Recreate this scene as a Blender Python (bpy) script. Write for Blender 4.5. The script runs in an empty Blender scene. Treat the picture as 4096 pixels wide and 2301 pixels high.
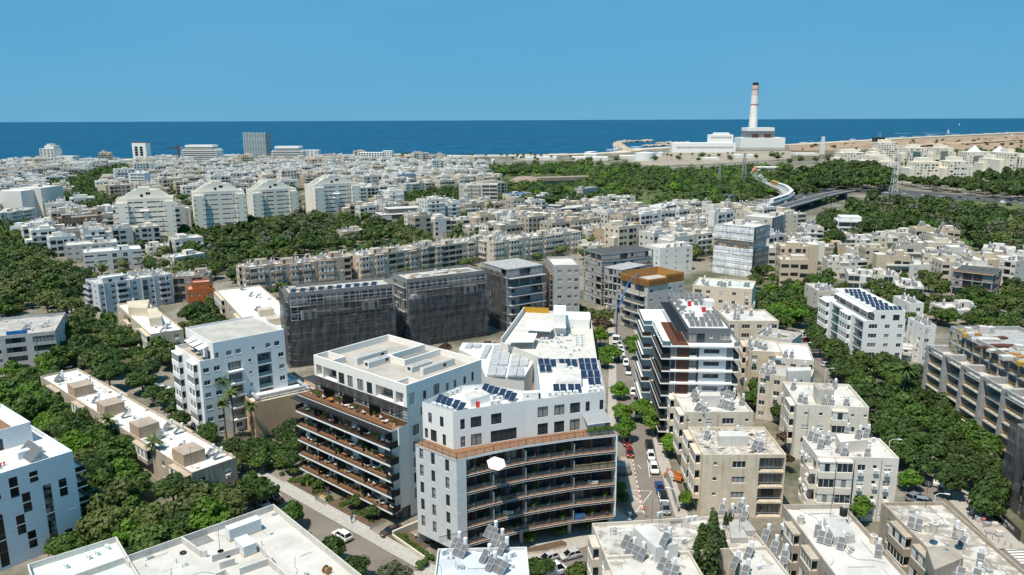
import bpy,math,random
from mathutils import Vector,Matrix
RN = random.Random(11)
sc = bpy.context.scene
C = sc.collection
rad = math.radians
# ---------------------------------------------------------------- camera, sky, sun, exposure
cam = bpy.data.objects.new('camera',bpy.data.cameras.new('camera'))
C.objects.link(cam)
sc.camera = cam
FPX = 1920.0
cam.data.sensor_width = 36.0
cam.data.lens = 36.0 * FPX / 2576.0
cam.data.clip_start = 1.0
cam.data.clip_end = 150000.0
CM = Matrix.Translation((0,0,76.5)) @ Matrix.Rotation(rad(90 - 12.41),4,'X') @ Matrix.Rotation(rad(-0.22),4,'Z')
cam.matrix_world = CM
SUN_AZ = (-0.62,-0.78)          # horizontal direction towards the sun
SUN_EL = rad(66)
world = bpy.data.worlds.new('World')
sc.world = world
world.use_nodes = True
wn,wl = world.node_tree.nodes,world.node_tree.links
bg = wn['Background']
sky = wn.new('ShaderNodeTexSky')
sky.sky_type = 'NISHITA'
sky.sun_disc = False
sky.sun_elevation = SUN_EL
sky.sun_rotation = math.atan2(SUN_AZ[0],SUN_AZ[1])
sky.altitude = 0
sky.air_density = 1.0
sky.dust_density = 0.0
sky.ozone_density = 4.0
tint = wn.new('ShaderNodeMix')
tint.data_type = 'RGBA'
tint.inputs['Factor'].default_value = 0.93
tint.inputs['B'].default_value = (0.74,3.22,5.45,1)
wl.new(sky.outputs['Color'],tint.inputs['A'])
cn = wn.new('ShaderNodeTexNoise');cn.inputs['Scale'].default_value = 2.2;cn.inputs['Detail'].default_value = 6
tc_ = wn.new('ShaderNodeTexCoord');sc_ = wn.new('ShaderNodeVectorMath');sc_.operation = 'MULTIPLY';sc_.inputs[1].default_value = (1,1,4)
wl.new(tc_.outputs['Generated'],sc_.inputs[0]);wl.new(sc_.outputs[0],cn.inputs['Vector'])
cr_ = wn.new('ShaderNodeMapRange');cr_.inputs['From Min'].default_value = .45;cr_.inputs['From Max'].default_value = .8;cr_.inputs['To Max'].default_value = .10
wl.new(cn.outputs['Fac'],cr_.inputs['Value'])
wisp = wn.new('ShaderNodeMix');wisp.data_type = 'RGBA';wl.new(cr_.outputs[0],wisp.inputs['Factor']);wl.new(tint.outputs['Result'],wisp.inputs['A']);wisp.inputs['B'].default_value = (3.2,5.0,6.4,1)
wl.new(wisp.outputs['Result'],bg.inputs['Color'])
bg.inputs['Strength'].default_value = 0.1
sun = bpy.data.objects.new('sun',bpy.data.lights.new('sun','SUN'))
C.objects.link(sun)
sun.data.energy = 5.0
sun.data.angle = rad(0.53)
sun.data.color = (1.0,0.91,0.77)
sd = Vector((SUN_AZ[0] * math.cos(SUN_EL),SUN_AZ[1] * math.cos(SUN_EL),math.sin(SUN_EL)))
sun.rotation_euler = sd.to_track_quat('Z','Y').to_euler()
sun.location = (-200,-100,300)
vs = sc.view_settings
vs.view_transform = 'Standard'
vs.look = 'None'
vs.exposure = 0.22
vs.gamma = 1.0
vs.use_curve_mapping = False
# ---------------------------------------------------------------- survey: photo pixel (2576 wide) -> ground point
M3 = CM.to_3x3()
CMI = CM.inverted()
def P(u,v,z=0.0):
 d = M3 @ Vector(((u - 1288) / FPX,-(v - 723.5) / FPX,-1))
 t = (z - 76.5) / d.z
 return (d.x * t,d.y * t)
def proj(x,y,z=0.0):
 q = CMI @ Vector((x,y,z))
 return (1288 + FPX * q.x / -q.z,723.5 - FPX * q.y / -q.z)
def K(c,x,y):
 a = CROPS[c]
 return ((a[0] + x / a[2]) * .62891,(a[1] + y / a[2]) * .62891)
CROPS = {'a1': (0,500,2.412),'a2': (1024,500,2.412),'a3': (2048,500,2.412),'a4': (3072,300,1.8086),
 'b1': (0,1050,2.2266),'b2': (1024,1050,2.2266),'b3': (2048,1050,2.2266),'b4': (3072,1050,2.2266),
 'c1': (0,1650,2.2227),'c2': (1024,1650,2.2227),'c3': (2048,1650,2.2227),'c4': (3072,1650,2.2227),
 'd1': (2500,1150,3.215),'d2': (600,1200,3.215),'d3': (3000,1450,2.411),'d4': (2500,1900,3.609),
 'f1': (1650,1380,3.078),'f2': (1650,1800,3.014),'f3': (1850,1180,4.257),'g1': (0,1500,4.019),
 'g2': (100,1980,1.9815),'h6': (3640,1280,1.364),'k1': (3200,450,1.625),'k2': (0,700,1.8175),
 'k3': (3300,850,1.8178),'k0': (2400,300,1.8175),'D': (0,0,1.)}
def Q(c,x,y,z=0.0):
 return P(*K(c,x,y),z)
# ---------------------------------------------------------------- materials
MATS = {}
def _mat(name):
 m = bpy.data.materials.new(name)
 m.use_nodes = True
 MATS[name] = m
 nt = m.node_tree
 return m,nt.nodes,nt.links,nt.nodes['Principled BSDF']
def _noise(n,l,scale,detail=4,vec=None,rough=.6):
 t = n.new('ShaderNodeTexNoise')
 t.inputs['Scale'].default_value = scale
 t.inputs['Detail'].default_value = detail
 t.inputs['Roughness'].default_value = rough
 if vec: l.new(vec,t.inputs['Vector'])
 return t.outputs['Fac']
def _ramp(n,l,src,a,b,v0=0.,v1=1.):
 r = n.new('ShaderNodeMapRange')
 r.inputs['From Min'].default_value = a
 r.inputs['From Max'].default_value = b
 r.inputs['To Min'].default_value = v0
 r.inputs['To Max'].default_value = v1
 l.new(src,r.inputs['Value'])
 return r.outputs['Result']
def _mix(n,l,fac,a,b,mode='MIX'):
 x = n.new('ShaderNodeMix')
 x.data_type = 'RGBA'
 x.blend_type = mode
 for s,k in ((fac,'Factor'),(a,'A'),(b,'B')):
  if hasattr(s,'is_linked'): l.new(s,x.inputs[k])
  elif k == 'Factor': x.inputs[k].default_value = s
  else: x.inputs[k].default_value = (*s,1) if len(s) == 3 else s
 return x.outputs['Result']
def _math(n,l,op,a,b):
 x = n.new('ShaderNodeMath')
 x.operation = op
 for s,k in ((a,0),(b,1)):
  if hasattr(s,'is_linked'): l.new(s,x.inputs[k])
  else: x.inputs[k].default_value = s
 return x.outputs[0]
def _pos(n,l,sc3=None):
 g = n.new('ShaderNodeNewGeometry').outputs['Position']
 if sc3 is None: return g
 mp = n.new('ShaderNodeVectorMath');mp.operation = 'MULTIPLY'
 l.new(g,mp.inputs[0]);mp.inputs[1].default_value = sc3
 return mp.outputs[0]
def simple(name,c,rough=.6,metal=0.,var=.15,nscale=1.5,spec=.3,bump=0.):
 m,n,l,b = _mat(name)
 if var:
  f = _noise(n,l,nscale,5,_pos(n,l))
  f = _ramp(n,l,f,.3,.7)
  l.new(_mix(n,l,f,tuple(x * (1 - var) for x in c),tuple(min(1,x * (1 + var)) for x in c)),b.inputs['Base Color'])
 else:
  b.inputs['Base Color'].default_value = (*c,1)
 b.inputs['Roughness'].default_value = rough
 b.inputs['Metallic'].default_value = metal
 b.inputs['Specular IOR Level'].default_value = spec
 if bump:
  bn = n.new('ShaderNodeBump');bn.inputs['Strength'].default_value = bump
  l.new(_noise(n,l,nscale * 8,3,_pos(n,l)),bn.inputs['Height'])
  l.new(bn.outputs[0],b.inputs['Normal'])
 return m
def wall_mat():
 m,n,l,b = _mat('wall')
 oi = n.new('ShaderNodeObjectInfo')
 big = _ramp(n,l,_noise(n,l,.35,6,_pos(n,l)),.42,.72)
 st = _ramp(n,l,_noise(n,l,1.0,5,_pos(n,l,(1.3,1.3,.09)),.65),.50,.74)
 fine = _ramp(n,l,_noise(n,l,3.0,4,_pos(n,l)),.3,.7,.93,1.05)
 f1 = _math(n,l,'MULTIPLY',big,_math(n,l,'MULTIPLY',oi.outputs['Alpha'],.7))
 f2 = _math(n,l,'MULTIPLY',st,_math(n,l,'MULTIPLY',oi.outputs['Alpha'],.6))
 c = _mix(n,l,f1,oi.outputs['Color'],_mix(n,l,1.0,oi.outputs['Color'],(.70,.64,.57),'MULTIPLY'))
 c = _mix(n,l,f2,c,_mix(n,l,1.0,c,(.52,.47,.42),'MULTIPLY'))
 c = _mix(n,l,1.0,c,fine,'MULTIPLY')
 sp = n.new('ShaderNodeSeparateXYZ');l.new(_pos(n,l),sp.inputs[0])
 fr = _math(n,l,'FRACT',_math(n,l,'DIVIDE',sp.outputs['Z'],3.13),0.)
 c = _mix(n,l,_ramp(n,l,fr,.0,.03,.16,0.),c,(.25,.23,.21))
 l.new(c,b.inputs['Base Color'])
 b.inputs['Roughness'].default_value = .8
 b.inputs['Specular IOR Level'].default_value = .2
def roof_mat():
 m,n,l,b = _mat('roofing')
 oi = n.new('ShaderNodeObjectInfo')
 nz = _noise(n,l,.55,8,_pos(n,l),.72)
 lo = _math(n,l,'SUBTRACT',.74,_math(n,l,'MULTIPLY',oi.outputs['Alpha'],.34))
 f = _math(n,l,'MULTIPLY',_math(n,l,'SUBTRACT',nz,lo),14.)
 cl = n.new('ShaderNodeClamp');l.new(f,cl.inputs[0])
 patch = _mix(n,l,_noise(n,l,.9,4,_pos(n,l)),(.30,.26,.22),(.42,.38,.34))
 soft = _ramp(n,l,_noise(n,l,.22,6,_pos(n,l)),.35,.7,.74,1.05)
 fine = _ramp(n,l,_noise(n,l,4,4,_pos(n,l)),.3,.7,.94,1.04)
 c = _mix(n,l,cl.outputs[0],oi.outputs['Color'],patch)
 c = _mix(n,l,1.0,c,soft,'MULTIPLY')
 rt = n.new('ShaderNodeVectorRotate');rt.rotation_type = 'Z_AXIS';rt.inputs['Angle'].default_value = .2;l.new(_pos(n,l),rt.inputs['Vector'])
 sp = n.new('ShaderNodeSeparateXYZ');l.new(rt.outputs[0],sp.inputs[0])
 c = _mix(n,l,_ramp(n,l,_math(n,l,'FRACT',_math(n,l,'ADD',sp.outputs['X'],_math(n,l,'MULTIPLY',nz,.25)),0.),.0,.06,.22,0.),c,(.28,.25,.22))
 c = _mix(n,l,1.0,c,fine,'MULTIPLY')
 l.new(c,b.inputs['Base Color'])
 b.inputs['Roughness'].default_value = .85
 b.inputs['Specular IOR Level'].default_value = .2
wall_mat();roof_mat()
def tint_mat(name,rough=.5,spec=.4,metal=0.):      # takes the object's own colour
 m,n,l,b = _mat(name)
 oi = n.new('ShaderNodeObjectInfo')
 f = _ramp(n,l,_noise(n,l,2.0,3,_pos(n,l)),.3,.7,.92,1.06)
 l.new(_mix(n,l,1.0,oi.outputs['Color'],f,'MULTIPLY'),b.inputs['Base Color'])
 b.inputs['Roughness'].default_value = rough
 b.inputs['Specular IOR Level'].default_value = spec
 b.inputs['Metallic'].default_value = metal
tint_mat('tinted');tint_mat('car_paint',.22,.5)
def glass_mat(name,c,rough,curtains):
 m,n,l,b = _mat(name)
 oi = n.new('ShaderNodeObjectInfo')
 nz = _noise(n,l,.8,2,_pos(n,l))
 r = _ramp(n,l,_math(n,l,'ADD',oi.outputs['Random'],_math(n,l,'MULTIPLY',nz,.25)),1.1 - curtains,1.15 - curtains)
 l.new(_mix(n,l,r,c,(.25,.25,.24)),b.inputs['Base Color'])
 b.inputs['Roughness'].default_value = rough
 b.inputs['Specular IOR Level'].default_value = .35
glass_mat('glass',(.030,.046,.056),.06,.36)
glass_mat('glass_dark',(.010,.012,.014),.10,.0)
glass_mat('glass_blue',(.10,.19,.22),.08,.15)
def clear_glass(name,c,fac):
 m,n,l,b = _mat(name)
 b.inputs['Base Color'].default_value = (*c,1);b.inputs['Roughness'].default_value = .1
 t = n.new('ShaderNodeBsdfTransparent');x = n.new('ShaderNodeMixShader');x.inputs[0].default_value = fac
 l.new(t.outputs[0],x.inputs[1]);l.new(b.outputs[0],x.inputs[2]);l.new(x.outputs[0],n['Material Output'].inputs['Surface'])
clear_glass('balustrade_glass',(.30,.34,.35),.12)
clear_glass('frosted_screen',(.6,.64,.64),.75)
clear_glass('net_sheer',(.05,.05,.055),.45)
simple('frame_white',(.72,.72,.70),.45)
simple('frame_grey',(.36,.37,.37),.45)
simple('frame_dark',(.025,.026,.028),.4)
simple('shutter',(.66,.66,.63),.6,var=.1)
simple('white_paint',(.78,.78,.76),.5,var=.06)
simple('metal_white',(.72,.73,.74),.4,var=.05)
simple('metal_grey',(.32,.33,.34),.45,var=.1)
simple('galvanised',(.36,.375,.39),.55,.2,var=.15)
simple('solar_grey',(.12,.125,.135),.55,var=.12,spec=.15)
simple('solar_blue',(.016,.028,.065),.12,var=.2,spec=.6)
simple('solar_film',(.42,.43,.44),.3,var=.2,nscale=.8)
simple('concrete',(.335,.335,.335),.85,var=.24,nscale=.8,bump=.15)
simple('concrete_dark',(.21,.205,.20),.85,var=.25,nscale=.8)
simple('concrete_pale',(.52,.50,.47),.85,var=.18,nscale=.7)
simple('deck_wood',(.25,.125,.065),.6,var=.28,nscale=2.5)
simple('timber',(.40,.22,.09),.7,var=.3,nscale=2)
simple('timber_orange',(.38,.19,.06),.65,var=.25,nscale=2)
simple('wood_brown',(.105,.042,.024),.6,var=.25,nscale=2)
simple('ochre',(.50,.27,.03),.7,var=.08)
simple('rust',(.12,.05,.032),.8,var=.4,nscale=3)
simple('scaffold_red',(.30,.07,.05),.6,var=.3)
simple('scaffold_steel',(.46,.47,.48),.5,.3,var=.25)
simple('yellow_paint',(.50,.33,.06),.5,var=.15)
simple('red_paint',(.50,.03,.035),.45,var=.1)
simple('blue_paint',(.02,.16,.42),.45,var=.15)
simple('black_rubber',(.018,.018,.019),.7,var=.2)
simple('dark_cloth',(.03,.03,.032),.8,var=.3)
simple('white_cloth',(.76,.75,.72),.8,var=.1)
simple('render_grey',(.14,.15,.165),.6,var=.1)
simple('cladding',(.56,.57,.57),.5,var=.07,nscale=.8)
simple('pale_plaster',(.66,.64,.61),.8,var=.06)
simple('soil',(.11,.075,.05),.95,var=.3)
simple('planter',(.55,.50,.42),.8,var=.15)
simple('skin',(.42,.26,.18),.6,var=.05)
simple('hair',(.03,.02,.015),.6,var=.2)
simple('bark',(.13,.095,.07),.9,var=.3,nscale=4)
simple('palm_bark',(.17,.12,.085),.9,var=.3,nscale=5)
simple('tile_orange',(.42,.16,.08),.7,var=.2)
simple('sandbag',(.55,.52,.50),.85,var=.2)
simple('bamboo',(.38,.26,.12),.7,var=.3,nscale=6)
simple('tail_red',(.35,.01,.01),.3,var=0)
simple('lamp_clear',(.7,.72,.74),.15,var=0,spec=.6)
simple('plate_yellow',(.70,.52,.03),.5,var=0)
simple('orange_paint',(.55,.16,.03),.5,var=.15)
simple('terracotta',(.42,.09,.03),.7,var=.12)
simple('rock',(.44,.37,.28),.9,var=.3,nscale=.3)
simple('chimney_white',(.72,.70,.68),.8,var=.08,nscale=.05)
simple('chimney_pink',(.60,.48,.46),.8,var=.08,nscale=.05)
simple('louvre',(.16,.18,.20),.6,var=.15,nscale=.1)
simple('win_dark',(.025,.028,.032),.3,var=.3,nscale=.1)
simple('far_white',(.66,.64,.60),.85,var=.14,nscale=.05)
simple('far_cream',(.58,.50,.39),.85,var=.2,nscale=.04)
simple('estate_stone',(.72,.66,.56),.8,var=.08,nscale=.05)
simple('far_roof',(.58,.55,.51),.85,var=.3,nscale=.12)
simple('far_wall',(.50,.47,.42),.85,var=.26,nscale=.03)
simple('shingle',(.27,.21,.17),.85,var=.2,nscale=.1)
simple('ring_red',(.46,.17,.12),.8,var=0)
simple('foam',(.80,.82,.83),.7,var=.1,nscale=.05)
simple('sail',(.8,.8,.8),.7,var=0)
# corrugated and mesh-like sheets
def net_mat(name,c1,c2):
 m,n,l,b = _mat(name)
 p = _pos(n,l,(.7,.7,.25))
 f = _ramp(n,l,_noise(n,l,.9,7,p,.7),.35,.7)
 g = _ramp(n,l,_noise(n,l,.18,3,_pos(n,l)),.35,.65)
 c = _mix(n,l,f,c1,c2)
 c = _mix(n,l,g,c,_mix(n,l,1.0,c,(1.5,1.5,1.5),'MULTIPLY'))
 l.new(c,b.inputs['Base Color'])
 b.inputs['Roughness'].default_value = .75
 bn = n.new('ShaderNodeBump');bn.inputs['Strength'].default_value = .5
 bn.inputs['Distance'].default_value = .3
 l.new(_noise(n,l,.8,4,_pos(n,l,(1,1,.3))),bn.inputs['Height'])
 l.new(bn.outputs[0],b.inputs['Normal'])
net_mat('net_black',(.028,.029,.033),(.085,.087,.092))
_m = MATS['net_black'];n_,l_ = _m.node_tree.nodes,_m.node_tree.links
_t = n_.new('ShaderNodeBsdfTransparent');_x = n_.new('ShaderNodeMixShader')
_x.inputs[0].default_value = .74
l_.new(_t.outputs[0],_x.inputs[1]);l_.new(n_['Principled BSDF'].outputs[0],_x.inputs[2]);l_.new(_x.outputs[0],n_['Material Output'].inputs['Surface'])
net_mat('net_grey',(.22,.21,.20),(.36,.35,.34))
net_mat('net_white',(.50,.53,.57),(.66,.68,.71))
def leaf_mat(name,dark,light,hue,trans=.18):
 m,n,l,b = _mat(name)
 oi = n.new('ShaderNodeObjectInfo')
 f = _ramp(n,l,_noise(n,l,.55,3,_pos(n,l)),.3,.7)
 c = _mix(n,l,f,dark,light)
 c = _mix(n,l,_ramp(n,l,oi.outputs['Random'],0,1,0,.75),c,hue)
 c = _mix(n,l,_ramp(n,l,_noise(n,l,.075,3,_pos(n,l)),.38,.66,0,.8),c,_mix(n,l,1.0,c,(1.38,1.38,1.1),'MULTIPLY'))
 g = _ramp(n,l,_noise(n,l,3.0,2,_pos(n,l)),.3,.7,.75,1.25)
 c = _mix(n,l,1.0,c,g,'MULTIPLY')
 l.new(c,b.inputs['Base Color'])
 b.inputs['Roughness'].default_value = .55
 b.inputs['Specular IOR Level'].default_value = .25
 t = n.new('ShaderNodeBsdfTranslucent')
 l.new(c,t.inputs['Color'])
 mx = n.new('ShaderNodeMixShader');mx.inputs[0].default_value = trans
 l.new(b.outputs[0],mx.inputs[1]);l.new(t.outputs[0],mx.inputs[2])
 l.new(mx.outputs[0],n['Material Output'].inputs['Surface'])
leaf_mat('leaf_dark',(.022,.048,.011),(.052,.092,.019),(.044,.068,.019))
leaf_mat('leaf_mid',(.032,.072,.013),(.068,.125,.022),(.062,.092,.020))
leaf_mat('leaf_cypress',(.020,.042,.012),(.055,.085,.022),(.050,.065,.020),.05)
leaf_mat('leaf_bright',(.045,.120,.012),(.100,.200,.022),(.085,.150,.016),.25)
leaf_mat('leaf_olive',(.055,.082,.022),(.105,.130,.036),(.080,.098,.028))
leaf_mat('leaf_grey',(.060,.080,.050),(.110,.125,.080),(.085,.095,.055))
leaf_mat('leaf_dead',(.040,.022,.014),(.085,.050,.032),(.060,.034,.022),.05)
leaf_mat('leaf_palm',(.040,.085,.020),(.095,.140,.035),(.105,.120,.035))
leaf_mat('flower_yellow',(.35,.26,.02),(.50,.38,.03),(.20,.24,.03))
leaf_mat('flower_purple',(.10,.03,.09),(.20,.05,.14),(.14,.09,.04))
def asphalt():
 m,n,l,b = _mat('asphalt')
 a = _ramp(n,l,_noise(n,l,.12,6,_pos(n,l)),.3,.7)
 f = _ramp(n,l,_noise(n,l,2.5,6,_pos(n,l)),.25,.75,.82,1.12)
 c = _mix(n,l,a,(.150,.128,.110),(.205,.182,.160))
 c = _mix(n,l,1.0,c,f,'MULTIPLY')
 l.new(c,b.inputs['Base Color']);b.inputs['Roughness'].default_value = .9
asphalt()
simple('asphalt_dark',(.075,.075,.078),.9,var=.15,nscale=.5)
simple('asphalt_pale',(.30,.26,.22),.9,var=.14,nscale=.6)
simple('road_paint',(.70,.70,.67),.7,var=.12,nscale=3)
simple('pavement',(.36,.33,.30),.85,var=.14,nscale=1.2)
simple('kerb_white',(.70,.68,.64),.8,var=.1)
simple('kerb_red',(.33,.07,.06),.8,var=.1)
def paver():
 m,n,l,b = _mat('paver')
 br = n.new('ShaderNodeTexBrick')
 br.inputs['Scale'].default_value = 1.0
 br.inputs['Brick Width'].default_value = .6
 br.inputs['Row Height'].default_value = .3
 br.inputs['Mortar Size'].default_value = .02
 br.inputs['Color1'].default_value = (.44,.42,.39,1)
 br.inputs['Color2'].default_value = (.36,.345,.325,1)
 br.inputs['Mortar'].default_value = (.20,.19,.18,1)
 rt = n.new('ShaderNodeVectorRotate');rt.rotation_type = 'Z_AXIS';rt.inputs['Angle'].default_value = rad(40)
 l.new(_pos(n,l),rt.inputs['Vector'])
 l.new(rt.outputs[0],br.inputs['Vector'])
 l.new(br.outputs['Color'],b.inputs['Base Color']);b.inputs['Roughness'].default_value = .85
paver()
def ground_mat():
 m,n,l,b = _mat('earth')
 a = _ramp(n,l,_noise(n,l,.035,6,_pos(n,l)),.42,.60)
 c = _mix(n,l,a,(.24,.21,.175),(.075,.080,.045))
 f = _ramp(n,l,_noise(n,l,.8,5,_pos(n,l)),.3,.7,.7,1.2)
 l.new(_mix(n,l,1.0,c,f,'MULTIPLY'),b.inputs['Base Color']);b.inputs['Roughness'].default_value = .95
ground_mat()
def park_mat(name,c1,c2,s):
 m,n,l,b = _mat(name)
 a = _ramp(n,l,_noise(n,l,s,7,_pos(n,l),.65),.38,.62)
 l.new(_mix(n,l,a,c1,c2),b.inputs['Base Color']);b.inputs['Roughness'].default_value = .95
park_mat('grass',(.045,.085,.018),(.11,.12,.035),.05)
park_mat('dune',(.37,.26,.175),(.21,.145,.095),.018)
park_mat('dune_path',(.52,.40,.28),(.44,.33,.22),.02)
park_mat('scrub',(.16,.12,.07),(.10,.09,.05),.02)
park_mat('sand',(.58,.50,.38),(.50,.42,.31),.02)
park_mat('yard',(.34,.29,.23),(.24,.20,.155),.03)
def sea_mat():
 m,n,l,b = _mat('sea_water')
 p = _pos(n,l)
 w = _noise(n,l,.020,7,_pos(n,l,(1.,.28,1)),.65)
 big = _ramp(n,l,_noise(n,l,.0016,5,_pos(n,l,(.5,1,1))),.35,.65)
 c = _mix(n,l,_ramp(n,l,w,.35,.68),(.003,.042,.098),(.007,.074,.148))
 c = _mix(n,l,big,c,_mix(n,l,1.0,c,(1.2,1.25,1.2),'MULTIPLY'))
 sp = n.new('ShaderNodeSeparateXYZ');l.new(p,sp.inputs[0])
 l.new(c,b.inputs['Base Color'])
 b.inputs['Roughness'].default_value = .42
 b.inputs['Specular IOR Level'].default_value = .04
 bn = n.new('ShaderNodeBump');bn.inputs['Strength'].default_value = .6;bn.inputs['Distance'].default_value = 2.0
 l.new(w,bn.inputs['Height']);l.new(bn.outputs[0],b.inputs['Normal'])
sea_mat()
simple('river_water',(.02,.05,.075),.2,var=.15,nscale=.02)
# ---------------------------------------------------------------- mesh building
class MB:
 def __init__(s): s.v = [];s.f = [];s.m = []
 def quad(s,a,b,c,d,mi=0):
  i = len(s.v);s.v += [a,b,c,d];s.f.append((i,i + 1,i + 2,i + 3));s.m.append(mi)
 def tri(s,a,b,c,mi=0):
  i = len(s.v);s.v += [a,b,c];s.f.append((i,i + 1,i + 2));s.m.append(mi)
 def poly(s,pts,mi=0):
  i = len(s.v);s.v += list(pts);s.f.append(tuple(range(i,i + len(pts))));s.m.append(mi)
 def hexa(s,p,mi=0,top=None,skip=''):     # p: 4 bottom (ccw from above) + 4 top
  i = len(s.v);s.v += p
  for k,q in (('b',(0,3,2,1)),('t',(4,5,6,7)),('0',(0,1,5,4)),('1',(1,2,6,5)),('2',(2,3,7,6)),('3',(3,0,4,7))):
   if k in skip: continue
   s.f.append(tuple(i + j for j in q));s.m.append(top if (k == 't' and top is not None) else mi)
 def box(s,x0,y0,z0,x1,y1,z1,mi=0,top=None,skip=''):
  if x0 > x1: x0,x1 = x1,x0
  if y0 > y1: y0,y1 = y1,y0
  s.hexa([(x0,y0,z0),(x1,y0,z0),(x1,y1,z0),(x0,y1,z0),(x0,y0,z1),(x1,y0,z1),(x1,y1,z1),(x0,y1,z1)],mi,top,skip)
 def prism(s,pts,z0,z1,mi=0,top=None,bottom=True):
  n = len(pts);i = len(s.v)
  s.v += [(x,y,z0) for x,y in pts] + [(x,y,z1) for x,y in pts]
  for k in range(n):
   s.f.append((i + k,i + (k + 1) % n,i + n + (k + 1) % n,i + n + k));s.m.append(mi)
  s.f.append(tuple(i + n + k for k in range(n)));s.m.append(mi if top is None else top)
  if bottom: s.f.append(tuple(i + k for k in reversed(range(n))));s.m.append(mi)
 def tube(s,p,q,r,n=6,mi=0,r2=None,caps=True):
  p,q = Vector(p),Vector(q);d = q - p
  if d.length < 1e-6: return
  a = d.orthogonal().normalized();b = d.normalized().cross(a)
  r2 = r if r2 is None else r2;i = len(s.v)
  for c,rr in ((p,r),(q,r2)):
   for k in range(n):
    t = 2 * math.pi * k / n
    s.v.append(tuple(c + (a * math.cos(t) + b * math.sin(t)) * rr))
  for k in range(n):
   s.f.append((i + k,i + (k + 1) % n,i + n + (k + 1) % n,i + n + k));s.m.append(mi)
  if caps:
   s.f.append(tuple(i + k for k in reversed(range(n))));s.m.append(mi)
   s.f.append(tuple(i + n + k for k in range(n)));s.m.append(mi)
 def bar(s,p,q,w,h,mi=0):                 # rectangular bar from p to q
  p,q = Vector(p),Vector(q);d = (q - p)
  if d.length < 1e-6: return
  d.normalize();up = Vector((0,0,1))
  if abs(d.z) > .99: up = Vector((1,0,0))
  a = d.cross(up).normalized() * w / 2;b = a.cross(d).normalized() * h / 2
  i = len(s.v)
  for c in (p,q): s.v += [tuple(c - a - b),tuple(c + a - b),tuple(c + a + b),tuple(c - a + b)]
  for f in ((0,1,2,3),(7,6,5,4),(0,4,5,1),(1,5,6,2),(2,6,7,3),(3,7,4,0)):
   s.f.append(tuple(i + j for j in f));s.m.append(mi)
 def ball(s,c,r,seg=8,rings=5,mi=0,sz=1.0):
  i = len(s.v)
  s.v.append((c[0],c[1],c[2] - r * sz))
  for a in range(1,rings):
   ph = -math.pi / 2 + math.pi * a / rings
   for k in range(seg):
    t = 2 * math.pi * k / seg
    s.v.append((c[0] + r * math.cos(ph) * math.cos(t),c[1] + r * math.cos(ph) * math.sin(t),c[2] + r * sz * math.sin(ph)))
  s.v.append((c[0],c[1],c[2] + r * sz));top = len(s.v) - 1
  for k in range(seg):
   s.f.append((i,i + 1 + (k + 1) % seg,i + 1 + k));s.m.append(mi)
   s.f.append((top,top - seg + k,top - seg + (k + 1) % seg));s.m.append(mi)
  for a in range(rings - 2):
   for k in range(seg):
    o = i + 1 + a * seg
    s.f.append((o + k,o + (k + 1) % seg,o + seg + (k + 1) % seg,o + seg + k));s.m.append(mi)
 def mesh(s,name,mats):
  me = bpy.data.meshes.new(name)
  me.from_pydata(s.v,[],s.f)
  for k in (mats if isinstance(mats,(list,tuple)) else [mats]): me.materials.append(MATS[k])
  if any(s.m): me.polygons.foreach_set('material_index',s.m)
  return me
 def build(s,name,mats,parent=None,loc=(0,0,0),rz=0.,color=None,kind=None):
  return put(name,s.mesh(name,mats),parent,loc,rz,color,kind)
def put(name,me,parent=None,loc=(0,0,0),rz=0.,color=None,kind=None,scale=None):
 o = bpy.data.objects.new(name,me)
 C.objects.link(o)
 if parent is not None: o.parent = parent
 o.location = loc
 if rz: o.rotation_euler = (0,0,rz)
 if scale: o.scale = scale
 if color: o.color = color
 if kind: o['kind'] = kind
 return o
def tag(o,label,cat,group=None):
 o['label'] = label;o['category'] = cat
 if group: o['group'] = group
 return o
def thing(name,label,cat,loc=(0,0,0),rz=0.,group=None):
 o = put(name,None,None,loc,rz)
 o.empty_display_size = .3
 return tag(o,label,cat,group)
def copy_tree(o,parent=None):
 c = o.copy();C.objects.link(c)
 if parent is not None: c.parent = parent
 for ch in list(o.children): copy_tree(ch,c)
 return c
# labels that need to know the neighbours are filled in at the end
ANCH = []            # (x, y, radius, short name)
PEND = []            # (object, phrase, plural group, x, y, z)
def anchor(x,y,r,short): ANCH.append((x,y,r,short))
def later(o,phrase,group,cat,xyz,base=None):
 o['category'] = cat
 PEND.append((o,phrase,group,xyz,base))
 return o
# ---------------------------------------------------------------- windows and facades
WM = {}
def win_mesh(kind,w,h):
 key = (kind,round(w,1),round(h,1))
 if key in WM: return WM[key]
 w,h = key[1],key[2]
 p,f = MB(),MB()
 gl = 'glass';fm = 'frame_white' if kind in 'wWskC' else 'frame_dark'
 p.quad((0,.13,0),(w,.13,0),(w,.13,h),(0,.13,h))
 t = .06
 f.box(0,.05,0,t,.13,h);f.box(w - t,.05,0,w,.13,h)
 f.box(t,.05,0,w - t,.13,t);f.box(t,.05,h - t,w - t,.13,h)
 n = max(1,int(round(w / .95)))
 for k in range(1,n): f.box(w * k / n - t / 2,.06,t,w * k / n + t / 2,.13,h - t)
 if kind == 'v': f.box(t,.06,h * .3,w - t,.13,h * .3 + t)
 if kind == 'k':                                  # roller shutter, partly down
  d = h * .62;m = 7
  for k in range(m):
   z = h - t - (k + 1) * d / m
   f.box(t,.07,z,w - t,.12,z + d / m * .86)
 if kind == 'C':
  for k in range(0,n,2):
   for j in range(6):
    z = t + j * (h - 2 * t) / 6
    f.box(w * k / n + t,.07,z,w * (k + 1) / n - t,.12,z + (h - 2 * t) / 6 * .8)
 if kind in 'wks': f.box(-.06,-.07,-.08,w + .06,.05,-.001)
 WM[key] = (p.mesh('window',gl),f.mesh('window_frame',fm))
 return WM[key]
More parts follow.
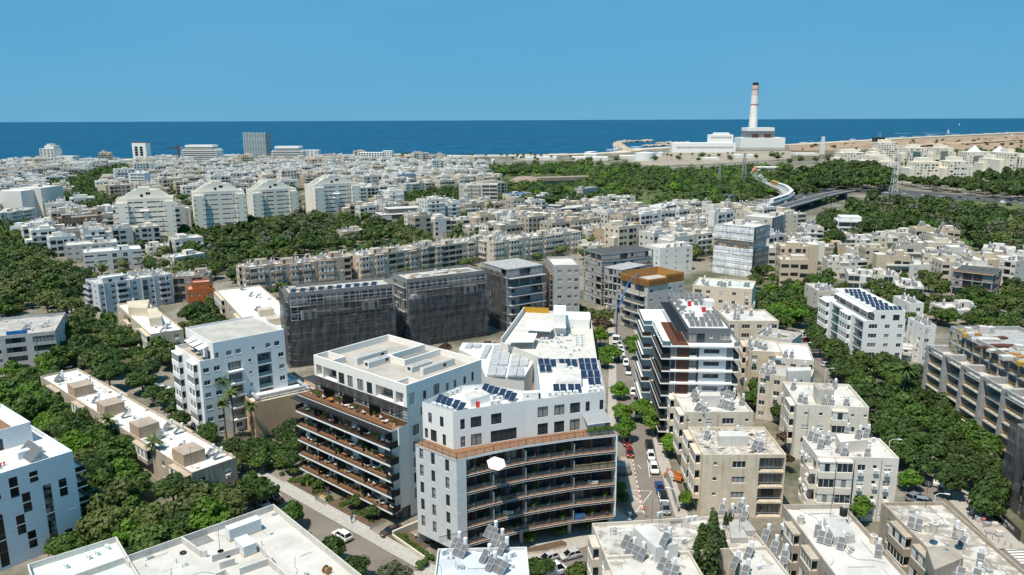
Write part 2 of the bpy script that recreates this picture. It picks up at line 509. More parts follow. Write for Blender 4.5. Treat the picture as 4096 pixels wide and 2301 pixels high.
class Side:                                           # a facade plane of a building frame
 def __init__(s,x,y,a,W): s.x,s.y,s.a,s.W = x,y,a,W;s.c,s.s = math.cos(a),math.sin(a)
 def p(s,u,d,z): return (s.x + s.c * u - s.s * d,s.y + s.s * u + s.c * d,z)
 def box(s,mb,u0,d0,z0,u1,d1,z1,mi=0,top=None,skip=''):
  mb.hexa([s.p(u0,d0,z0),s.p(u1,d0,z0),s.p(u1,d1,z0),s.p(u0,d1,z0),s.p(u0,d0,z1),s.p(u1,d0,z1),s.p(u1,d1,z1),s.p(u0,d1,z1)],mi,top,skip)
def wall_face(mb,S,u0,u1,z0,z1,holes,mi=0):
 """a wall with real openings; holes: (u, z, w, h, depth, back material or None)"""
 hs = [h for h in holes if h[0] > u0 - .01 and h[0] + h[2] < u1 + .01 and h[1] > z0 - .01 and h[1] + h[3] < z1 + .01]
 zs = sorted({z0,z1,*(round(h[1],3) for h in hs),*(round(h[1] + h[3],3) for h in hs)})
 for a,b in zip(zs,zs[1:]):
  if b - a < .002: continue
  zm = (a + b) / 2
  row = sorted((h[0],h[0] + h[2]) for h in hs if h[1] < zm < h[1] + h[3])
  u = u0
  for p,q in row + [(u1,u1)]:
   if p - u > .005: mb.quad(S.p(u,0,a),S.p(p,0,a),S.p(p,0,b),S.p(u,0,b),mi)
   u = max(u,q)
 for (u,z,w,h,d,bm) in hs:
  mb.quad(S.p(u,0,z),S.p(u,0,z + h),S.p(u,d,z + h),S.p(u,d,z),mi)
  mb.quad(S.p(u + w,0,z),S.p(u + w,d,z),S.p(u + w,d,z + h),S.p(u + w,0,z + h),mi)
  mb.quad(S.p(u,0,z),S.p(u,d,z),S.p(u + w,d,z),S.p(u + w,0,z),mi)
  mb.quad(S.p(u,0,z + h),S.p(u + w,0,z + h),S.p(u + w,d,z + h),S.p(u,d,z + h),mi)
  if bm is not None: mb.quad(S.p(u,d,z),S.p(u + w,d,z),S.p(u + w,d,z + h),S.p(u,d,z + h),bm)
AC_MESH = None
def ac_mesh():
 global AC_MESH
 if AC_MESH is None:
  m = MB()
  m.box(0,-.42,0,.95,-.08,.72,0)
  m.poly([(.36 + .27 * math.cos(t * .7854),-.425,.37 + .27 * math.sin(t * .7854)) for t in range(8)],1)
  m.box(.05,-.4,-.06,.12,.0,0,1);m.box(.83,-.4,-.06,.9,.0,0,1)
  AC_MESH = m.mesh('air_conditioner',['metal_white','frame_grey'])
 return AC_MESH
WGT = {'.': 1.1,'-': .5,'w': 2.6,'s': 1.5,'W': 3.3,'v': 1.7,'d': 2.7,'k': 2.6,'B': 4.,'G': 4.,'R': 4.,'C': 4.2,'S': 3.4,'H': 4.4}
class Bld: pass
def frame_pts(N,R,L):
 ux,uy = R[0] - N[0],R[1] - N[1];W = math.hypot(ux,uy);ux /= W;uy /= W
 D = (L[0] - N[0]) * -uy + (L[1] - N[1]) * ux
 return N[0],N[1],math.atan2(uy,ux),W,D
def building(label,short,fr,z,nf,wall=(.6,.58,.54),roof=(.72,.71,.69),F='',G='',X='',Y='',g0=None,par=.9,dirt=.4,rdirt=.35,
             heads=(),split=True,old=.0,name='apartment_block',cat='apartment building',solid=.9,group=None,ac=.3,slab=0.,rail='wall'):
 x,y,a,W,D = fr
 b = Bld();b.x,b.y,b.a,b.W,b.D,b.z,b.par,b.short = x,y,a,W,D,z,par,short
 cx,cy = x + (W * math.cos(a) - D * math.sin(a)) / 2,y + (W * math.sin(a) + D * math.cos(a)) / 2
 root = thing(name,label,cat,(x,y,0),a,group);b.root = root;b.cx,b.cy = cx,cy
 if short: anchor(cx,cy,math.hypot(W,D) / 2,short)
 b.key = (cx,cy,W,D,a)
 FOOT.append((cx,cy,W / 2,D / 2,a))
 zr = z - par;fh = zr / nf;wc = (*wall,dirt)
 mb = MB()
 sides = {'F': Side(0,0,0,W),'G': Side(0,D,-math.pi / 2,D),'X': Side(W,0,math.pi / 2,D),'Y': Side(W,D,math.pi,W)}
 b.sides = sides
 far_p,far_f = MB(),MB()
 balc = []
 for sk,spec in (('F',F),('G',G),('X',X),('Y',Y)):
  S = sides[sk];holes = []
  if spec:
   tot = sum(WGT[c] for c in spec);k = S.W / tot
   for fl in range(nf):
    sp = g0 if (fl == 0 and g0 is not None and len(g0) == len(spec)) else spec
    u = 0;zb = fl * fh
    for c in sp:
     wd = WGT[c] * k;um = u + wd / 2;u += wd
     if c in '.-': continue
     cc = c
     if old and c in 'wk' and RN.random() < old: cc = RN.choice('wks')
     if cc in 'wk': w,h,zz = min(1.5,wd * .75),1.25,.95
     elif cc == 's': w,h,zz = min(.75,wd * .7),.75,1.4
     elif cc == 'W': w,h,zz = min(2.6,wd * .86),1.4,.9
     elif cc == 'S': w,h,zz = wd * .92,.8,1.3
     elif cc == 'H': w,h,zz = wd * .94,fh - 1.1,.75
     elif cc == 'v': w,h,zz = min(.85,wd * .7),1.75,.6
     elif cc == 'd': w,h,zz = min(2.0,wd * .8),2.15,.12
     else: w,h,zz = wd * .86,2.2,.15
     h = min(h,fh - zz - .2)
     u0 = um - w / 2
     if cc in 'BGC' and fl == 0: cc = 'w';w,h,zz = min(1.5,w),1.2,.95;u0 = um - w / 2
     if cc in 'wksWvdSH':
      holes.append((u0,zb + zz,w,h,.16,None))
      kd = {'W': 'W','S': 'W','H': 'd','d': 'd'}.get(cc,cc)
      if split:
       pm,fm = win_mesh(kd,w,h)
       q = put('window',pm,root,S.p(u0,.03,zb + zz),S.a)
       put('window_frame',fm,q)
      else:
       far_p.quad(S.p(u0,.15,zb + zz),S.p(u0 + w,.15,zb + zz),S.p(u0 + w,.15,zb + zz + h),S.p(u0,.15,zb + zz + h),0)
       if cc in 'wk' and RN.random() < .45:
        hh = h * RN.uniform(.3,.8)
        far_p.quad(S.p(u0 + .05,.11,zb + zz + h - hh),S.p(u0 + w - .05,.11,zb + zz + h - hh),S.p(u0 + w - .05,.11,zb + zz + h),S.p(u0 + .05,.11,zb + zz + h),1)
       elif w > 1: S.box(far_p,um - .04,.08,zb + zz,um + .04,.15,zb + zz + h,1)
      if old and ac and cc in 'wks' and fl > 0 and RN.random() < ac and split:
       put('air_conditioner',ac_mesh(),root,S.p(u0 + .1,0,zb + zz - .85),S.a)
     elif cc in 'BGR':
      dep = 1.5 if cc == 'R' else .5
      if cc == 'R': w = wd * .92;u0 = um - w / 2;h = fh - .35
      holes.append((u0,zb + zz,w,h,dep,1))
      if split:
       dw = min(2.4,w * .7)
       pm,fm = win_mesh('d',dw,h - .1)
       q = put('window',pm,root,S.p(um - dw / 2,dep - .15,zb + zz),S.a)
       put('window_frame',fm,q)
      else:
       far_p.quad(S.p(u0 + .2,dep - .04,zb + zz),S.p(u0 + w - .2,dep - .04,zb + zz),S.p(u0 + w - .2,dep - .04,zb + zz + h),S.p(u0 + .2,dep - .04,zb + zz + h),0)
      bb = MB();out = 0.02 if cc == 'R' else -1.25
      ua,ub = um - wd * .47,um + wd * .47
      if cc == 'R': ua,ub = u0,u0 + w
      z0 = zb + .02
      if cc != 'R': S.box(bb,ua,out,z0 - .02,ub,-.003,z0 + .14)
      if cc == 'G' or rail == 'rail':
       for uu in [ua + i * (ub - ua) / 8 for i in range(9)]: S.box(bb,uu - .02,out + .02,z0 + .14,uu + .02,out + .06,z0 + 1.0,1)
       S.box(bb,ua,out + .01,z0 + 1.0,ub,out + .07,z0 + 1.06,1)
      elif rail == 'glass':
       S.box(bb,ua,out + .02,z0 + .14,ub,out + .05,z0 + 1.05,2)
      else:
       S.box(bb,ua,out,z0 + .15,ub,out + .1,z0 + 1.0)
       if cc != 'R':
        S.box(bb,ua,out + .1,z0 + .15,ua + .1,-.003,z0 + 1.0);S.box(bb,ub - .1,out + .1,z0 + .15,ub,-.003,z0 + 1.0)
      balc.append((bb,'balcony'))
     elif cc == 'C':                  # glazed-in projecting balcony
      bb = MB();out = -1.2;ua,ub = um - wd * .46,um + wd * .46;z0 = zb
      S.box(bb,ua,out,z0,ub,-.003,z0 + 1.0)
      S.box(bb,ua,out,z0 + fh - .35,ub,-.003,z0 + fh - .02)
      S.box(bb,ua,-.12,z0 + 1.0,ua + .12,-.003,z0 + fh - .35);S.box(bb,ub - .12,-.12,z0 + 1.0,ub,-.003,z0 + fh - .35)
      gw,gh = ub - ua,fh - 1.36
      if split:
       kind = 'C' if RN.random() < .6 else 'W'
       pm,fm = win_mesh(kind,gw - .02,gh)
       q = put('window',pm,root,S.p(ua + .01,out + .02,z0 + 1.0),S.a)
       put('window_frame',fm,q)
      else:
       S.box(far_p,ua + .02,out + .06,z0 + 1.0,ub - .02,out + .10,z0 + fh - .35,0)
       n = max(2,int(gw / .8))
       for i in range(n + 1): S.box(far_p,ua + .02 + i * (gw - .1) / n,out + .02,z0 + 1.0,ua + .08 + i * (gw - .1) / n,out + .06,z0 + fh - .35,1)
       if RN.random() < .5: S.box(far_p,ua + .1,out + .03,z0 + 1.0,um,out + .055,z0 + fh - .35,1)
      balc.append((bb,'enclosed_balcony'))
  wall_face(mb,S,0,S.W,0,z,holes,0)
 t = .18
 if par > .05:                                    # parapet: inner faces and coping
  for (x0,y0,x1,y1) in ((0,0,W,t),(0,D - t,W,D),(0,t,t,D - t),(W - t,t,W,D - t)):
   mb.box(x0 + .002,y0 + .002,zr,x1 - .002,y1 - .002,z + .03,0,skip='b')
 if slab:
  for fl in range(1,nf): mb.box(-slab,-slab,fl * fh - .2,W + slab,D + slab,fl * fh,0)
 b.walls = mb.build('wall',['wall','concrete_dark'],root,color=wc)
 rb = MB();rb.quad((t,t,zr + .004),(W - t,t,zr + .004),(W - t,D - t,zr + .004),(t,D - t,zr + .004))
 b.roof = rb.build('roof','roofing',root,color=(*roof,rdirt));b.zr = zr
 if far_p.f: far_p.build('window',['glass','shutter'],root,kind='stuff' if len(far_p.f) > 8 else None)
 if split:
  for bb,nm in balc: bb.build(nm,['wall','frame_grey','glass_blue'],root,color=wc)
 elif balc:
  m = MB()
  for bb,nm in balc:
   o = len(m.v);m.v += bb.v;m.f += [tuple(i + o for i in f) for f in bb.f];m.m += bb.m
  m.build('balcony',['wall','frame_grey','glass_blue'],root,color=wc,kind='stuff' if len(balc) > 1 else None)
 if old and split:
  dp = MB()
  for sk in 'FG':
   S = sides[sk]
   for _ in range(2): u = RN.uniform(.4,S.W - .4);dp.bar(S.p(u,-.07,.2),S.p(u,-.07,zr),.09,.09)
  dp.build('downpipe','metal_grey',root,kind='stuff')
 b.heads = []
 for hd in heads:
  fx,fy,w,d,h = hd[:5]
  hx,hy = fx * W,fy * D
  hm = MB();hm.box(hx,hy,zr,hx + w,hy + d,zr + h,0,skip='b')
  hm.box(hx - .08,hy - .08,zr + h,hx + w + .08,hy + d + .08,zr + h + .15,0)
  hm.box(hx + w * .3,hy - .01,zr + .05,hx + w * .3 + .85,hy + .02,zr + 1.95,2)
  hm.box(hx - .02,hy + d * .4,zr + 1.2,hx + .01,hy + d * .4 + .7,zr + 1.8,2)
  hm.quad((hx,hy,zr + h + .155),(hx + w,hy,zr + h + .155),(hx + w,hy + d,zr + h + .155),(hx,hy + d,zr + h + .155),1)
  hc = hd[5] if len(hd) > 5 else wall
  hm.build('stair_head',['wall','roofing','frame_dark'],root,color=(*hc,dirt))
  b.heads.append((hx,hy,w,d,h))
 return b
FOOT = []
def b2w(b,lx,ly):
 c,s = math.cos(b.a),math.sin(b.a)
 return (b.x + c * lx - s * ly,b.y + s * lx + c * ly)
def w2b(b,x,y):
 c,s = math.cos(b.a),math.sin(b.a);dx,dy = x - b.x,y - b.y
 return (c * dx + s * dy,-s * dx + c * dy)
def inside_foot(x,y,m=0.):
 for (cx,cy,w,d,a) in FOOT:
  dx,dy = x - cx,y - cy
  if abs(dx) + abs(dy) > 2.2 * (w + d) + 2 * m: continue
  c,s = math.cos(a),math.sin(a)
  if abs(c * dx + s * dy) < w + m and abs(-s * dx + c * dy) < d + m: return True
 return False
# ---------------------------------------------------------------- solar water heaters and other roof things
HM = {}
def heater_parts(n):
 if n in HM: return HM[n]
 pan = []
 for k in range(n):
  m = MB();x0 = -.55 * n + k * 1.12;x1 = x0 + 1.06
  ca,sa = math.cos(rad(42)),math.sin(rad(42))
  def q(x,t,o): return (x,-1.0 + t * ca - o * sa,.18 + t * sa + o * ca)
  m.hexa([q(x0,0,0),q(x1,0,0),q(x1,2.0,0),q(x0,2.0,0),q(x0,0,.09),q(x1,0,.09),q(x1,2.0,.09),q(x0,2.0,.09)],1)
  for (t0,t1) in ((.05,.97),(1.03,1.95)):
   m.hexa([q(x0 + .05,t0,.091),q(x1 - .05,t0,.091),q(x1 - .05,t1,.091),q(x0 + .05,t1,.091),q(x0 + .05,t0,.10),q(x1 - .05,t0,.10),q(x1 - .05,t1,.10),q(x0 + .05,t1,.10)],0,skip='b')
  pan.append(m.mesh('panel',['solar_grey','galvanised']))
 tk = MB();N = 14
 tk.tube((0,.95,.95),(0,.95,2.25),.30,N,0)
 tk.tube((0,.95,2.25),(0,.95,2.32),.30,N,0,.18)
 tank = tk.mesh('tank','metal_white')
 st = MB()
 for sx in (-.25,.25):
  for sy in (.72,1.18): st.bar((sx,sy,0),(sx,sy,.95),.05,.05)
  st.bar((sx,-1.0,.04),(sx,1.18,.04),.05,.05)
  st.bar((sx * n * 1.6,.42,0),(sx * n * 1.6,.42,1.45),.05,.05)
 st.tube((.2,.7,1.1),(.25,.45,1.4),.03,5);st.tube((-.2,.7,1.0),(-.5 * n,-.9,.25),.025,5)
 stand = st.mesh('stand','galvanised')
 HM[n] = (pan,tank,stand)
 return HM[n]
HEAT_AZ = math.atan2(-.80,-.60) + math.pi / 2       # local -y faces the sunny side
N_HEAT = [0]
def heater(x,y,z,bshort,n=None,jitter=.25):
 n = n or RN.choice((1,1,2))
 pan,tank,stand = heater_parts(n)
 rz = HEAT_AZ + RN.uniform(-jitter,jitter)
 r = put('solar_water_heater',None,None,(x,y,z + .006),rz)
 for p in pan: put('panel',p,r)
 put('tank',tank,r);put('stand',stand,r)
 later(r,('one' if n == 1 else 'two') + ' panel solar water heater','solar water heaters on the roofs','solar heater',(x,y,z),bshort)
 N_HEAT[0] += 1
 return r
FAR_HEAT = MB()
def far_heater(x,y,z):
 a = HEAT_AZ + RN.uniform(-.3,.3);c,s = math.cos(a),math.sin(a)
 def q(px,py,pz): return (x + c * px - s * py,y + s * px + c * py,z + pz)
 w = RN.choice((.55,.55,1.1))
 FAR_HEAT.quad(q(-w,-1,.2),q(w,-1,.2),q(w,.5,1.5),q(-w,.5,1.5),0)
 FAR_HEAT.quad(q(w,-1,.15),q(-w,-1,.15),q(-w,.5,1.45),q(w,.5,1.45),0)
 FAR_HEAT.hexa([q(-.25,.7,.8),q(.25,.7,.8),q(.25,1.2,.8),q(-.25,1.2,.8),q(-.25,.7,2.2),q(.25,.7,2.2),q(.25,1.2,2.2),q(-.25,1.2,2.2)],1)
def roof_free(b,lx,ly,m=1.0):
 for (hx,hy,w,d,h) in b.heads:
  if hx - m < lx < hx + w + m and hy - m < ly < hy + d + m: return False
 return m < lx < b.W - m and m < ly < b.D - m
RAC = None
def roof_ac(x,y,z,rz,bshort):
 global RAC
 if RAC is None:
  m = MB();m.box(-.47,-.19,.1,.47,.19,.85,0);m.box(-.4,-.15,0,-.3,.15,.1,1);m.box(.3,-.15,0,.4,.15,.1,1)
  f = MB();f.tube((-.1,-.192,.47),(-.1,-.20,.47),.29,12,0)
  for k in range(4): f.bar((-.37,-.205,.32 + k * .1),(.17,-.205,.32 + k * .1),.012,.012,1)
  RAC = (m.mesh('casing',['metal_white','metal_grey']),f.mesh('fan_grille',['frame_grey','metal_white']))
 r = put('air_conditioner',None,None,(x,y,z + .006),rz)
 put('casing',RAC[0],r);put('fan_grille',RAC[1],r)
 later(r,'white air conditioner outdoor unit','air conditioner units on the roofs','air conditioner',(x,y,z),bshort)
 return r
DISH = []
def dish(x,y,z,rz,bshort):
 if not DISH:
  m = MB();rings = [(0,0),(.22,.04),(.42,.14)]
  n = 12
  for (r0,d0),(r1,d1) in zip(rings,rings[1:]):
   for k in range(n):
    a,b_ = 2 * math.pi * k / n,2 * math.pi * (k + 1) / n
    m.quad((r0 * math.cos(a),-d0,r0 * math.sin(a)),(r1 * math.cos(a),-d1,r1 * math.sin(a)),(r1 * math.cos(b_),-d1,r1 * math.sin(b_)),(r0 * math.cos(b_),-d0,r0 * math.sin(b_)))
  m.tube((0,0,-.4),(0,-.5,0),.015,4)
  s = MB();s.tube((0,.06,-.9),(0,.06,0),.04,6);s.box(-.25,-.2,-.93,.25,.3,-.9)
  DISH.extend((m.mesh('reflector','metal_white'),s.mesh('mast','metal_grey')))
 r = put('satellite_dish',None,None,(x,y,z + .94),rz)
 q = put('reflector',DISH[0],r);q.rotation_euler = (-.7,0,0)
 put('mast',DISH[1],r)
 later(r,'white satellite dish on a short mast','satellite dishes on the roofs','satellite dish',(x,y,z),bshort)
ANT = []
def antenna(x,y,z,bshort,h=4.5):
 if not ANT:
  m = MB();m.tube((0,0,0),(0,0,4.5),.035,5)
  a = MB()
  a.tube((-.9,0,4.3),(.9,0,4.3),.02,4)
  for k in range(7): a.tube((-.8 + k * .27,-.45,4.3),(-.8 + k * .27,.45,4.3),.012,4)
  a.tube((0,-.7,3.5),(0,.7,3.5),.018,4)
  for k in range(4): a.tube((-.3,-.6 + k * .4,3.5),(.3,-.6 + k * .4,3.5),.012,4)
  ANT.extend((m.mesh('mast','rust'),a.mesh('aerial','metal_grey')))
 r = put('television_antenna',None,None,(x,y,z),RN.uniform(0,6))
 put('mast',ANT[0],r);put('aerial',ANT[1],r)
 later(r,'thin television antenna mast','television antennas on the roofs','antenna',(x,y,z),bshort)
def roof_pipes(b,n):
 m = MB();z = b.zr
 for _ in range(n):
  x,y = RN.uniform(.6,b.W - .6),RN.uniform(.6,b.D - .6)
  if not roof_free(b,x,y,.2): continue
  if RN.random() < .5: m.tube((x,y,z),(x,y,z + RN.uniform(.4,1.)),.06,6)
  else:
   a = RN.choice((0,1));l = RN.uniform(1.5,4)
   x2,y2 = (min(b.W - .5,x + l),y) if a else (x,min(b.D - .5,y + l))
   m.tube((x,y,z + .08),(x2,y2,z + .08),.035,5)
  if RN.random() < .4: m.box(x + .4,y,z,x + .4 + RN.uniform(.3,.9),y + RN.uniform(.3,.8),z + RN.uniform(.15,.5))
 for _ in range(max(2,n // 3)):
  x,y = RN.uniform(.5,b.W - .5),RN.uniform(.5,b.D - .5);a = RN.uniform(0,6.3)
  for _ in range(9):
   a += RN.uniform(-.7,.7);x2,y2 = min(b.W - .3,max(.3,x + math.cos(a))),min(b.D - .3,max(.3,y + math.sin(a)))
   if roof_free(b,x2,y2,.05): m.tube((x,y,z + .03),(x2,y2,z + .03),.028,4,1,caps=False)
   x,y = x2,y2
 if m.f: m.build('roof_pipes',['metal_grey','frame_dark'],b.root,kind='stuff')
def clutter(b,heaters=0,acs=0,pipes=6,dishes=0,ants=0,far=False):
 placed = []
 def spot(mm):
  for _ in range(40):
   lx,ly = RN.uniform(mm,b.W - mm),RN.uniform(mm,b.D - mm)
   if roof_free(b,lx,ly,mm) and all((lx - p[0]) ** 2 + (ly - p[1]) ** 2 > p[2] for p in placed): return lx,ly
  return None
 for _ in range(heaters):
  s = spot(1.7 if min(b.W,b.D) > 5 else 1.1)
  if not s: break
  placed.append((*s,5.2))
  x,y = b2w(b,*s)
  if far: far_heater(x,y,b.zr)
  else: heater(x,y,b.zr,b.short)
 for _ in range(acs):
  s = spot(.8)
  if s:
   placed.append((*s,2.));x,y = b2w(b,*s);roof_ac(x,y,b.zr,RN.uniform(0,6.3),b.short)
 for _ in range(dishes):
  s = spot(.9)
  if s: placed.append((*s,2.));x,y = b2w(b,*s);dish(x,y,b.zr,RN.uniform(-.5,.5) + 2.5,b.short)
 for _ in range(ants):
  s = spot(.5)
  if s: x,y = b2w(b,*s);antenna(x,y,b.zr,b.short)
 if pipes: roof_pipes(b,pipes)
# ---------------------------------------------------------------- trees
def crown_mesh(seed,nl,nq,leafm,shape='round',q=(.075,.14),flat=.75):
 r = random.Random(seed);m = MB();lobes = []
 for k in range(nl):
  a = 2 * math.pi * (k + r.random() * .6) / nl * (1 if k < nl else 2)
  if shape == 'cone':
   t = (k + .5) / nl;rr = .37 * (1 - t) ** .8 + .015
   lobes.append((r.uniform(-.08,.08) * (1 - t),r.uniform(-.08,.08) * (1 - t),-1 + 2.05 * t,rr + .035,1.3))
  else:
   d = r.uniform(.35,.78) if k % 4 else r.uniform(0,.25)
   lobes.append((d * math.cos(a * 2.4),d * math.sin(a * 2.4),r.uniform(-.35,.45) * (1.1 - d) + (.12 if d < .3 else -.05),r.uniform(.24,.46),flat))
 for (x,y,z,rr,fz) in lobes: m.ball((x,y,z),rr * .70,7,5,0,fz)
 per = max(1,nq // len(lobes))
 for (x,y,z,rr,fz) in lobes:
  for _ in range(per):
   u = r.uniform(-.55,1.);t = r.uniform(0,2 * math.pi);s = math.sqrt(max(0,1 - u * u))
   n = Vector((s * math.cos(t),s * math.sin(t),u * fz + .15))
   p = Vector((x,y,z)) + Vector((s * math.cos(t),s * math.sin(t),u * fz)) * rr * r.uniform(.74,1.26)
   n = (n + Vector((r.uniform(-.7,.7),r.uniform(-.7,.7),r.uniform(-.3,.7)))).normalized()
   a = n.orthogonal().normalized();b = n.cross(a)
   th = r.uniform(0,6.3);a,b = a * math.cos(th) + b * math.sin(th),b * math.cos(th) - a * math.sin(th)
   w = r.uniform(*q);h = w * r.uniform(.5,.9)
   m.quad(tuple(p - a * w - b * h * .4),tuple(p + a * w * .3 - b * h),tuple(p + a * w + b * h * .4),tuple(p - a * w * .3 + b * h))
 return m.mesh('crown',leafm)
def trunk_mesh(seed,mat='bark'):
 r = random.Random(seed);m = MB()
 m.tube((0,0,0),(.02,.01,.35),.030,7,0,.022,False)
 for k in range(5):
  a = k * 1.26 + r.random();l = r.uniform(.18,.34)
  m.tube((.02,.01,.33),(l * math.cos(a),l * math.sin(a),.35 + r.uniform(.2,.4)),.018,5,0,.006,False)
 return m.mesh('trunk',mat)
TREES,LITE = {},{}
for kind,lm,args in (('dark','leaf_dark',(13,2100)),('mid','leaf_mid',(14,2100)),('bright','leaf_bright',(14,2100)),('olive','leaf_olive',(14,1900)),
                       ('grey','leaf_grey',(11,1300)),('dead','leaf_dead',(10,700)),('bush','leaf_mid',(7,500))):
 TREES[kind] = [crown_mesh(len(kind) * 100 + s,args[0] + s,args[1],lm) for s in range(4 if kind in ('dark','mid') else 3)]
 LITE[kind] = [crown_mesh(len(kind) * 100 + s,args[0] - 3,420,lm,q=(.12,.22)) for s in range(2)]
TREES['cypress'] = [crown_mesh(900 + s,22,2600,'leaf_cypress','cone',(.03,.055)) for s in range(2)]
TRUNKS = [trunk_mesh(s) for s in range(3)]
TDESC = {'dark': 'broad dark green tree','mid': 'rounded mid green tree','bright': 'bright green street tree','olive': 'yellowish olive green tree',
         'grey': 'pale grey green tree','dead': 'brown leafless bushy tree','bush': 'low green bush','cypress': 'narrow dark cypress tree'}
TPOS = []
REQ = []
def tree(x,y,r,kind='dark',h=None,place=None,group=None,now=False):
 if not now and kind not in ('bush','cypress'):
  REQ.append((x,y,r,kind,h,place,group));return
 h = h or r * RN.uniform(1.75,2.15)
 name = 'bush' if kind == 'bush' else ('cypress_tree' if kind == 'cypress' else 'broadleaf_tree')
 t = put(name,None,None,(x,y,0),RN.uniform(0,6.28))
 cm = RN.choice(TREES[kind])
 if kind == 'cypress':
  put('crown',cm,t,(0,0,h * .52),scale=(r * 2.1,r * 2.1,h * .48))
  put('trunk',TRUNKS[0],t,scale=(h * .4,h * .4,h * .5))
 elif kind == 'bush':
  put('crown',cm,t,(0,0,r * .5),scale=(r,r,r * .8));put('trunk',TRUNKS[0],t,scale=(r,r,r))
 else:
  put('crown',cm,t,(0,0,h - r * .80),scale=(r,r * RN.uniform(.88,1.1),r * RN.uniform(.85,1.05)))
  put('trunk',RN.choice(TRUNKS),t,scale=(h,h,h))
 later(t,TDESC[kind],group or 'trees growing between the buildings','bush' if kind == 'bush' else 'tree',(x,y,h * .6),place)
 TPOS.append((x,y,r))
 return t
def frond_mesh(seed,fan=False):
 r = random.Random(seed);m = MB();n = 5;prev = None
 for k in range(n + 1):
  t = k / n;x = t * 1.0;z = .35 * t - .75 * t * t;w = (.16 if fan else .10) * math.sin(math.pi * min(1,.12 + t * .88)) + .01
  pl,pc,pr = (x,-w,z - w * .5),(x,0,z),(x,w,z - w * .5)
  if prev:
   m.quad(prev[0],pl,pc,prev[1]);m.quad(prev[1],pc,pr,prev[2])
   if k > 1:
    for sgn,q in ((-1,pl),(1,pr)):
     m.tri(q,(q[0] + .10,q[1] + sgn * .07,q[2] - .09),(q[0] - .07,q[1],q[2] + .01))
  prev = (pl,pc,pr)
 return m.mesh('frond','leaf_palm')
FRONDS = [frond_mesh(1),frond_mesh(2,True)]
PTRUNK = MB()
_pr = None
for k in range(9):
 PTRUNK.tube((0.01 * math.sin(k),0,k / 9),(0.01 * math.sin(k + 1),0,(k + 1) / 9),1.0 + (.25 if k == 0 else 0) - .035 * k,8,0,1.0 - .035 * (k + 1),False)
PTRUNK = PTRUNK.mesh('trunk','palm_bark')
def palm_crown(fan,n=34):
 r = random.Random(5 + fan);m = MB();src = FRONDS[1 if fan else 0]
 vs_ = [v.co.copy() for v in src.vertices];fs = [tuple(p.vertices) for p in src.polygons]
 for k in range(n):
  M = Matrix.Rotation(k * 2.4,3,'Z') @ Matrix.Rotation(-r.uniform(-.5,1.15),3,'Y')
  o = len(m.v);s = r.uniform(.8,1.1)
  m.v += [tuple(M @ v * s) for v in vs_];m.f += [tuple(i + o for i in f) for f in fs];m.m += [0] * len(fs)
 return m.mesh('crown','leaf_palm')
PCROWN = [palm_crown(False),palm_crown(True)]
def palm(x,y,h,r,fan=True,detail=False,place=None,group='palm trees in the streets'):
 t = put('palm_tree',None,None,(x,y,0),RN.uniform(0,6.28))
 put('trunk',PTRUNK,t,scale=(.24,.24,h))
 if detail:
  for k in range(26):
   f = put('frond',FRONDS[1 if fan else 0],t,(0,0,h))
   f.rotation_euler = (0,-RN.uniform(-.55,1.15),k * 2.4);f.scale = (r,) * 3
 else: put('crown',PCROWN[1 if fan else 0],t,(0,0,h),scale=(r,r,r))
 later(t,('tall fan palm' if fan else 'feathery date palm') + ' with drooping fronds',group,'palm tree',(x,y,h),place)
 TPOS.append((x,y,1.5))
# ---------------------------------------------------------------- vehicles
def loft(secs,mi=0,m=None):
 """secs: list of rings (equal length) joined along the body, ends capped"""
 m = m or MB();i = len(m.v);n = len(secs[0])
 for s_ in secs: m.v += s_
 for a in range(len(secs) - 1):
  for k in range(n):
   m.f.append((i + a * n + k,i + a * n + (k + 1) % n,i + (a + 1) * n + (k + 1) % n,i + (a + 1) * n + k));m.m.append(mi)
 m.f.append(tuple(i + k for k in reversed(range(n))));m.m.append(mi)
 m.f.append(tuple(i + (len(secs) - 1) * n + k for k in range(n)));m.m.append(mi)
 return m
CARM = {}
CARS = {  # stations along x (front +): (x, half width, floor, shoulder height) ; cabin: (x rear bottom, x rear top, x front top, x front bottom, roof height)
 'hatch': (4.0,1.72,1.48,[(-2.0,.74,.42,.80),(-1.9,.82,.28,.92),(-.9,.86,.22,.94),(.6,.86,.22,.90),(1.3,.85,.24,.84),(1.85,.78,.30,.70),(2.0,.66,.38,.58)],(-1.92,-1.45,.25,1.12)),
 'suv': (4.5,1.86,1.70,[(-2.25,.80,.48,.92),(-2.15,.89,.34,1.04),(-1.0,.93,.28,1.06),(.7,.93,.28,1.03),(1.5,.92,.30,.98),(2.1,.85,.36,.86),(2.25,.74,.44,.70)],(-2.12,-1.75,.35,1.20)),
 'sedan': (4.75,1.84,1.45,[(-2.37,.76,.42,.86),(-2.25,.86,.30,.96),(-1.2,.91,.24,.95),(.7,.91,.24,.92),(1.5,.90,.26,.86),(2.2,.82,.32,.74),(2.37,.70,.40,.60)],(-1.75,-1.0,.35,1.20)),
 'van': (5.3,2.0,2.25,[(-2.65,.92,.45,1.1),(-2.6,.98,.32,1.2),(-1.2,1.0,.28,1.2),(1.0,1.0,.28,1.2),(1.7,.98,.30,1.12),(2.45,.90,.36,.90),(2.65,.78,.45,.70)],(-2.6,-2.5,1.05,1.85)),
}
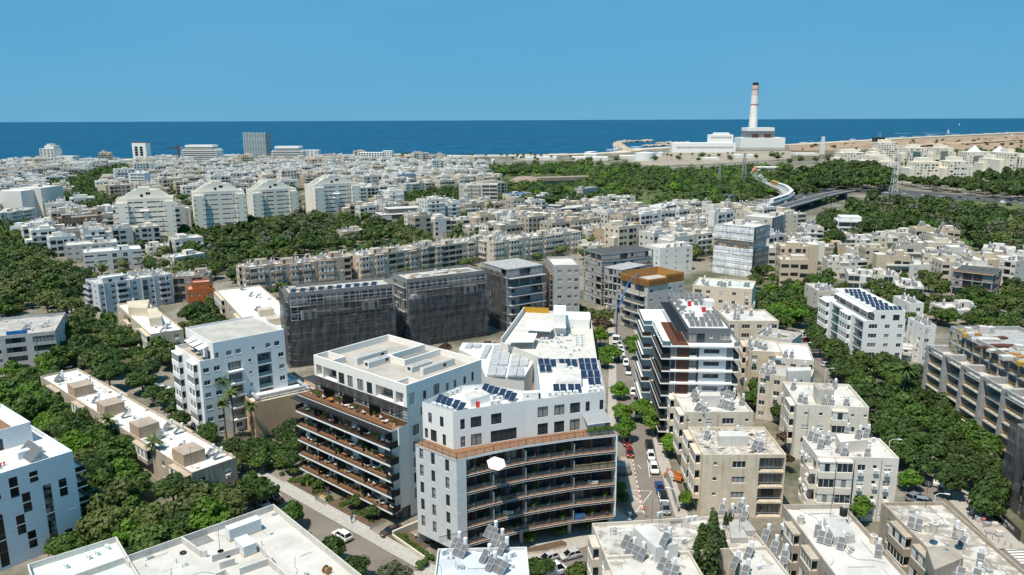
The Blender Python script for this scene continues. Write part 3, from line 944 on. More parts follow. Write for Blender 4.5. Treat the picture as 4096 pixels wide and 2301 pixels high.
def car_meshes(t):
 if t in CARM: return CARM[t]
 L,Wd,H,st,(rb,rt,ft,fb) = CARS[t]
 secs = []
 for (x,hw,f,s_) in st:
  secs.append([(x,-hw * .92,f),(x,-hw,f + .18),(x,-hw,s_ - .12),(x,-hw * .90,s_),(x,hw * .90,s_),(x,hw,s_ - .12),(x,hw,f + .18),(x,hw * .92,f)])
 body = loft(secs).mesh('body','car_paint')
 s0 = max(q[3] for q in st) - .03;hw = Wd / 2
 c = MB()
 lo = [(rb,-hw * .86,s0),(fb,-hw * .86,s0 - .05),(fb,hw * .86,s0 - .05),(rb,hw * .86,s0)]
 hi = [(rt,-hw * .70,H - .05),(ft,-hw * .70,H - .05),(ft,hw * .70,H - .05),(rt,hw * .70,H - .05)]
 c.hexa(lo + hi,0)
 glass = c.mesh('windows','glass_dark')
 r = MB()
 hi2 = [(rt - .02,-hw * .71,H - .06),(ft + .02,-hw * .71,H - .06),(ft + .02,hw * .71,H - .06),(rt - .02,hw * .71,H - .06)]
 top = [(rt + .12,-hw * .62,H),(ft - .15,-hw * .62,H),(ft - .15,hw * .62,H),(rt + .12,hw * .62,H)]
 r.hexa(hi2 + top)
 def lp(a,b,t): return tuple(a[i] + (b[i] - a[i]) * t for i in range(3))
 for sgn in (0,1):                                  # pillars
  for k in ((0,3)[sgn],(1,2)[sgn]):
   a,b = lo[k],hi[k]
   o = -.012 if sgn == 0 else .012
   r.bar((a[0],a[1] + o,a[2]),(b[0],b[1] + o,b[2]),.09,.07)
  a = lp(lo[(0,3)[sgn]],lo[(1,2)[sgn]],.5);b = lp(hi[(0,3)[sgn]],hi[(1,2)[sgn]],.45)
  r.bar((a[0],a[1] + o,a[2]),(b[0],b[1] + o,b[2]),.10,.05)
 if t == 'van':
  for sgn in (-1,1): r.hexa([(rb,sgn * hw * .875 - .01,s0),(.35,sgn * hw * .875 - .01,s0),(.35,sgn * hw * .875 + .01,s0),(rb,sgn * hw * .875 + .01,s0),(rt,sgn * hw * .715 - .01,H - .05),(.2,sgn * hw * .715 - .01,H - .05),(.2,sgn * hw * .715 + .01,H - .05),(rt,sgn * hw * .715 + .01,H - .05)])
 roof = r.mesh('roof','car_paint')
 w = MB();wr = .33 if t in ('hatch','sedan') else .37
 w.tube((0,-.11,0),(0,.11,0),wr,14,0);
 wheel = w.mesh('tyre','black_rubber')
 q = MB();q.tube((0,-.115,0),(0,.115,0),wr * .62,10,0)
 rim = q.mesh('rim','galvanised')
 hl = MB();hl.box(-.10,-.17,-.06,.06,.17,.06);hl = hl.mesh('headlight','lamp_clear')
 tl = MB();tl.box(-.05,-.09,-.13,.06,.09,.13);tl = tl.mesh('tail_light','tail_red')
 pl = MB();pl.box(-.015,-.26,-.06,.015,.26,.06);pl = pl.mesh('number_plate','plate_yellow')
 tr = MB();tr.box(-L / 2 + .06,-hw * .80,.26,L / 2 - .1,hw * .80,.44)
 for sgn in (-1,1): tr.box(ft + .35,sgn * hw * .93 - .09,s0 - .02,ft + .5,sgn * hw * .93 + .09,s0 + .12)
 trim = tr.mesh('trim','black_rubber')
 CARM[t] = (body,glass,roof,wheel,rim,hl,tl,pl,trim,wr)
 return CARM[t]
CARCOL = {'white': (.72,.72,.71),'silver': (.42,.43,.44),'grey': (.17,.18,.19),'black': (.015,.015,.017),'blue': (.02,.055,.19),'dark red': (.16,.012,.02),'bluish grey': (.20,.25,.31),'dark brown': (.06,.045,.045),'yellow': (.6,.42,.04)}
def car(x,y,heading,t,colour,extra='',roofcol=None,full=True,place=None,group=None):
 body,glass,roof,wheel,rim,hl,tl,pl,trim,wr = car_meshes(t)
 L,Wd = CARS[t][0],CARS[t][1]
 col_ = (*CARCOL[colour],1)
 r = put('parked_car' if t != 'van' else 'parked_van',None,None,(x,y,.03),heading)
 put('body',body,r,color=col_);put('windows',glass,r)
 put('roof',roof,r,color=(*CARCOL[roofcol],1) if roofcol else col_)
 fx,rx = L * .31,-L * .30
 for wx in (fx,rx):
  for sy in (-1,1):
   w = put('wheel',wheel,r,(wx,sy * (Wd / 2 - .11),wr));
   if full: put('rim',rim,w)
 if full:
  for sy in (-1,1):
   put('headlight',hl,r,(L / 2 - .16,sy * Wd * .33,.68));put('tail_light',tl,r,(-L / 2 + .06,sy * Wd * .38,.80))
  put('number_plate',pl,r,(L / 2 + .005,0,.48));put('number_plate',pl,r,(-L / 2 - .005,0,.62));put('trim',trim,r)
 tn = {'hatch': 'hatchback car','suv': 'sport utility car','sedan': 'sedan car','van': 'van'}[t]
 later(r,f'{colour} {tn}' + (' ' + extra if extra else ''),group or 'cars parked along the streets','van' if t == 'van' else 'car',(x,y,1),place)
 return r
# ---------------------------------------------------------------- people: one skinned body each, hair as a child
def person_mats(i,shirt,trousers):
 m,n,l,b = _mat(f'person_{i}')
 tc = n.new('ShaderNodeTexCoord');sp = n.new('ShaderNodeSeparateXYZ');l.new(tc.outputs['Object'],sp.inputs[0])
 r = n.new('ShaderNodeValToRGB');r.color_ramp.interpolation = 'CONSTANT'
 e = r.color_ramp.elements
 e[0].position = 0;e[0].color = (.03,.03,.03,1)
 e[1].position = .045;e[1].color = (*trousers,1)
 for p,c in ((.515,shirt),(.80,(.42,.27,.19))):
  k = e.new(p);k.color = (*c,1)
 dv = n.new('ShaderNodeMath');dv.operation = 'DIVIDE';l.new(sp.outputs['Z'],dv.inputs[0]);dv.inputs[1].default_value = 1.85
 l.new(dv.outputs[0],r.inputs[0]);l.new(r.outputs[0],b.inputs['Base Color']);b.inputs['Roughness'].default_value = .8
 return f'person_{i}'
PCNT = [0]
def person(x,y,z,rz,shirt,trousers,desc,stride=.18,arm=.1,place=None):
 i = PCNT[0];PCNT[0] += 1
 mt = person_mats(i,shirt,trousers)
 V = [(0,0,.95,.135),(0,0,1.15,.12),(0,0,1.38,.15),(0,0,1.50,.055),(.01,0,1.60,.085),(.015,0,1.72,.088)]
 Ed = [(0,1),(1,2),(2,3),(3,4),(4,5)]
 def chain(root,pts):
  k = root
  for p in pts: V.append(p);Ed.append((k,len(V) - 1));k = len(V) - 1
  return k
 for s,ph in ((-1,1),(1,-1)):
  chain(0,[(0,s * .10,.90,.095),(stride * ph * .55,s * .10,.50,.062),(stride * ph,s * .10,.09,.042),(stride * ph + .14,s * .11,.04,.034)])
  h = chain(2,[(0,s * .19,1.40,.062),(-arm * ph,s * .25,1.13,.042),(-arm * ph * .4 + .06,s * .25,.90,.030),(.09 - arm * ph * .2,s * .25,.82,.026)])
  for q in range(5):
   hx,hy,hz,_ = V[h]
   if q < 4: chain(h,[(hx + .02 - q * .016,hy + s * .008,hz - .06 - (.012 if q in (1,2) else 0),.009)])
   else: chain(h,[(hx + .045,hy - s * .01,hz - .02,.010)])
 me = bpy.data.meshes.new('person');me.from_pydata([v[:3] for v in V],Ed,[])
 me.materials.append(MATS[mt])
 o = put('person',me,None,(x,y,z),rz)
 o.modifiers.new('skin','SKIN')
 for k,v in enumerate(V):
  sv = me.skin_vertices[0].data[k];sv.radius = (v[3],v[3]);sv.use_root = (k == 0)
 sm = o.modifiers.new('sub','SUBSURF');sm.levels = sm.render_levels = 1
 hm = MB();hm.ball((.0,0,1.72),.105,8,5,0,1.05)
 put('hair',hm.mesh('hair','hair'),o)
 fm = MB();fm.box(.095,-.045,1.685,.108,-.02,1.70,1);fm.box(.095,.02,1.685,.108,.045,1.70,1)
 fm.tube((.10,0,1.69),(.125,0,1.655),.014,5,0);fm.box(.09,-.03,1.615,.102,.03,1.625,1)
 put('face',fm.mesh('face',['skin','hair']),o)
 later(o,'person ' + desc,'people on the pavements','person',(x,y,z),place)
 return o
# ---------------------------------------------------------------- the setting
def sheet(name,pts,z,mat,kind='structure'):
 m = MB();m.poly([(x,y,z) for x,y in pts])
 o = m.build(name,mat);o['kind'] = kind
 return o
def strip(name,Lp,Rp,z,mat):
 m = MB()
 for a,b,c,d in zip(Lp,Rp,Rp[1:],Lp[1:]): m.quad((*a,z),(*b,z),(*c,z),(*d,z))
 o = m.build(name,mat);o['kind'] = 'structure'
 return o
COAST = [(-9000,1250),(-3000,1330),(-990,1500),(-670,1680),(-260,1800),(-75,1690),(60,1720),(170,1790),(238,1850),(300,2010),(420,2160),(560,2300),(740,2330),(840,2370),(1640,3190),(2800,4260),(9000,9200)]
sheet('ground',[(-9000,-400),(9000,-400),(9000,9200)] + COAST[::-1][1:],0,'earth')
m = MB();m.quad((-90000,-2000,-2.2),(90000,-2000,-2.2),(90000,90000,-2.2),(-90000,90000,-2.2))
m.build('sea','sea_water')['kind'] = 'structure'
# surf and beach along the shore
def along(pts,off0,off1):
 a,b = [],[]
 for i,p in enumerate(pts):
  q,r = pts[max(0,i - 1)],pts[min(len(pts) - 1,i + 1)]
  t = Vector((r[0] - q[0],r[1] - q[1])).normalized();n = Vector((-t.y,t.x))
  a.append((p[0] + n.x * off0,p[1] + n.y * off0));b.append((p[0] + n.x * off1,p[1] + n.y * off1))
 return a,b
def fine(pts,step):
 out = []
 for p,q in zip(pts,pts[1:]):
  n = max(1,int(math.hypot(q[0] - p[0],q[1] - p[1]) / step))
  out += [(p[0] + (q[0] - p[0]) * k / n,p[1] + (q[1] - p[1]) * k / n) for k in range(n)]
 return out + [pts[-1]]
fc = fine(COAST[1:-1],60)
a,b = along(fc,-2,-45);strip('beach',a,b,.06,'sand')
foam = MB()
for (off,wd,pr) in ((6,9,.9),(30,8,.45),(62,10,.25),(110,9,.13)):
 for p,q in zip(fc,fc[1:]):
  if RN.random() > pr: continue
  a2,b2 = along([p,q],off + RN.uniform(-6,6),off + wd * RN.uniform(.5,1.6))
  e = RN.uniform(0,.3)
  foam.quad((*a2[0],-2.1),(*a2[1],-2.1),(b2[1][0] * (1 - e) + b2[0][0] * e,b2[1][1] * (1 - e) + b2[0][1] * e,-2.1),(b2[0][0] * (1 - e) + b2[1][0] * e,b2[0][1] * (1 - e) + b2[1][1] * e,-2.1))
for _ in range(26):
 x,y = P(RN.uniform(2250,2560),RN.uniform(333,346));l = RN.uniform(25,90)
 foam.quad((x - l,y - 8,-2.1),(x + l,y - 5,-2.1),(x + l * .7,y + 8,-2.1),(x - l * .6,y + 10,-2.1))
foam.build('surf','foam',kind='stuff')
# tan dunes north of the power station, with low relief
m = MB();G = {}
nx,ny = 46,14
lo,hi = [P(1985,379),P(2120,380),P(2300,377),P(2460,381),P(2800,384)],[P(1985,366),P(2120,358),P(2300,350),P(2460,342.5),P(2800,333)]
def pl(pts,t):
 t *= len(pts) - 1;i = min(int(t),len(pts) - 2);f = t - i
 return (pts[i][0] + (pts[i + 1][0] - pts[i][0]) * f,pts[i][1] + (pts[i + 1][1] - pts[i][1]) * f)
from mathutils import noise as _nz
for i in range(nx + 1):
 for j in range(ny + 1):
  p,q = pl(lo,i / nx),pl(hi,i / nx);t = (j / ny)
  x,y = p[0] + (q[0] - p[0]) * t,p[1] + (q[1] - p[1]) * t
  h = max(.1,9 * _nz.noise(Vector((x * .006,y * .004,3))) + 4) * math.sin(math.pi * min(.97,max(.03,t))) + .12
  G[i,j] = len(m.v);m.v.append((x,y,h))
for i in range(nx):
 for j in range(ny):
  m.f.append((G[i,j],G[i + 1,j],G[i + 1,j + 1],G[i,j + 1]));m.m.append(0)
m.build('dunes','dune')['kind'] = 'structure'
strip('dune_path',[P(2230,378),P(2330,372),P(2440,366),P(2600,357)],[P(2230,376.5),P(2330,370),P(2440,364.6),P(2600,355.6)],9.,'dune_path')
sheet('scrubland',[P(1640,412),P(2010,402),P(2210,395),P(2576,388),P(2576,381),P(2000,378),P(1650,384)],.10,'scrub')
sheet('industrial_yard',[P(1560,418),P(1760,414),P(1990,400),P(1990,380),P(1700,382),P(1590,390)],.16,'yard')
sheet('park_lawn',[P(980,520),P(1300,505),P(1500,540),P(1800,535),P(2000,470),P(1900,430),P(1500,425),P(1260,430),P(1180,445)],.08,'grass')
sheet('meadow',[P(1990,640),P(2576,700),P(2576,505),P(2200,490),P(2080,540)],.09,'grass')
sheet('river',[P(1195,442),P(1235,452),P(1262,447),P(1280,436),P(1235,431),P(1190,436)],.2,'river_water')
sheet('sports_field',[P(1268,452),P(1300,460),P(1345,457),P(1300,446)],.22,'grass')
# breakwaters: heaps of rock
def rocks(name,line,w,h,label):
 m = MB();ln = fine(line,7)
 for (x,y) in ln:
  for _ in range(6):
   r = RN.uniform(2.2,4.6);px,py = x + RN.gauss(0,w * .45),y + RN.gauss(0,w * .45)
   d = math.hypot(px - x,py - y) / w
   m.ball((px,py,-2 + h * max(0,1 - d * .8) * RN.uniform(.6,1)),r,6,4,0,.7)
 r = thing(name,label,'breakwater',(line[0][0],line[0][1],-2))
 o = m.build('rock','rock',r,kind='stuff');o.location = (-line[0][0],-line[0][1],2)
rocks('breakwater',[P(1597,385,-2),P(1577,379,-2),P(1560,369,-2),P(1553,361.5,-2),P(1575,357.5,-2),P(1612,357.5,-2),P(1637,355.5,-2)],13,7,'hooked rock breakwater curling out around the small harbour basin')
rocks('breakwater',[P(1655,363.5,-2),P(1690,361,-2),P(1730,361,-2)],13,6,'straight rock mole between the harbour and the power station')
rocks('breakwater',[P(1622,368,-2),P(1660,367,-2),P(1700,366,-2)],7,4,'low rock spit on the inner side of the harbour basin')
# near streets
S1L = [(20.8,112),(22,138),(24,163),(30,208),(36.5,258),(41,305),(47,350)]
S1R = [(31.5,112),(32,138),(33.2,163),(38,208),(43.8,258),(48,305),(54,350)]
strip('street',S1L,S1R,.012,'asphalt')
strip('pavement',S1R,[(x + 2.6,y) for x,y in S1R],.13,'pavement')
strip('pavement',[(x - 2.4,y) for x,y in S1L[2:]],S1L[2:],.13,'pavement')
def lineS2(t,o): return (-53.8 + .747 * t - .664 * o,152.5 - .664 * t - .747 * o)
strip('street',[lineS2(t,7.4) for t in (-240,-60,0,70)],[lineS2(t,0) for t in (-240,-60,0,70)],.016,'asphalt')
strip('pavement',[lineS2(t,0) for t in (-60,0,30,56)],[lineS2(t,-2.6) for t in (-60,0,30,56)],.12,'paver')
strip('pavement',[lineS2(t,9.6) for t in (-60,0,58)],[lineS2(t,7.4) for t in (-60,0,58)],.12,'paver')
S3U = [(-14,112),(3,120),(13.5,126.4),(24,134)]
S3D = [(-9,103),(7.5,111.5),(18,117.5),(31,124)]
strip('street',S3D,S3U,.020,'asphalt')
strip('pavement',S3U,[(x - 3.4,y + 6.5) for x,y in S3U],.11,'pavement')
S4L = [(70,96),(74.5,118),(76,125),(80.5,142),(88.5,176),(94.5,221),(97.5,272),(99,300)]
S4R = [(112,96),(112,118),(88,125),(89,142),(98,176),(103.5,221),(106,272),(108,300)]
strip('street',S4L,S4R,.012,'asphalt')
strip('pavement',S4R[2:7],[(x + 5.5,y) for x,y in S4R[2:7]],.13,'pavement')
strip('street',[(-215,262),(-190,296),(-150,345)],[(-208,256),(-182,290),(-142,339)],.014,'asphalt_dark')
sheet('forecourt',[(-7.5,127),(-4,122.5),(3,121.5),(13,128.5),(20,133),(20,137),(16,137)],.10,'pavement')
sheet('service_lane',[Q('c1',880,1120),Q('c1',1200,1300),Q('c1',1310,1220),Q('c1',1110,1020),Q('c1',900,960)],.03,'soil')
sheet('boulevard',[Q('k1',120,470),Q('k1',430,528),Q('k1',760,556),Q('k1',1100,574),Q('k1',1456,592),Q('k1',1900,610),Q('k1',1900,575),Q('k1',1456,552),Q('k1',1100,541),Q('k1',760,512),Q('k1',430,482),Q('k1',160,440)],.3,'asphalt_dark')
# road paint
pm = MB()
def dash(x,y,a,l,w,z=.024):
 c,s = math.cos(a) * l / 2,math.sin(a) * l / 2;p,q = -math.sin(a) * w / 2,math.cos(a) * w / 2
 pm.quad((x - c - p,y - s - q,z),(x + c - p,y + s - q,z),(x + c + p,y + s + q,z),(x - c + p,y - s + q,z))
for k in range(7):
 for (c_,x0,y0,dx,dy) in (('c4',2140,1190,28,24),):
  x,y = Q(c_,x0 + 22 + dx * k,y0 + dy * k);dash(x,y,.05,3.6,.5)
for k in range(6):
 x,y = Q('c4',1820 + 22 * k,1072 + 10 * k + 18);dash(x,y,-1.15,3.4,.48)
for k in range(7):
 x,y = Q('c4',2085 + 34 * k,1372 + 13 * k + 10);dash(x,y,-1.05,3.4,.5)
for k in range(5):
 x,y = Q('b4',85 + 14 * k,487 + 2 * k);dash(x,y,1.3,3.,.45)
for (p,q) in (((1015,690),(1245,700)),((1015,690),(1150,810)),((1245,700),(1090,900)),((1200,380),(1225,580)),((1120,470),(1150,500)),((1190,300),(1205,420))):
 x0,y0 = Q('c3',*p);x1,y1 = Q('c3',*q);dash((x0 + x1) / 2,(y0 + y1) / 2,math.atan2(y1 - y0,x1 - x0),math.hypot(x1 - x0,y1 - y0),.12)
pm.build('road_marking','road_paint')['kind'] = 'structure'
# lighter parking strip and the red and white kerb beside it
strip('parking_strip',[Q('c3',1085,890),Q('c3',1000,560),Q('c3',965,395)],[Q('c3',1170,890),Q('c3',1088,560),Q('c3',1062,395)],.022,'asphalt_pale')
kr = thing('striped_kerb','long red and white painted kerb down the middle of the street','kerb',(*Q('c3',1170,890),0))
ox,oy = Q('c3',1170,890)
kerbs = [MB(),MB()]
for k_ in kerbs: k_.box(-.09,-.5,0,.09,.5,.16)
kms = [kerbs[0].mesh('kerb_stone','kerb_white'),kerbs[1].mesh('kerb_stone','kerb_red')]
pts = fine([Q('c3',1170,890),Q('c3',1105,600),Q('c3',1068,400)],1.02)
for k in range(len(pts) - 1):
 x,y = pts[k];x2,y2 = pts[k + 1]
 put('kerb_stone',kms[k % 2],kr,(x - ox,y - oy,.012),math.atan2(y2 - y,x2 - x) - math.pi / 2)
# ---------------------------------------------------------------- frames
def frc(c,N,R,L,z): return frame_pts(Q(c,*N,z),Q(c,*R,z),Q(c,*L,z))
def fr_NR(N,R,D):
 a = math.atan2(R[1] - N[1],R[0] - N[0]);return (N[0],N[1],a,math.hypot(R[0] - N[0],R[1] - N[1]),D)
def fr_NL(N,L,W):
 a = math.atan2(L[1] - N[1],L[0] - N[0]) - math.pi / 2;return (N[0],N[1],a,W,math.hypot(L[0] - N[0],L[1] - N[1]))
def zfor(x,y,v):
 lo_,hi_ = 0.,240.
 for _ in range(40):
  md = (lo_ + hi_) / 2
  if proj(x,y,md)[1] > v: lo_ = md
  else: hi_ = md
 return lo_
def fr_scr(xl,ybl,xr,ybr,yt,D):     # front wall by its two foot points and its top line
 N,R = P(xl,ybl),P(xr,ybr)
 return fr_NR(N,R,D),zfor(*N,yt)
def edge_side(p,q): return Side(p[0],p[1],math.atan2(q[1] - p[1],q[0] - p[0]),math.hypot(q[0] - p[0],q[1] - p[1]))
def offset(line,d):                      # open polyline, interior on the left
 out = []
 for i,p in enumerate(line):
  a,b = line[max(0,i - 1)],line[min(len(line) - 1,i + 1)]
  t = Vector((b[0] - a[0],b[1] - a[1])).normalized()
  out.append((p[0] - t.y * d,p[1] + t.x * d))
 return out
def put_win(S,root,u,z,w,h,kind,d=.03,holes=None,depth=.18):
 if holes is not None: holes.append((u,z,w,h,depth,None))
 pm_,fm_ = win_mesh(kind,w,h)
 q = put('window',pm_,root,S.p(u,d,z),S.a);put('window_frame',fm_,q)
# ---------------------------------------------------------------- terrace block (middle of the picture)
TZ = 27.3
TN = P(1022,970,TZ)
ta = rad(49.2)
TW,TD = 20.9,29.8
T = Bld();T.x,T.y,T.a,T.W,T.D,T.z = TN[0],TN[1],ta,TW,TD,TZ
T.short = 'the white terrace block';T.par = 1.35;T.zr = TZ - 1.35;T.heads = []
T.root = thing('apartment_block','white apartment block with timber decked balconies, black pergolas and flat grey roof','apartment building',(*TN,0),ta)
T.cx,T.cy = b2w(T,TW / 2,TD / 2)
anchor(T.cx,T.cy,15,T.short);FOOT.append((T.cx,T.cy,TW / 2,TD / 2 + 1,ta));
cx_,cy_ = b2w(T,-3,TD / 2);FOOT.append((cx_,cy_,3.5,TD / 2 + 1,ta))
WHT = (.80,.765,.715,.06)
FL = [0,3.0,6.3,9.6,12.9,16.2,19.5,22.8]
GS = Side(0,TD,-math.pi / 2,TD);XS = Side(0,0,0,TW)
wl = MB()
holes = []
# top storey on the balcony side: loggias and windows
for (u,w,h,kind) in ((.8,2.0,2.5,'L'),(3.3,4.6,2.5,'L'),(8.6,1.9,2.4,'d'),(11.6,1.7,2.4,'d'),(14.8,1.9,2.4,'d'),(17.8,1.7,2.4,'d'),(20.6,5.2,2.5,'L'),(26.6,2.3,2.5,'L')):
 if kind == 'L':
  holes.append((u,22.95,w,h,2.2,1))
  for k in range(max(1,int(w / 2.4))): put_win(GS,T.root,u + .3 + k * 2.2,23.0,min(1.7,w - .6),2.2,'d',2.03)
 else: put_win(GS,T.root,u,23.0,w,h,'d',.03,holes)
wall_face(wl,GS,0,TD,22.8,TZ,holes)
# deck storey, recessed
GR = Side(.6,TD,-math.pi / 2,TD);holes = []
for k in range(7):
 u = 1.0 + k * 4.1
 put_win(GR,T.root,u,19.65,2.2,2.4,'d',.03,holes);
 if k % 2: put_win(GR,T.root,u + 2.7,19.65,.9,2.4,'v',.03,holes)
wall_face(wl,GR,0,TD,19.5,22.8,holes)
wl.quad((0,0,22.8),(0,TD,22.8),(.6,TD,22.8),(.6,0,22.8))
# lower storeys stand forward
FX = -2.6
GL = Side(FX,TD + .4,-math.pi / 2,TD + .8)
for f in range(1,6):
 z = FL[f];holes = []
 for k in range(7):
  u = .9 + k * 4.2 + (f % 2) * .25
  put_win(GL,T.root,u,z + .12,2.3,2.4,'d',.03,holes)
  if k % 3 == 1: put_win(GL,T.root,u + 2.85,z + .12,.7,2.4,'v',.03,holes)
 wall_face(wl,GL,0,TD + .8,z,FL[f + 1],holes)
# side wall towards the neighbour, plain back walls
holes = []
for f in range(1,6):
 put_win(XS,T.root,1.2 + FX * 0,FL[f] + .45,1.7,2.1,'d',.03,holes)
 put_win(XS,T.root,5.2,FL[f] + .7,.9,1.7,'v',.03,holes)
 for u in (9.5,13.2,17.): put_win(XS,T.root,u,FL[f] + .7,.8,1.7,'v',.03,holes)
for (u,w,h) in ((4.2,.85,1.7),(7.0,1.6,2.2),(10.4,.8,1.6),(12.6,.8,1.6),(15.4,.8,1.6),(17.8,.7,2.0)): put_win(XS,T.root,u,23.3,w,h,'v' if w < 1.2 else 'd',.03,holes)
for (u,w,h) in ((3.4,.85,1.7),(7.0,.8,1.6),(12.6,.8,1.6),(17.,.8,1.6)): put_win(XS,T.root,u,20.2,w,h,'v',.03,holes)
holes.append((.5,22.95,1.6,2.5,1.8,1))
wall_face(wl,XS,0,TW,0,TZ,holes)
XL = Side(FX,-.4,0,-FX)
wall_face(wl,XL,0,-FX,3.0,19.5,[])
wl.quad((0,-.4,3.),(0,-.4,19.5),(0,0,19.5),(0,0,3.))
for S in (Side(TW,0,math.pi / 2,TD),Side(TW,TD,math.pi,TW)): wall_face(wl,S,0,S.W,0,TZ,[])
wl.quad((FX,TD + .4,3.),(0,TD + .4,3.),(0,TD + .4,19.5),(FX,TD + .4,19.5))
wl.box(2.2,.15,0,TW - .2,TD - .3,2.98,1)
# parapet inner faces with the roof courtyard notch
zr = T.zr
for (x0,y0,x1,y1) in ((0,0,TW,.3),(0,TD - .3,TW,TD),(0,.3,.3,TD - .3),(TW - .3,.3,TW,12.0),(TW - .3,17.6,TW,TD - .3),
                         (10.2,12.0,TW,12.3),(10.2,17.3,TW,17.6),(10.2,12.3,10.5,17.3),(.3,3.2,3.6,3.45),(3.4,.3,3.6,3.2),(.3,TD - 6.2,3.8,TD - 5.95),(3.6,TD - 5.95,3.8,TD - .3)):
 wl.box(x0 + .003,y0 + .003,zr,x1 - .003,y1 - .003,TZ + .03,0,skip='b')
wl.build('wall',['wall','concrete_dark'],T.root,color=WHT)
rb = MB();rb.quad((.3,.3,zr),(TW - .3,.3,zr),(TW - .3,TD - .3,zr),(.3,TD - .3,zr))
rb.build('roof','roofing',T.root,color=(.44,.405,.365,.0))
ct = MB();ct.box(10.5,12.3,zr + .01,TW - .3,17.3,zr + .03);ct.build('courtyard_floor','concrete_dark',T.root)
def vent(x0,y0,x1,y1,h,wins):
 m = MB();m.box(x0,y0,zr,x1,y1,zr + h,0,skip='b')
 m.box(x0 + .15,y0 + .15,zr + h,x1 - .15,y1 - .15,zr + h + .02,1)
 for (wx,wy,sd) in wins:
  if sd == 'x': m.box(wx,y0 - .02,zr + .5,wx + .9,y0 + .01,zr + 1.15,2)
  else: m.box(x0 - .02,wy,zr + .45,x0 + .01,wy + .9,zr + 1.1,2)
 m.build('vent_shaft',['pale_plaster','concrete','frame_dark'],T.root)
vent(4.2,20.2,12.4,21.2,1.5,[(10.6,0,'x')]);vent(4.4,16.6,11.2,18.4,1.3,[(8.8,0,'x'),(0,17.0,'y')])
vent(8.2,7.6,14.0,9.4,1.2,[(0,8.0,'y')]);vent(8.6,4.6,17.6,5.6,1.5,[(14.2,0,'x')])
# slabs, decks and railings of the balconies
BX = FX - 2.3
def deck(z,x0,x1,y0,y1,closed=True):
 s = MB();s.box(x0 - .06,y0,z - .42,x1,y1,z);s.build('balcony_slab','white_paint',T.root)
 d = MB();n = int((y1 - y0) / 1.2)
 for k in range(n): d.box(x0 + .06,y0 + .1 + k * (y1 - y0 - .2) / n,z + .003,x1 - .02,y0 + .1 + (k + 1) * (y1 - y0 - .2) / n - .03,z + .035)
 d.build('deck_boards','deck_wood',T.root)
 r = MB();n = int((y1 - y0) / .2)
 for k in range(n + 1):
  y = y0 + .03 + k * (y1 - y0 - .06) / n
  r.box(x0 + .03,y - .012,z,x0 + .055,y + .012,z + 1.05,skip='bt')
 r.box(x0 + .02,y0,z + 1.05,x0 + .07,y1,z + 1.10);r.box(x0 - .08,y0,z + .02,x0 - .063,y1,z + .20)
 r.build('railing','frame_dark',T.root)
 if closed:
  e = MB();e.box(x0 - .05,y0 - .03,z - .30,x0 + 2.0,y0 - .004,z + 1.08);e.box(x0 - .05,y0 - .004,z - .28,x0 - .025,y0 + 1.4,z + 1.08);e.build('balcony_end_panel','frame_dark',T.root)
  e = MB();e.box(x0 - .03,y1 + .004,z - .32,x0 + 2.0,y1 + .03,z + 1.08);e.build('balcony_end_panel','frame_dark',T.root)
for f in range(1,6): deck(FL[f],BX,FX - .004,-.4,TD + .4)
deck(19.5,-4.1,.596,-.1,TD + .6,False)
dv = MB();dv.box(0,0,0,2.0,.08,2.3);dvm = dv.mesh('balcony_divider','frame_dark')
for f in range(1,6):
 for y in (8.2,16.8,23.2): put('balcony_divider',dvm,T.root,(BX + .3,y + (f % 2) * .5,FL[f]))
for y in (8.6,17.2,23.6): put('balcony_divider',dvm,T.root,(-2.2,y,19.5),scale=(1.35,1,1))
for (z,x0,x1) in ((22.75,-3.0,-.05),(19.25,-6.0,-4.15)):
 p = MB()
 p.box(x0,-.3,z - .12,x0 + .1,TD + .3,z);p.box(x1 - .1,-.3,z - .12,x1,TD + .3,z)
 nn = 52
 for k in range(nn + 1):
  y = -.3 + k * (TD + .55) / nn
  p.box(x0,y,z,x1,y + .05,z + .08)
 for k in range(9):
  xx = x0 + .2 + k * (x1 - x0 - .4) / 9
  p.box(xx,-.28,z + .085,xx + (x1 - x0) / 9 * .62,TD + .28,z + .10)
 p.build('pergola','frame_dark',T.root)
pc = MB();pc.tube((0,0,0),(0,0,3),.3,12,0)
pcm = pc.mesh('column','concrete')
for k in range(5): put('column',pcm,T.root,(-1.8,2. + k * 6.2,0))
lb = MB();lb.box(-1.6,.4,0,2.1,TD - 2,2.9);lb.build('lobby_wall','render_grey',T.root)
# ---------------------------------------------------------------- curved balcony block
BZ,BT = 27.3,20.3
up = [Q('f1',*p,BZ) for p in ((118,700),(497,825),(1400,690),(2380,570),(2300,185),(1500,178),(1550,590),(870,480),(600,500))]
ed = [Q('f1',*p,BT) for p in ((35,1220),(540,1415),(1000,1312),(1400,1235),(2000,1150),(2510,1100))]
Bc = Bld();Bc.short = 'the curved balcony block';Bc.zr = BZ - .9;Bc.heads = []
Bc.root = thing('apartment_block','white block with a long curved front of brown decked balconies and rooftop solar panels','apartment building',(*ed[1],0))
ox,oy = ed[1]
up = [(x - ox,y - oy) for x,y in up];ed = [(x - ox,y - oy) for x,y in ed]
anchor(ox + 10,oy + 12,14,Bc.short);Bc.x,Bc.y,Bc.a = ox,oy,0
FOOT.append((ox + 11,oy + 10,16,10,.12));FOOT.append((ox + 20,oy + 20,8,15,0))
wl = MB()
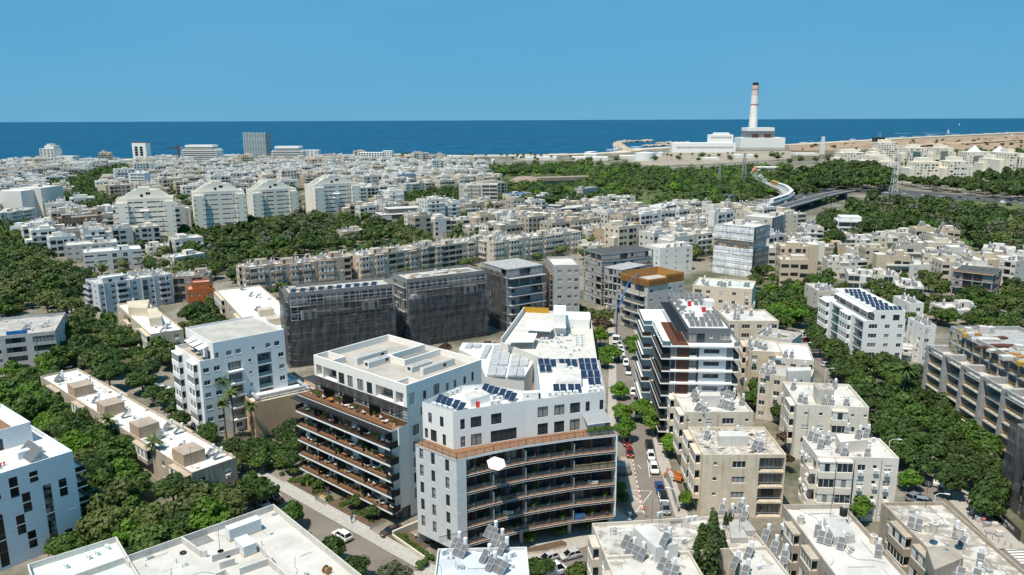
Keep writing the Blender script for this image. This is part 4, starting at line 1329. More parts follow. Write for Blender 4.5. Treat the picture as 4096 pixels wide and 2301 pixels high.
spec = {0: [(1.5,1.0,.9,1.9),(4.4,1.0,.9,1.9),(.5,-2.2,.8,1.9),(2.0,-2.35,1.5,2.2),(5.0,-2.35,.8,2.1)],
  1: [(1.3,1.0,.85,1.9),(3.2,1.0,2.0,2.0),(7.0,1.0,2.0,2.0),(1.3,-2.3,.85,2.0),(3.2,-2.4,2.0,2.2),(6.9,-2.4,5.0,2.2)],
  2: [(2.2,1.0,2.0,2.0),(5.4,1.0,2.0,2.0),(8.5,1.0,2.0,2.0),(11.6,1.0,.85,1.9),(14.4,1.0,.8,1.9),(2.2,-2.4,2.0,2.2),(5.4,-2.4,2.0,2.2),(8.5,-2.4,2.0,2.2)]}
for i in range(len(up)):
 S = edge_side(up[i],up[(i + 1) % len(up)]);holes = []
 for (u,dz,w,h) in spec.get(i,[]):
  if u + w < S.W - .1: put_win(S,Bc.root,u,22.75 + dz + .05,w,h,'d' if w > 1.3 else 'v',.03,holes)
 wall_face(wl,S,0,S.W,BT,BZ,holes)
wl.poly([(x,y,BZ - .9) for x,y in up],1)
ins = []
nU = len(up)
for i in range(nU):
 a,b,c = Vector(up[i - 1]),Vector(up[i]),Vector(up[(i + 1) % nU])
 t1,t2 = (b - a).normalized(),(c - b).normalized();n1,n2 = Vector((-t1.y,t1.x)),Vector((-t2.y,t2.x))
 k = (n1 + n2);k = k / max(.3,k.dot(n1));ins.append(tuple(b + k * .28))
for i in range(nU):
 j = (i + 1) % nU
 wl.quad((*up[i],BZ),(*up[j],BZ),(*ins[j],BZ),(*ins[i],BZ),2)
 wl.quad((*ins[i],BZ - .9),(*ins[i],BZ),(*ins[j],BZ),(*ins[j],BZ - .9),0)
# lower body: stone-clad flank, recessed curved front
front = ed[1:]
back = offset(front,2.1)
body = [ed[0],ed[1],(ed[1][0] + 1.6,ed[1][1] + .75)] + [(back[0][0] + 1.6,back[0][1] + .6)] + back[1:] + [(back[-1][0] + .3,back[-1][1] + 26),(back[-1][0] - 14,back[-1][1] + 26),(back[-1][0] - 16,back[-1][1] + 8),(ed[0][0] + 8,ed[0][1] + 9)]
SF = [3.9 + 3.28 * k for k in range(6)]        # balcony floors, the last one is the roof terrace
SF[5] = BT
nB = len(body)
for i in range(nB):
 p,q = body[i],body[(i + 1) % nB];S = edge_side(p,q);holes = []
 if i == 0:
  for f in range(5):
   for (u,dz) in ((1.0,.9),(3.9,.3),(7.4,-.3)):
    if u + .95 < S.W: put_win(S,Bc.root,u,SF[f] + .55 + dz * .3,.95,2.2,'v',.10,holes,.28)
  cl = MB()
  for f in range(6):
   for k in range(9): pass
  wall_face(wl,S,0,S.W,3.0,BT,holes,3)
 elif 3 <= i < 3 + len(back) - 1:
  for f in range(5):
   n = max(1,int(round(S.W / 3.6)));wd = S.W / n
   for k in range(n):
    put_win(S,Bc.root,k * wd + .15,SF[f] + .06,wd * .64,2.75,'d',.03,holes)
    br = MB();S.box(br,k * wd + wd * .70,-.04,SF[f] + .02,k * wd + wd * .97,-.004,SF[f] + 2.85);br.build('timber_panel','wood_brown',Bc.root)
  wall_face(wl,S,0,S.W,3.9,BT,holes,4)
 else:
  wall_face(wl,S,0,S.W,3.0 if i < 4 else 0,BT,[],3 if i < 3 else 0)
wl.poly([(x,y,BT - .02) for x,y in body],5)
wl.poly([(x,y,3.0) for x,y in reversed(body)],4)
wl.build('wall',['wall','pale_plaster','galvanised','cladding','render_grey','deck_wood'],Bc.root,color=(.76,.755,.74,.10))
for f in range(6):
 z = SF[f];line = front if f < 5 else ed;inn = offset(line,2.08 if f < 5 else 2.6)
 s,d,r,g = MB(),MB(),MB(),MB()
 for i in range(len(line) - 1):
  a,b,c,e = line[i],line[i + 1],inn[i + 1],inn[i]
  s.hexa([(*a,z - .42),(*b,z - .42),(*c,z - .42),(*e,z - .42),(*a,z - .02),(*b,z - .02),(*c,z - .02),(*e,z - .02)],0 if f < 5 else 1)
  d.quad((*a,z + .003),(*b,z + .003),(*c,z + .003),(*e,z + .003))
  S = edge_side(a,b)
  S.box(s,0,-.03,z - .10,S.W,-.004,z + .0,1)
  if f < 5: S.box(s,0,-.03,z - .42,S.W,-.004,z - .38,1)
  n = max(1,int(S.W / 1.5))
  for k in range(n + 1): S.box(r,min(S.W - .05,k * S.W / n),.04,z,min(S.W,k * S.W / n + .05),.09,z + 1.05)
  S.box(r,0,.03,z + 1.05,S.W,.10,z + 1.09)
  S.box(g,0,.06,z + .08,S.W,.075,z + 1.03)
 s.build('balcony_slab',['frame_dark','white_paint'],Bc.root);d.build('deck_boards','deck_wood',Bc.root)
 r.build('railing','frame_dark',Bc.root);g.build('glass_balustrade','balustrade_glass',Bc.root)
pcm2 = MB();pcm2.tube((0,0,0),(0,0,3.5),.38,14,0);pcm2 = pcm2.mesh('column','concrete_pale')
mid = offset(front,2.4)
for i in range(1,len(mid)): put('column',pcm2,Bc.root,(*mid[i],0))
put('column',pcm2,Bc.root,((mid[1][0] + mid[2][0]) / 2,(mid[1][1] + mid[2][1]) / 2,0))
lb = MB();lb.prism(offset(front,7.0) + [(front[-1][0],front[-1][1] + 20),(front[0][0] + 6,front[0][1] + 9)],0,3.4);lb.build('lobby_wall','concrete_dark',Bc.root)
wing = MB()
a,b = front[-1],back[-1]
wing.hexa([(*a,3.9),(a[0] + .25,a[1],3.9),(b[0] + .25,b[1],3.9),(*b,3.9),(*a,BT - .45),(a[0] + .25,a[1],BT - .45),(b[0] + .25,b[1],BT - .45),(*b,BT - .45)])
wing.build('end_wall','white_paint',Bc.root)
dvb = MB();dvb.box(-.03,0,0,.03,1.9,2.1);dvb = dvb.mesh('balcony_divider','frosted_screen')
for f in range(5):
 for i in range(1,len(front) - 1):
  S = edge_side(front[i],front[i + 1]);put('balcony_divider',dvb,Bc.root,(*front[i],SF[f]),S.a,scale=(1,1,1))
aw = MB();S = edge_side(up[2],up[3])
for k in range(16):
 u0 = S.W - 4.6 + k * .3
 aw.quad(S.p(u0,-2.3,BT + 1.95),S.p(u0 + .27,-2.3,BT + 1.95),S.p(u0 + .27,-.02,BT + 2.9),S.p(u0,-.02,BT + 2.9),0)
S.box(aw,S.W - 4.65,-2.4,BT + 1.82,S.W + .25,-2.3,BT + 1.95,1)
aw.build('awning',['metal_grey','metal_white'],Bc.root)
# lift and plant rooms on the roof
for (pts,h) in (([(640,640),(720,715),(960,640),(840,575)],1.5),([(1760,470),(2080,470),(2070,320),(1760,330)],1.3),([(1770,290),(1880,290),(1870,262),(1770,262)],1.5)):
 w_ = [Q('f1',*p,BZ) for p in pts];m = MB();m.prism([(x - ox,y - oy) for x,y in w_],Bc.zr,Bc.zr + h,0,1);m.build('plant_room',['white_paint','concrete_pale'],Bc.root)
m = MB();x,y = Q('f1',805,720,BZ);m.box(-.35,-.15,0,.35,.15,1.35);m.build('red_cabinet','red_paint',Bc.root,(x - ox,y - oy - .3,Bc.zr))
x,y = Q('f1',1470,640,BZ)
gen = thing('generator','white boxy generator set on the roof of the curved balcony block','generator',(x,y + .6,Bc.zr + .005),.12)
m = MB();m.box(-1.6,-.55,.12,1.6,.55,1.7);m.build('casing','metal_white',gen)
m = MB();m.box(1.15,-.56,.3,1.5,-.553,1.5);m.box(-1.0,-.56,.9,-.6,-.553,1.1);m.build('louvre','frame_dark',gen)
m = MB();m.box(-1.7,-.6,0,1.7,.6,.12);m.build('skid','metal_grey',gen)
# ---------------------------------------------------------------- helpers for set-back storeys, shells and scaffolds
def upper(b,x0,y0,x1,y1,z1,F='',G='',wall=(.7,.69,.67),roof=(.7,.69,.67),dirt=.2,rdirt=.2,par=.5,z0=None,X=''):
 z0 = b.zr if z0 is None else z0
 mb = MB();W,D = x1 - x0,y1 - y0
 for spec,S in ((F,Side(x0,y0,0,W)),(G,Side(x0,y1,-math.pi / 2,D)),(X,Side(x1,y0,math.pi / 2,D)),('',Side(x1,y1,math.pi,W))):
  holes = [];u = 0
  tot = sum(WGT[c] for c in spec) or 1;k = S.W / tot
  for c in spec:
   wd = WGT[c] * k;um = u + wd / 2;u += wd
   if c in '.-': continue
   w,h,zz = {'w': (1.4,1.3,.9),'s': (.8,.8,1.2),'d': (2.0,2.2,.1),'v': (.85,1.8,.5),'W': (2.5,1.4,.8),'H': (wd * .94,2.3,.1),'S': (wd * .9,.8,1.2)}[c]
   w = min(w,wd * .92);h = min(h,z1 - z0 - zz - .3)
   put_win(S,b.root,um - w / 2,z0 + zz,w,h,c if c in 'wsvd' else ('d' if c == 'H' else 'W'),.03,holes)
  wall_face(mb,S,0,S.W,z0 - .02,z1,holes)
 t = .15
 for (a0,b0,a1,b1) in ((x0,y0,x1,y0 + t),(x0,y1 - t,x1,y1),(x0,y0 + t,x0 + t,y1 - t),(x1 - t,y0 + t,x1,y1 - t)):
  mb.box(a0 + .002,b0 + .002,z1 - par,a1 - .002,b1 - .002,z1 + .02,0,skip='b')
 mb.build('upper_storey','wall',b.root,color=(*wall,dirt))
 r = MB();r.quad((x0 + t,y0 + t,z1 - par + .004),(x1 - t,y0 + t,z1 - par + .004),(x1 - t,y1 - t,z1 - par + .004),(x0 + t,y1 - t,z1 - par + .004))
 r.build('upper_roof','roofing',b.root,color=(*roof,rdirt))
 b.heads.append((x0,y0,W,D,z1 - z0))
SPM = {}
def solar_panel(x,y,z,rz,kind='blue',tilt=25,bshort='',w=1.15,l=2.0):
 key = (kind,tilt,w,l)
 if key not in SPM:
  ca,sa = math.cos(rad(tilt)),math.sin(rad(tilt))
  def q(px,t,o): return (px,-l / 2 + t * ca - o * sa,.15 + t * sa + o * ca)
  a,b_,c = MB(),MB(),MB()
  a.hexa([q(-w / 2,0,0),q(w / 2,0,0),q(w / 2,l,0),q(-w / 2,l,0),q(-w / 2,0,.07),q(w / 2,0,.07),q(w / 2,l,.07),q(-w / 2,l,.07)])
  b_.hexa([q(-w / 2 + .05,.05,.071),q(w / 2 - .05,.05,.071),q(w / 2 - .05,l - .05,.071),q(-w / 2 + .05,l - .05,.071),q(-w / 2 + .05,.05,.08),q(w / 2 - .05,.05,.08),q(w / 2 - .05,l - .05,.08),q(-w / 2 + .05,l - .05,.08)],0,skip='b')
  for sx in (-w / 2 + .1,w / 2 - .1):
   c.bar((sx,-l / 2 + l * ca - .1,0),(sx,-l / 2 + l * ca - .1,.12 + l * sa),.05,.05);c.bar((sx,-l / 2 + .05,0),(sx,-l / 2 + .05,.15),.05,.05)
  SPM[key] = (a.mesh('frame','galvanised'),b_.mesh('cells','solar_' + kind),c.mesh('stand','galvanised'))
 r = put('solar_collector',None,None,(x,y,z + .006),rz)
 for nm,me in zip(('frame','cells','stand'),SPM[key]): put(nm,me,r)
 later(r,'tilted ' + ('dark blue' if kind == 'blue' else 'grey') + ' solar panel','solar panels on the roofs','solar panel',(x,y,z),bshort)
def roof_px(crop,lst,z,fn):
 for it in lst:
  x,y = Q(crop,it[0],it[1],z);fn(x,y,*it[2:])
def heaters_px(crop,lst,z,bshort):
 for it in lst:
  x,y = Q(crop,it[0],it[1],z + .8);heater(x,y,z,bshort,it[2] if len(it) > 2 else 1,.15)
def acs_px(crop,lst,z,bshort,rz):
 for it in lst:
  x,y = Q(crop,it[0],it[1],z + .45);roof_ac(x,y,z,rz,bshort)
def bars(mb,segs,w,mi=0):
 for p,q in segs: mb.bar(p,q,w,w,mi)
def scaffold(root,S,u0,u1,z0,z1,mats=('scaffold_steel','scaffold_red','timber'),out=(-.35,-1.3),step=2.0,lift=2.0,planks=True,name='scaffold_frame'):
 m = MB();nu = max(1,int((u1 - u0) / step));nz = max(1,int((z1 - z0) / lift))
 for k in range(nu + 1):
  u = u0 + (u1 - u0) * k / nu
  for d in out: m.bar(S.p(u,d,z0),S.p(u,d,z1 + .9),.09,.09,0)
 for j in range(nz + 1):
  z = z0 + (z1 - z0) * j / nz
  for d in out: m.bar(S.p(u0,d,z),S.p(u1,d,z),.08,.08,1 if j % 2 else 0)
  m.bar(S.p(u0,out[1],z + 1),S.p(u1,out[1],z + 1),.045,.045,1)
  for k in range(nu + 1):
   u = u0 + (u1 - u0) * k / nu;m.bar(S.p(u,out[0],z),S.p(u,out[1],z),.045,.045,0)
  if planks and j < nz:
   for k in range(nu):
    if RN.random() < .6:
     a = u0 + (u1 - u0) * k / nu;S.box(m,a + .05,out[1] + .08,z + .03,a + (u1 - u0) / nu - .05,out[0] - .08,z + .08,2)
 for k in range(0,nu,3):
  a = u0 + (u1 - u0) * k / nu;j = RN.randrange(nz)
  z = z0 + (z1 - z0) * j / nz;m.bar(S.p(a,out[1] - .05,z),S.p(min(u1,a + 2.2 * step),out[1] - .05,z + lift * 1.6),.05,.05,0)
 return m.build(name,list(mats),root,kind='stuff')
def net(root,S,u0,u1,zb,zt,mat,out=-1.45,seg=3.0,name='net_sheet',wav=.22):
 n = max(1,int(round((u1 - u0) / seg)))
 for k in range(n):
  a,b_ = u0 + (u1 - u0) * k / n + .05,u0 + (u1 - u0) * (k + 1) / n - .05
  m = MB();nx_,nz_ = 5,10;g = {}
  zt_ = zt(.5 * (a + b_)) if callable(zt) else zt
  sd_ = RN.uniform(0,99)
  for i in range(nx_ + 1):
   for j in range(nz_ + 1):
    u = a + (b_ - a) * i / nx_;z = zb + (zt_ - zb) * j / nz_
    w = wav * (_nz.noise(Vector((u * .8 + sd_,z * .22,sd_))) + .5 * abs(math.sin(z * 1.05)))
    g[i,j] = len(m.v);m.v.append(S.p(u,out - w,z))
  for i in range(nx_):
   for j in range(nz_): m.f.append((g[i,j],g[i + 1,j],g[i + 1,j + 1],g[i,j + 1]));m.m.append(0)
  m.build(name,mat,root)
def shell(label,short,fr,z,nf,bF,bG,fill=.45,mat='concrete',par=.0,bX=4,cat='building site',infill_win=True,name='unfinished_building',fence=None):
 """concrete frame: floor slabs, columns, partial infill walls with openings, core box coloured dark for the shaded inside"""
 x,y,a,W,D = fr;b = Bld();b.x,b.y,b.a,b.W,b.D,b.z,b.short = x,y,a,W,D,z,short
 cx,cy = x + (W * math.cos(a) - D * math.sin(a)) / 2,y + (W * math.sin(a) + D * math.cos(a)) / 2
 b.cx,b.cy = cx,cy
 b.root = thing(name,label,cat,(x,y,0),a);anchor(cx,cy,math.hypot(W,D) / 2,short);FOOT.append((cx,cy,W / 2,D / 2,a))
 fh = z / nf;b.fh = fh;b.zr = z;b.heads = []
 cm = MB();cm.box(2.2,2.2,0,W - 2.2,D - 2.2,z - .3);cm.build('shaded_core','concrete_dark',b.root)  # core box coloured dark in place of the shade behind the openings
 for f in range(1,nf + 1):
  s = MB();s.box(-.12,-.12,f * fh - .28,W + .12,D + .12,f * fh);s.build('floor_slab',mat,b.root)
 sides = {'F': Side(0,0,0,W),'G': Side(0,D,-math.pi / 2,D),'X': Side(W,0,math.pi / 2,D)}
 b.sides = sides
 for sk,n in (('F',bF),('G',bG),('X',bX)):
  S = sides[sk]
  for k in range(n + 1):
   u = min(max(S.W * k / n,.22),S.W - .22)
   cl_ = MB()
   for f in range(nf): S.box(cl_,u - .18,.02,f * fh,u + .18,.45,(f + 1) * fh - .281)
   cl_.build('column',mat,b.root)
  for f in range(nf):
   for k in range(n):
    if RN.random() < fill:
     u0,u1 = S.W * k / n + .2,S.W * (k + 1) / n - .2;wo = min(1.5,(u1 - u0) * .5);um = (u0 + u1) / 2
     hs = [(um - wo / 2,f * fh + RN.choice((.1,.9)),wo,1.5,.25,1)] if infill_win and RN.random() < .75 else []
     wl_ = MB();wall_face(wl_,S,u0,u1,f * fh,(f + 1) * fh - .281,hs,0);wl_.build('infill_wall',[mat,'net_black'],b.root)  # openings backed in black, no netting, to paint the shade inside
  if fence:
   rl = MB()
   for f in range(1,nf):
    for h in (.55,1.05): rl.bar(S.p(0,-.05,f * fh + h),S.p(S.W,-.05,f * fh + h),.05,.05)
    for k in range(int(S.W / 2) + 1): rl.bar(S.p(k * 2.,-.05,f * fh),S.p(k * 2.,-.05,f * fh + 1.1),.05,.05)
   rl.build('guard_rail',fence,b.root,kind='stuff')
 return b
# ---------------------------------------------------------------- items on the curved block's roof
BR = Bc.zr
roof_px('f1',[(1580,215),(1655,215),(1732,225),(1838,220),(1912,220),(1992,225),(2078,212),(2153,212),(2230,212),(1597,290),(1677,290),(2088,275),(2165,275),(2243,275),
               (2110,365),(2190,365),(2270,365),(2200,455),(2280,455),(1770,535),(1855,535),(1953,535),(2037,535)],BR + .6,lambda x,y: solar_panel(x,y,BR,.06,'blue',32,Bc.short,1.2,2.05))
roof_px('f1',[(340,665),(395,690),(455,712),(540,735),(610,765),(900,530),(965,555),(1030,575),(1110,595),(1185,620),(1240,645)],BR + .6,lambda x,y: solar_panel(x,y,BR,-.42,'blue',32,Bc.short,1.2,2.05))
acs_px('f1',[(275,735),(340,752),(405,772),(470,792)],BR,Bc.short,-.7)
acs_px('f1',[(435,605),(500,585),(555,560),(785,545),(1010,640),(1080,655),(985,712),(1055,705)],BR,Bc.short,.45)
acs_px('f1',[(1700,605),(1775,600),(1850,595),(1930,590),(2010,583),(2200,522),(2285,517),(2190,565),(2255,557),(2330,552),(1955,285),(1875,258),(1800,252)],BR,Bc.short,.1)
# ---------------------------------------------------------------- white block with a grey penthouse and stacked white slabs
fr = frc('d1',(590,735),(1385,745),(330,262),25.0)
x,y,a,W,D = fr
D = min(D,34);Cb = Bld();Cb.x,Cb.y,Cb.a,Cb.W,Cb.D = x,y,a,W,D
Cb.short = 'the slab balcony block';Cb.heads = []
Cb.root = thing('apartment_block','white block with stacked slab balconies, brown panels and a grey penthouse','apartment building',(x,y,0),a)
Cb.cx,Cb.cy = b2w(Cb,W / 2,D / 2);anchor(Cb.cx,Cb.cy,16,Cb.short);FOOT.append((Cb.cx,Cb.cy,W / 2 + 2,D / 2,a))
CL = [25.0 - 3.03 * k for k in range(9)]
wl = MB();pn = []
S = Side(0,0,0,W);SG = Side(0,D,-math.pi / 2,D)
for k in range(8):
 zt_,zb = CL[k] - .35,CL[k + 1]
 hs = []
 put_win(S,Cb.root,.1,zb + .05,1.1,zt_ - zb - .1,'d',.03,hs)
 put_win(S,Cb.root,4.4,zb + .5,1.7,1.7,'d',.10,hs,.2)
 put_win(S,Cb.root,7.7,zb + 1.0,3.6,1.0,'d',.10,hs,.22)
 put_win(S,Cb.root,W - 1.3,zb + .05,1.2,zt_ - zb - .1,'d',.03,hs)
 wall_face(wl,S,0,W,zb,zt_,hs,0)
 br = MB();nb = 11
 for j in range(nb):
  zz = zb + .04 + j * (zt_ - zb - .08) / nb;h_ = (zt_ - zb - .08) / nb * .86
  S.box(br,1.35,-.06,zz,4.38,-.004,zz + h_);S.box(br,6.12,-.06,zz,6.6,-.004,zz + h_)
 br.build('timber_cladding','wood_brown',Cb.root,kind='stuff')
 hs = []
 for j in range(8): put_win(SG,Cb.root,.6 + j * 4.1,zb + .05,3.2,2.5,'d',.03,hs)
 wall_face(wl,SG,0,D,zb,zt_,hs,1)
for S_ in (Side(W,0,math.pi / 2,D),Side(W,D,math.pi,W)): wall_face(wl,S_,0,S_.W,0,25,[])
wl.build('wall',['wall','render_grey'],Cb.root,color=(.68,.69,.71,.06))
for k in range(9):
 z = CL[k];sl = MB()
 o = 0 if k % 2 else .25
 sl.box(-2.3 + o,-.9,z - .35,W + 1.5,D * .52,z);sl.box(-4.6 + o,D * .52 + .01,z - .35,W + 1.0,D,z)
 sl.build('balcony_slab','white_paint',Cb.root)
 for q in ((-2.25 + o,-.85,-2.2 + o,D * .52),(-4.55 + o,D * .52 + .1,-4.5 + o,D),(-2.2 + o,-.86,-.1,-.82),(W + .1,-.86,W + 1.4,-.82),(W + 1.40,-.8,W + 1.44,D * .5),(-4.5 + o,D * .52 + .05,-2.4 + o,D * .52 + .09)):
  rl = MB();rl.box(q[0],q[1],z + .005,q[2],q[3],z + 1.05);rl.build('railing','frame_dark' if k else 'glass_blue',Cb.root)
 if k:
  fl_ = MB();fl_.quad((-2.2,-.8,z + .004),(0,-.8,z + .004),(0,D * .52,z + .004),(-2.2,D * .52,z + .004));fl_.build('balcony_floor','asphalt_dark',Cb.root)
Cb.zr = 25.0;px0,px1 = 4.2,W - .2
upper(Cb,px0,1.6,px1,D - .5,28.6,'dd.s..W','',(.15,.16,.175),(.70,.69,.67),.1,.1,.5)
pg = MB()
for k in range(40):
 yy = 2.0 + k * (D - 4) / 40;pg.box(1.6,yy,27.6,px0 - .05,yy + .32,27.72)
pg.box(1.55,1.8,27.55,1.7,D - 1.5,27.8);pg.build('pergola','frame_dark',Cb.root)
tf = MB();tf.box(0.2,-.6,25.004,4.1,D * .6,25.03);tf.build('deck_boards','wood_brown',Cb.root)
wb = MB()
for k in range(12): wb.box(-2.2,.2 + k * 2.6,25.02,-.9,1.9 + k * 2.6,25.12)
wb.build('skylight','metal_white',Cb.root,kind='stuff')
CR_ = 28.6 - .5
lst = [(x_,467) for x_ in (860,930,1000,1085,1155,1225)] + [(x_,412) for x_ in (835,905,985,1050,1130,1200)] + [(x_,370) for x_ in (800,868,1035,1105,1170)] + [(1070,328),(1140,328),(910,200),(980,200),(1055,200),(795,152),(865,152),(955,152),(1020,152)] + [(x_,105) for x_ in (600,660,718,788,850,915,975)]
roof_px('d1',lst,CR_ + .5,lambda x,y: solar_panel(x,y,CR_,-.03,'grey',28,Cb.short,1.15,1.8))
roof_px('d1',[(650,160),(690,225),(740,285)],CR_ + .5,lambda x,y: solar_panel(x,y,CR_,-.8,'grey',30,Cb.short,1.6,2.4))
acs_px('d1',[(735,325),(840,305),(700,165),(820,185),(990,260),(880,320)],CR_,Cb.short,.2)
m = MB();m.box(-.45,-.3,0,.45,.3,1.3)
for (px_,py_) in ((1012,320),(828,240)):
 x,y = w2b(Cb,*Q('d1',px_,py_,CR_));m.build('red_cabinet','red_paint',Cb.root,(x,y,CR_))
x,y = w2b(Cb,*Q('d1',1075,250,CR_));m = MB();m.box(-1.2,-1.6,0,1.2,1.6,1.9);m.build('plant_room','pale_plaster',Cb.root,(x,y,CR_))
# ---------------------------------------------------------------- white block with planted roof terrace (left of the terrace block)
zE = 20.0
fE = frc('d2',(640,790),(1690,575),(310,590),zE)
E_ = building('white six storey block with a flat grey roof, corner terraces and grey balconies','the grey roofed white block',(fE[0],fE[1],fE[2],fE[3] + 1.0,fE[4]),zE,6,(.76,.755,.75),(.45,.40,.35),F='ww.G.s.R.w',G='C.v.C.',par=1.0,dirt=.08,rdirt=.2,rail='glass',ac=0)
upper(E_,3.4,.003,E_.W,E_.D + 1.5,zE + 3.9,'v.ww..s..ww.','H.d',(.74,.745,.76),(.47,.445,.415),.06,0.,.45)
m = MB()
for (xx,yy) in ((1.2,3),(1.2,7),(1.4,11)):
 m.quad((xx - .2,yy,zE + 1.9),(3.38,yy,zE + 2.5),(3.38,yy + 3,zE + 2.5),(xx - .2,yy + 3,zE + 1.9))
m.build('awning','white_cloth',E_.root,kind='stuff')
# ---------------------------------------------------------------- low rise beside it with ducts on the roof
fr = frc('d2',(1330,1330),(1960,1190),(1030,1075),9)
LW = building('low tan hall with white roof carrying long air ducts and skylights','the low hall with roof ducts',(fr[0],fr[1],fr[2],17,17),9,2,(.55,.37,.24),(.58,.53,.47),F='',G='',par=.9,dirt=.35,rdirt=.45)
m = MB()
for yy in (3.2,9.4):
 m.box(1.5,yy,LW.zr + .5,LW.W - 1,yy + .8,LW.zr + 1.25)
 for k in range(5): m.box(1.6 + k * 3,yy + .2,LW.zr,1.75 + k * 3,yy + .35,LW.zr + .5)
m.tube((2,1.5,LW.zr + 1),(2,15,LW.zr + 1.1),.45,10);m.tube((LW.W - 2,1.5,LW.zr + .8),(LW.W - 2,15,LW.zr + 1.),.4,10)
m.build('air_duct','galvanised',LW.root,kind='stuff')
for yy in (5.2,11.4):
 for k in range(7):
  m = MB();x0 = 2.4 + k * 1.7
  m.hexa([(x0,yy,LW.zr),(x0 + 1.5,yy,LW.zr),(x0 + 1.5,yy + 2.2,LW.zr),(x0,yy + 2.2,LW.zr),(x0,yy,LW.zr + .2),(x0 + 1.5,yy,LW.zr + .2),(x0 + 1.5,yy + 1.5,LW.zr + .9),(x0,yy + 1.5,LW.zr + .9)]);m.build('skylight','white_paint',LW.root)
# ---------------------------------------------------------------- scaffolded towers wrapped in black netting
def netted(label,short,fr,z,nf,lowF,lowG,gaps):
 b = building(label,short,fr,z,nf,(.24,.235,.23),(.50,.48,.45),F='HHHHHH',G='d.d',par=.9,dirt=.7,rdirt=.45,ac=0,name='scaffolded_building',cat='building site')
 F,G = b.sides['F'],b.sides['G']
 gm = ('scaffold_steel','metal_grey','concrete');scaffold(b.root,F,.2,b.W - .2,0,z - 2.2,gm);scaffold(b.root,G,.2,b.D - .2,0,z - 1.,gm)
 net(b.root,F,-.3,b.W + .3,.2,lowF,'net_black');net(b.root,G,-.2,b.D + 1.4,.2,lowG,'net_black')
 net(b.root,F,b.W * .1,b.W + .2,lowF + .1,z - 3.2,'net_sheer',-1.5,4.5,'net_sheet',.3)
 pf = MB()
 for (u,w,zz) in gaps: F.box(pf,u,-1.3,zz,u + w,-.01,zz + 3.0);
 pf.build('projecting_room','concrete_pale',b.root)
 for (u,w,zz) in gaps: put_win(F,b.root,u + .8,zz + .6,1.0,1.8,'d',-1.5);put_win(F,b.root,u + w - 1.5,zz + .4,.8,2.0,'d',-1.5)
 return b
f1_ = frc('b2',(290,275),(1215,190),(195,215),24)
N1 = netted('scaffolded concrete block in black netting with a row of blue solar panels on top','the netted block with solar panels',(f1_[0],f1_[1],f1_[2],f1_[3],12),24,7,15.5,23.5,[(3.2,4.8,15.2),(22.5,5.6,16.5)])
f2_ = frc('b2',(1345,150),(2040,70),(1215,90),24)
N2 = netted('scaffolded concrete block in black netting with air conditioners lined up on top','the second netted block',(f2_[0],f2_[1],f2_[2],f2_[3],13),24,7,17,12,[(1.0,5.2,15.6),(21.0,5.2,16.6)])
for k in range(10):
 x,y = b2w(N1,1.8 + k * 2.85,1.6);solar_panel(x,y,N1.zr + .6,N1.a - .5,'blue',30,N1.short,1.9,1.8)
for k in range(8):
 x,y = b2w(N2,N2.W - 1.4 - k * 1.25,1.2);roof_ac(x,y,N2.zr,N2.a,N2.short)
for b in (N1,N2):
 for k in range(7):
  x,y = b2w(b,RN.uniform(3,b.W - 3),RN.uniform(4,10))
  pt = thing('timber_stack','','timber stack',(x,y,b.zr + .006),RN.uniform(0,3));m = MB()
  for j in range(3):
   for i in range(4): m.box(-.9,-.5 + i * .26,j * .14,.9,-.28 + i * .26,j * .14 + .12)
  m.build('plank','timber',pt,kind='stuff');later(pt,'small stack of timber planks','timber stacks on the scaffolded roofs','timber stack',(x,y,b.zr),b.short)
 clutter(b,0,3,14)
 m = MB()
 for k in range(9):
  u,w = RN.uniform(1,b.W - 5),RN.uniform(5,10)
  m.box(u,w,b.zr,u + RN.uniform(1,3.5),min(b.D - .5,w + RN.uniform(.5,2)),b.zr + RN.uniform(.3,1.2))
 m.build('roof_curb','concrete_pale',b.root,kind='stuff')
fr = frc('b3',(-45,62),(185,32),(-270,0),23.5)
N3 = shell('bare concrete apartment frame with balconies beside the second netted block','the bare concrete frame block',(fr[0],fr[1],fr[2],16,17),23.5,7,3,4,.55,fence='metal_grey')
for f in range(1,7):
 m = MB();m.box(.5,-1.8,f * N3.fh - .25,N3.W + .6,-.13,f * N3.fh);m.build('balcony_slab','concrete',N3.root)
net(N3.root,N3.sides['G'],0,N3.D,0,22,'net_black',-.8,3.5)
fr = frc('b3',(370,25),(590,20),(270,-60),23.5)
N4 = building('narrow grey concrete tower with paired dark openings and side scaffold','the narrow concrete tower',(fr[0],fr[1],fr[2],10,18),23.5,7,(.42,.41,.39),(.62,.60,.57),F='.w.ww',G='',par=.9,dirt=.6,ac=0,name='unfinished_building',cat='building site')
scaffold(N4.root,N4.sides['G'],0,N4.D,0,22);net(N4.root,N4.sides['G'],0,N4.D,0,21,'net_black',-1.5)
fr = frc('a3',(870,1250),(1390,1200),(700,1350),22)
H1 = shell('raw concrete apartment frame with black waterproofed top deck','the raw frame with black top',(fr[0],fr[1],fr[2],26,14),22,7,6,3,.5,fence='timber')
m = MB();m.box(0,0,22.002,H1.W,H1.D,22.03);m.build('waterproofing','asphalt_dark',H1.root)
fr2 = frc('a3',(1060,1400),(1390,1330),(700,1350),18)
H1b = shell('lower grey concrete frame stepping forward below the black topped frame','the stepped concrete frame',(fr2[0],fr2[1],fr2[2],16,9),18,6,4,4,.75,fence=None)
fr = frc('b3',(1210,215),(1575,160),(1130,90),17.5)
H2 = building('half built block crowned with orange timber formwork','the orange formwork block',(fr[0],fr[1],fr[2],18,15),17.5,5,(.50,.49,.47),(.45,.43,.40),F='w.s.w.w',G='R.R.',par=.05,dirt=.7,ac=0,name='unfinished_building',cat='building site')
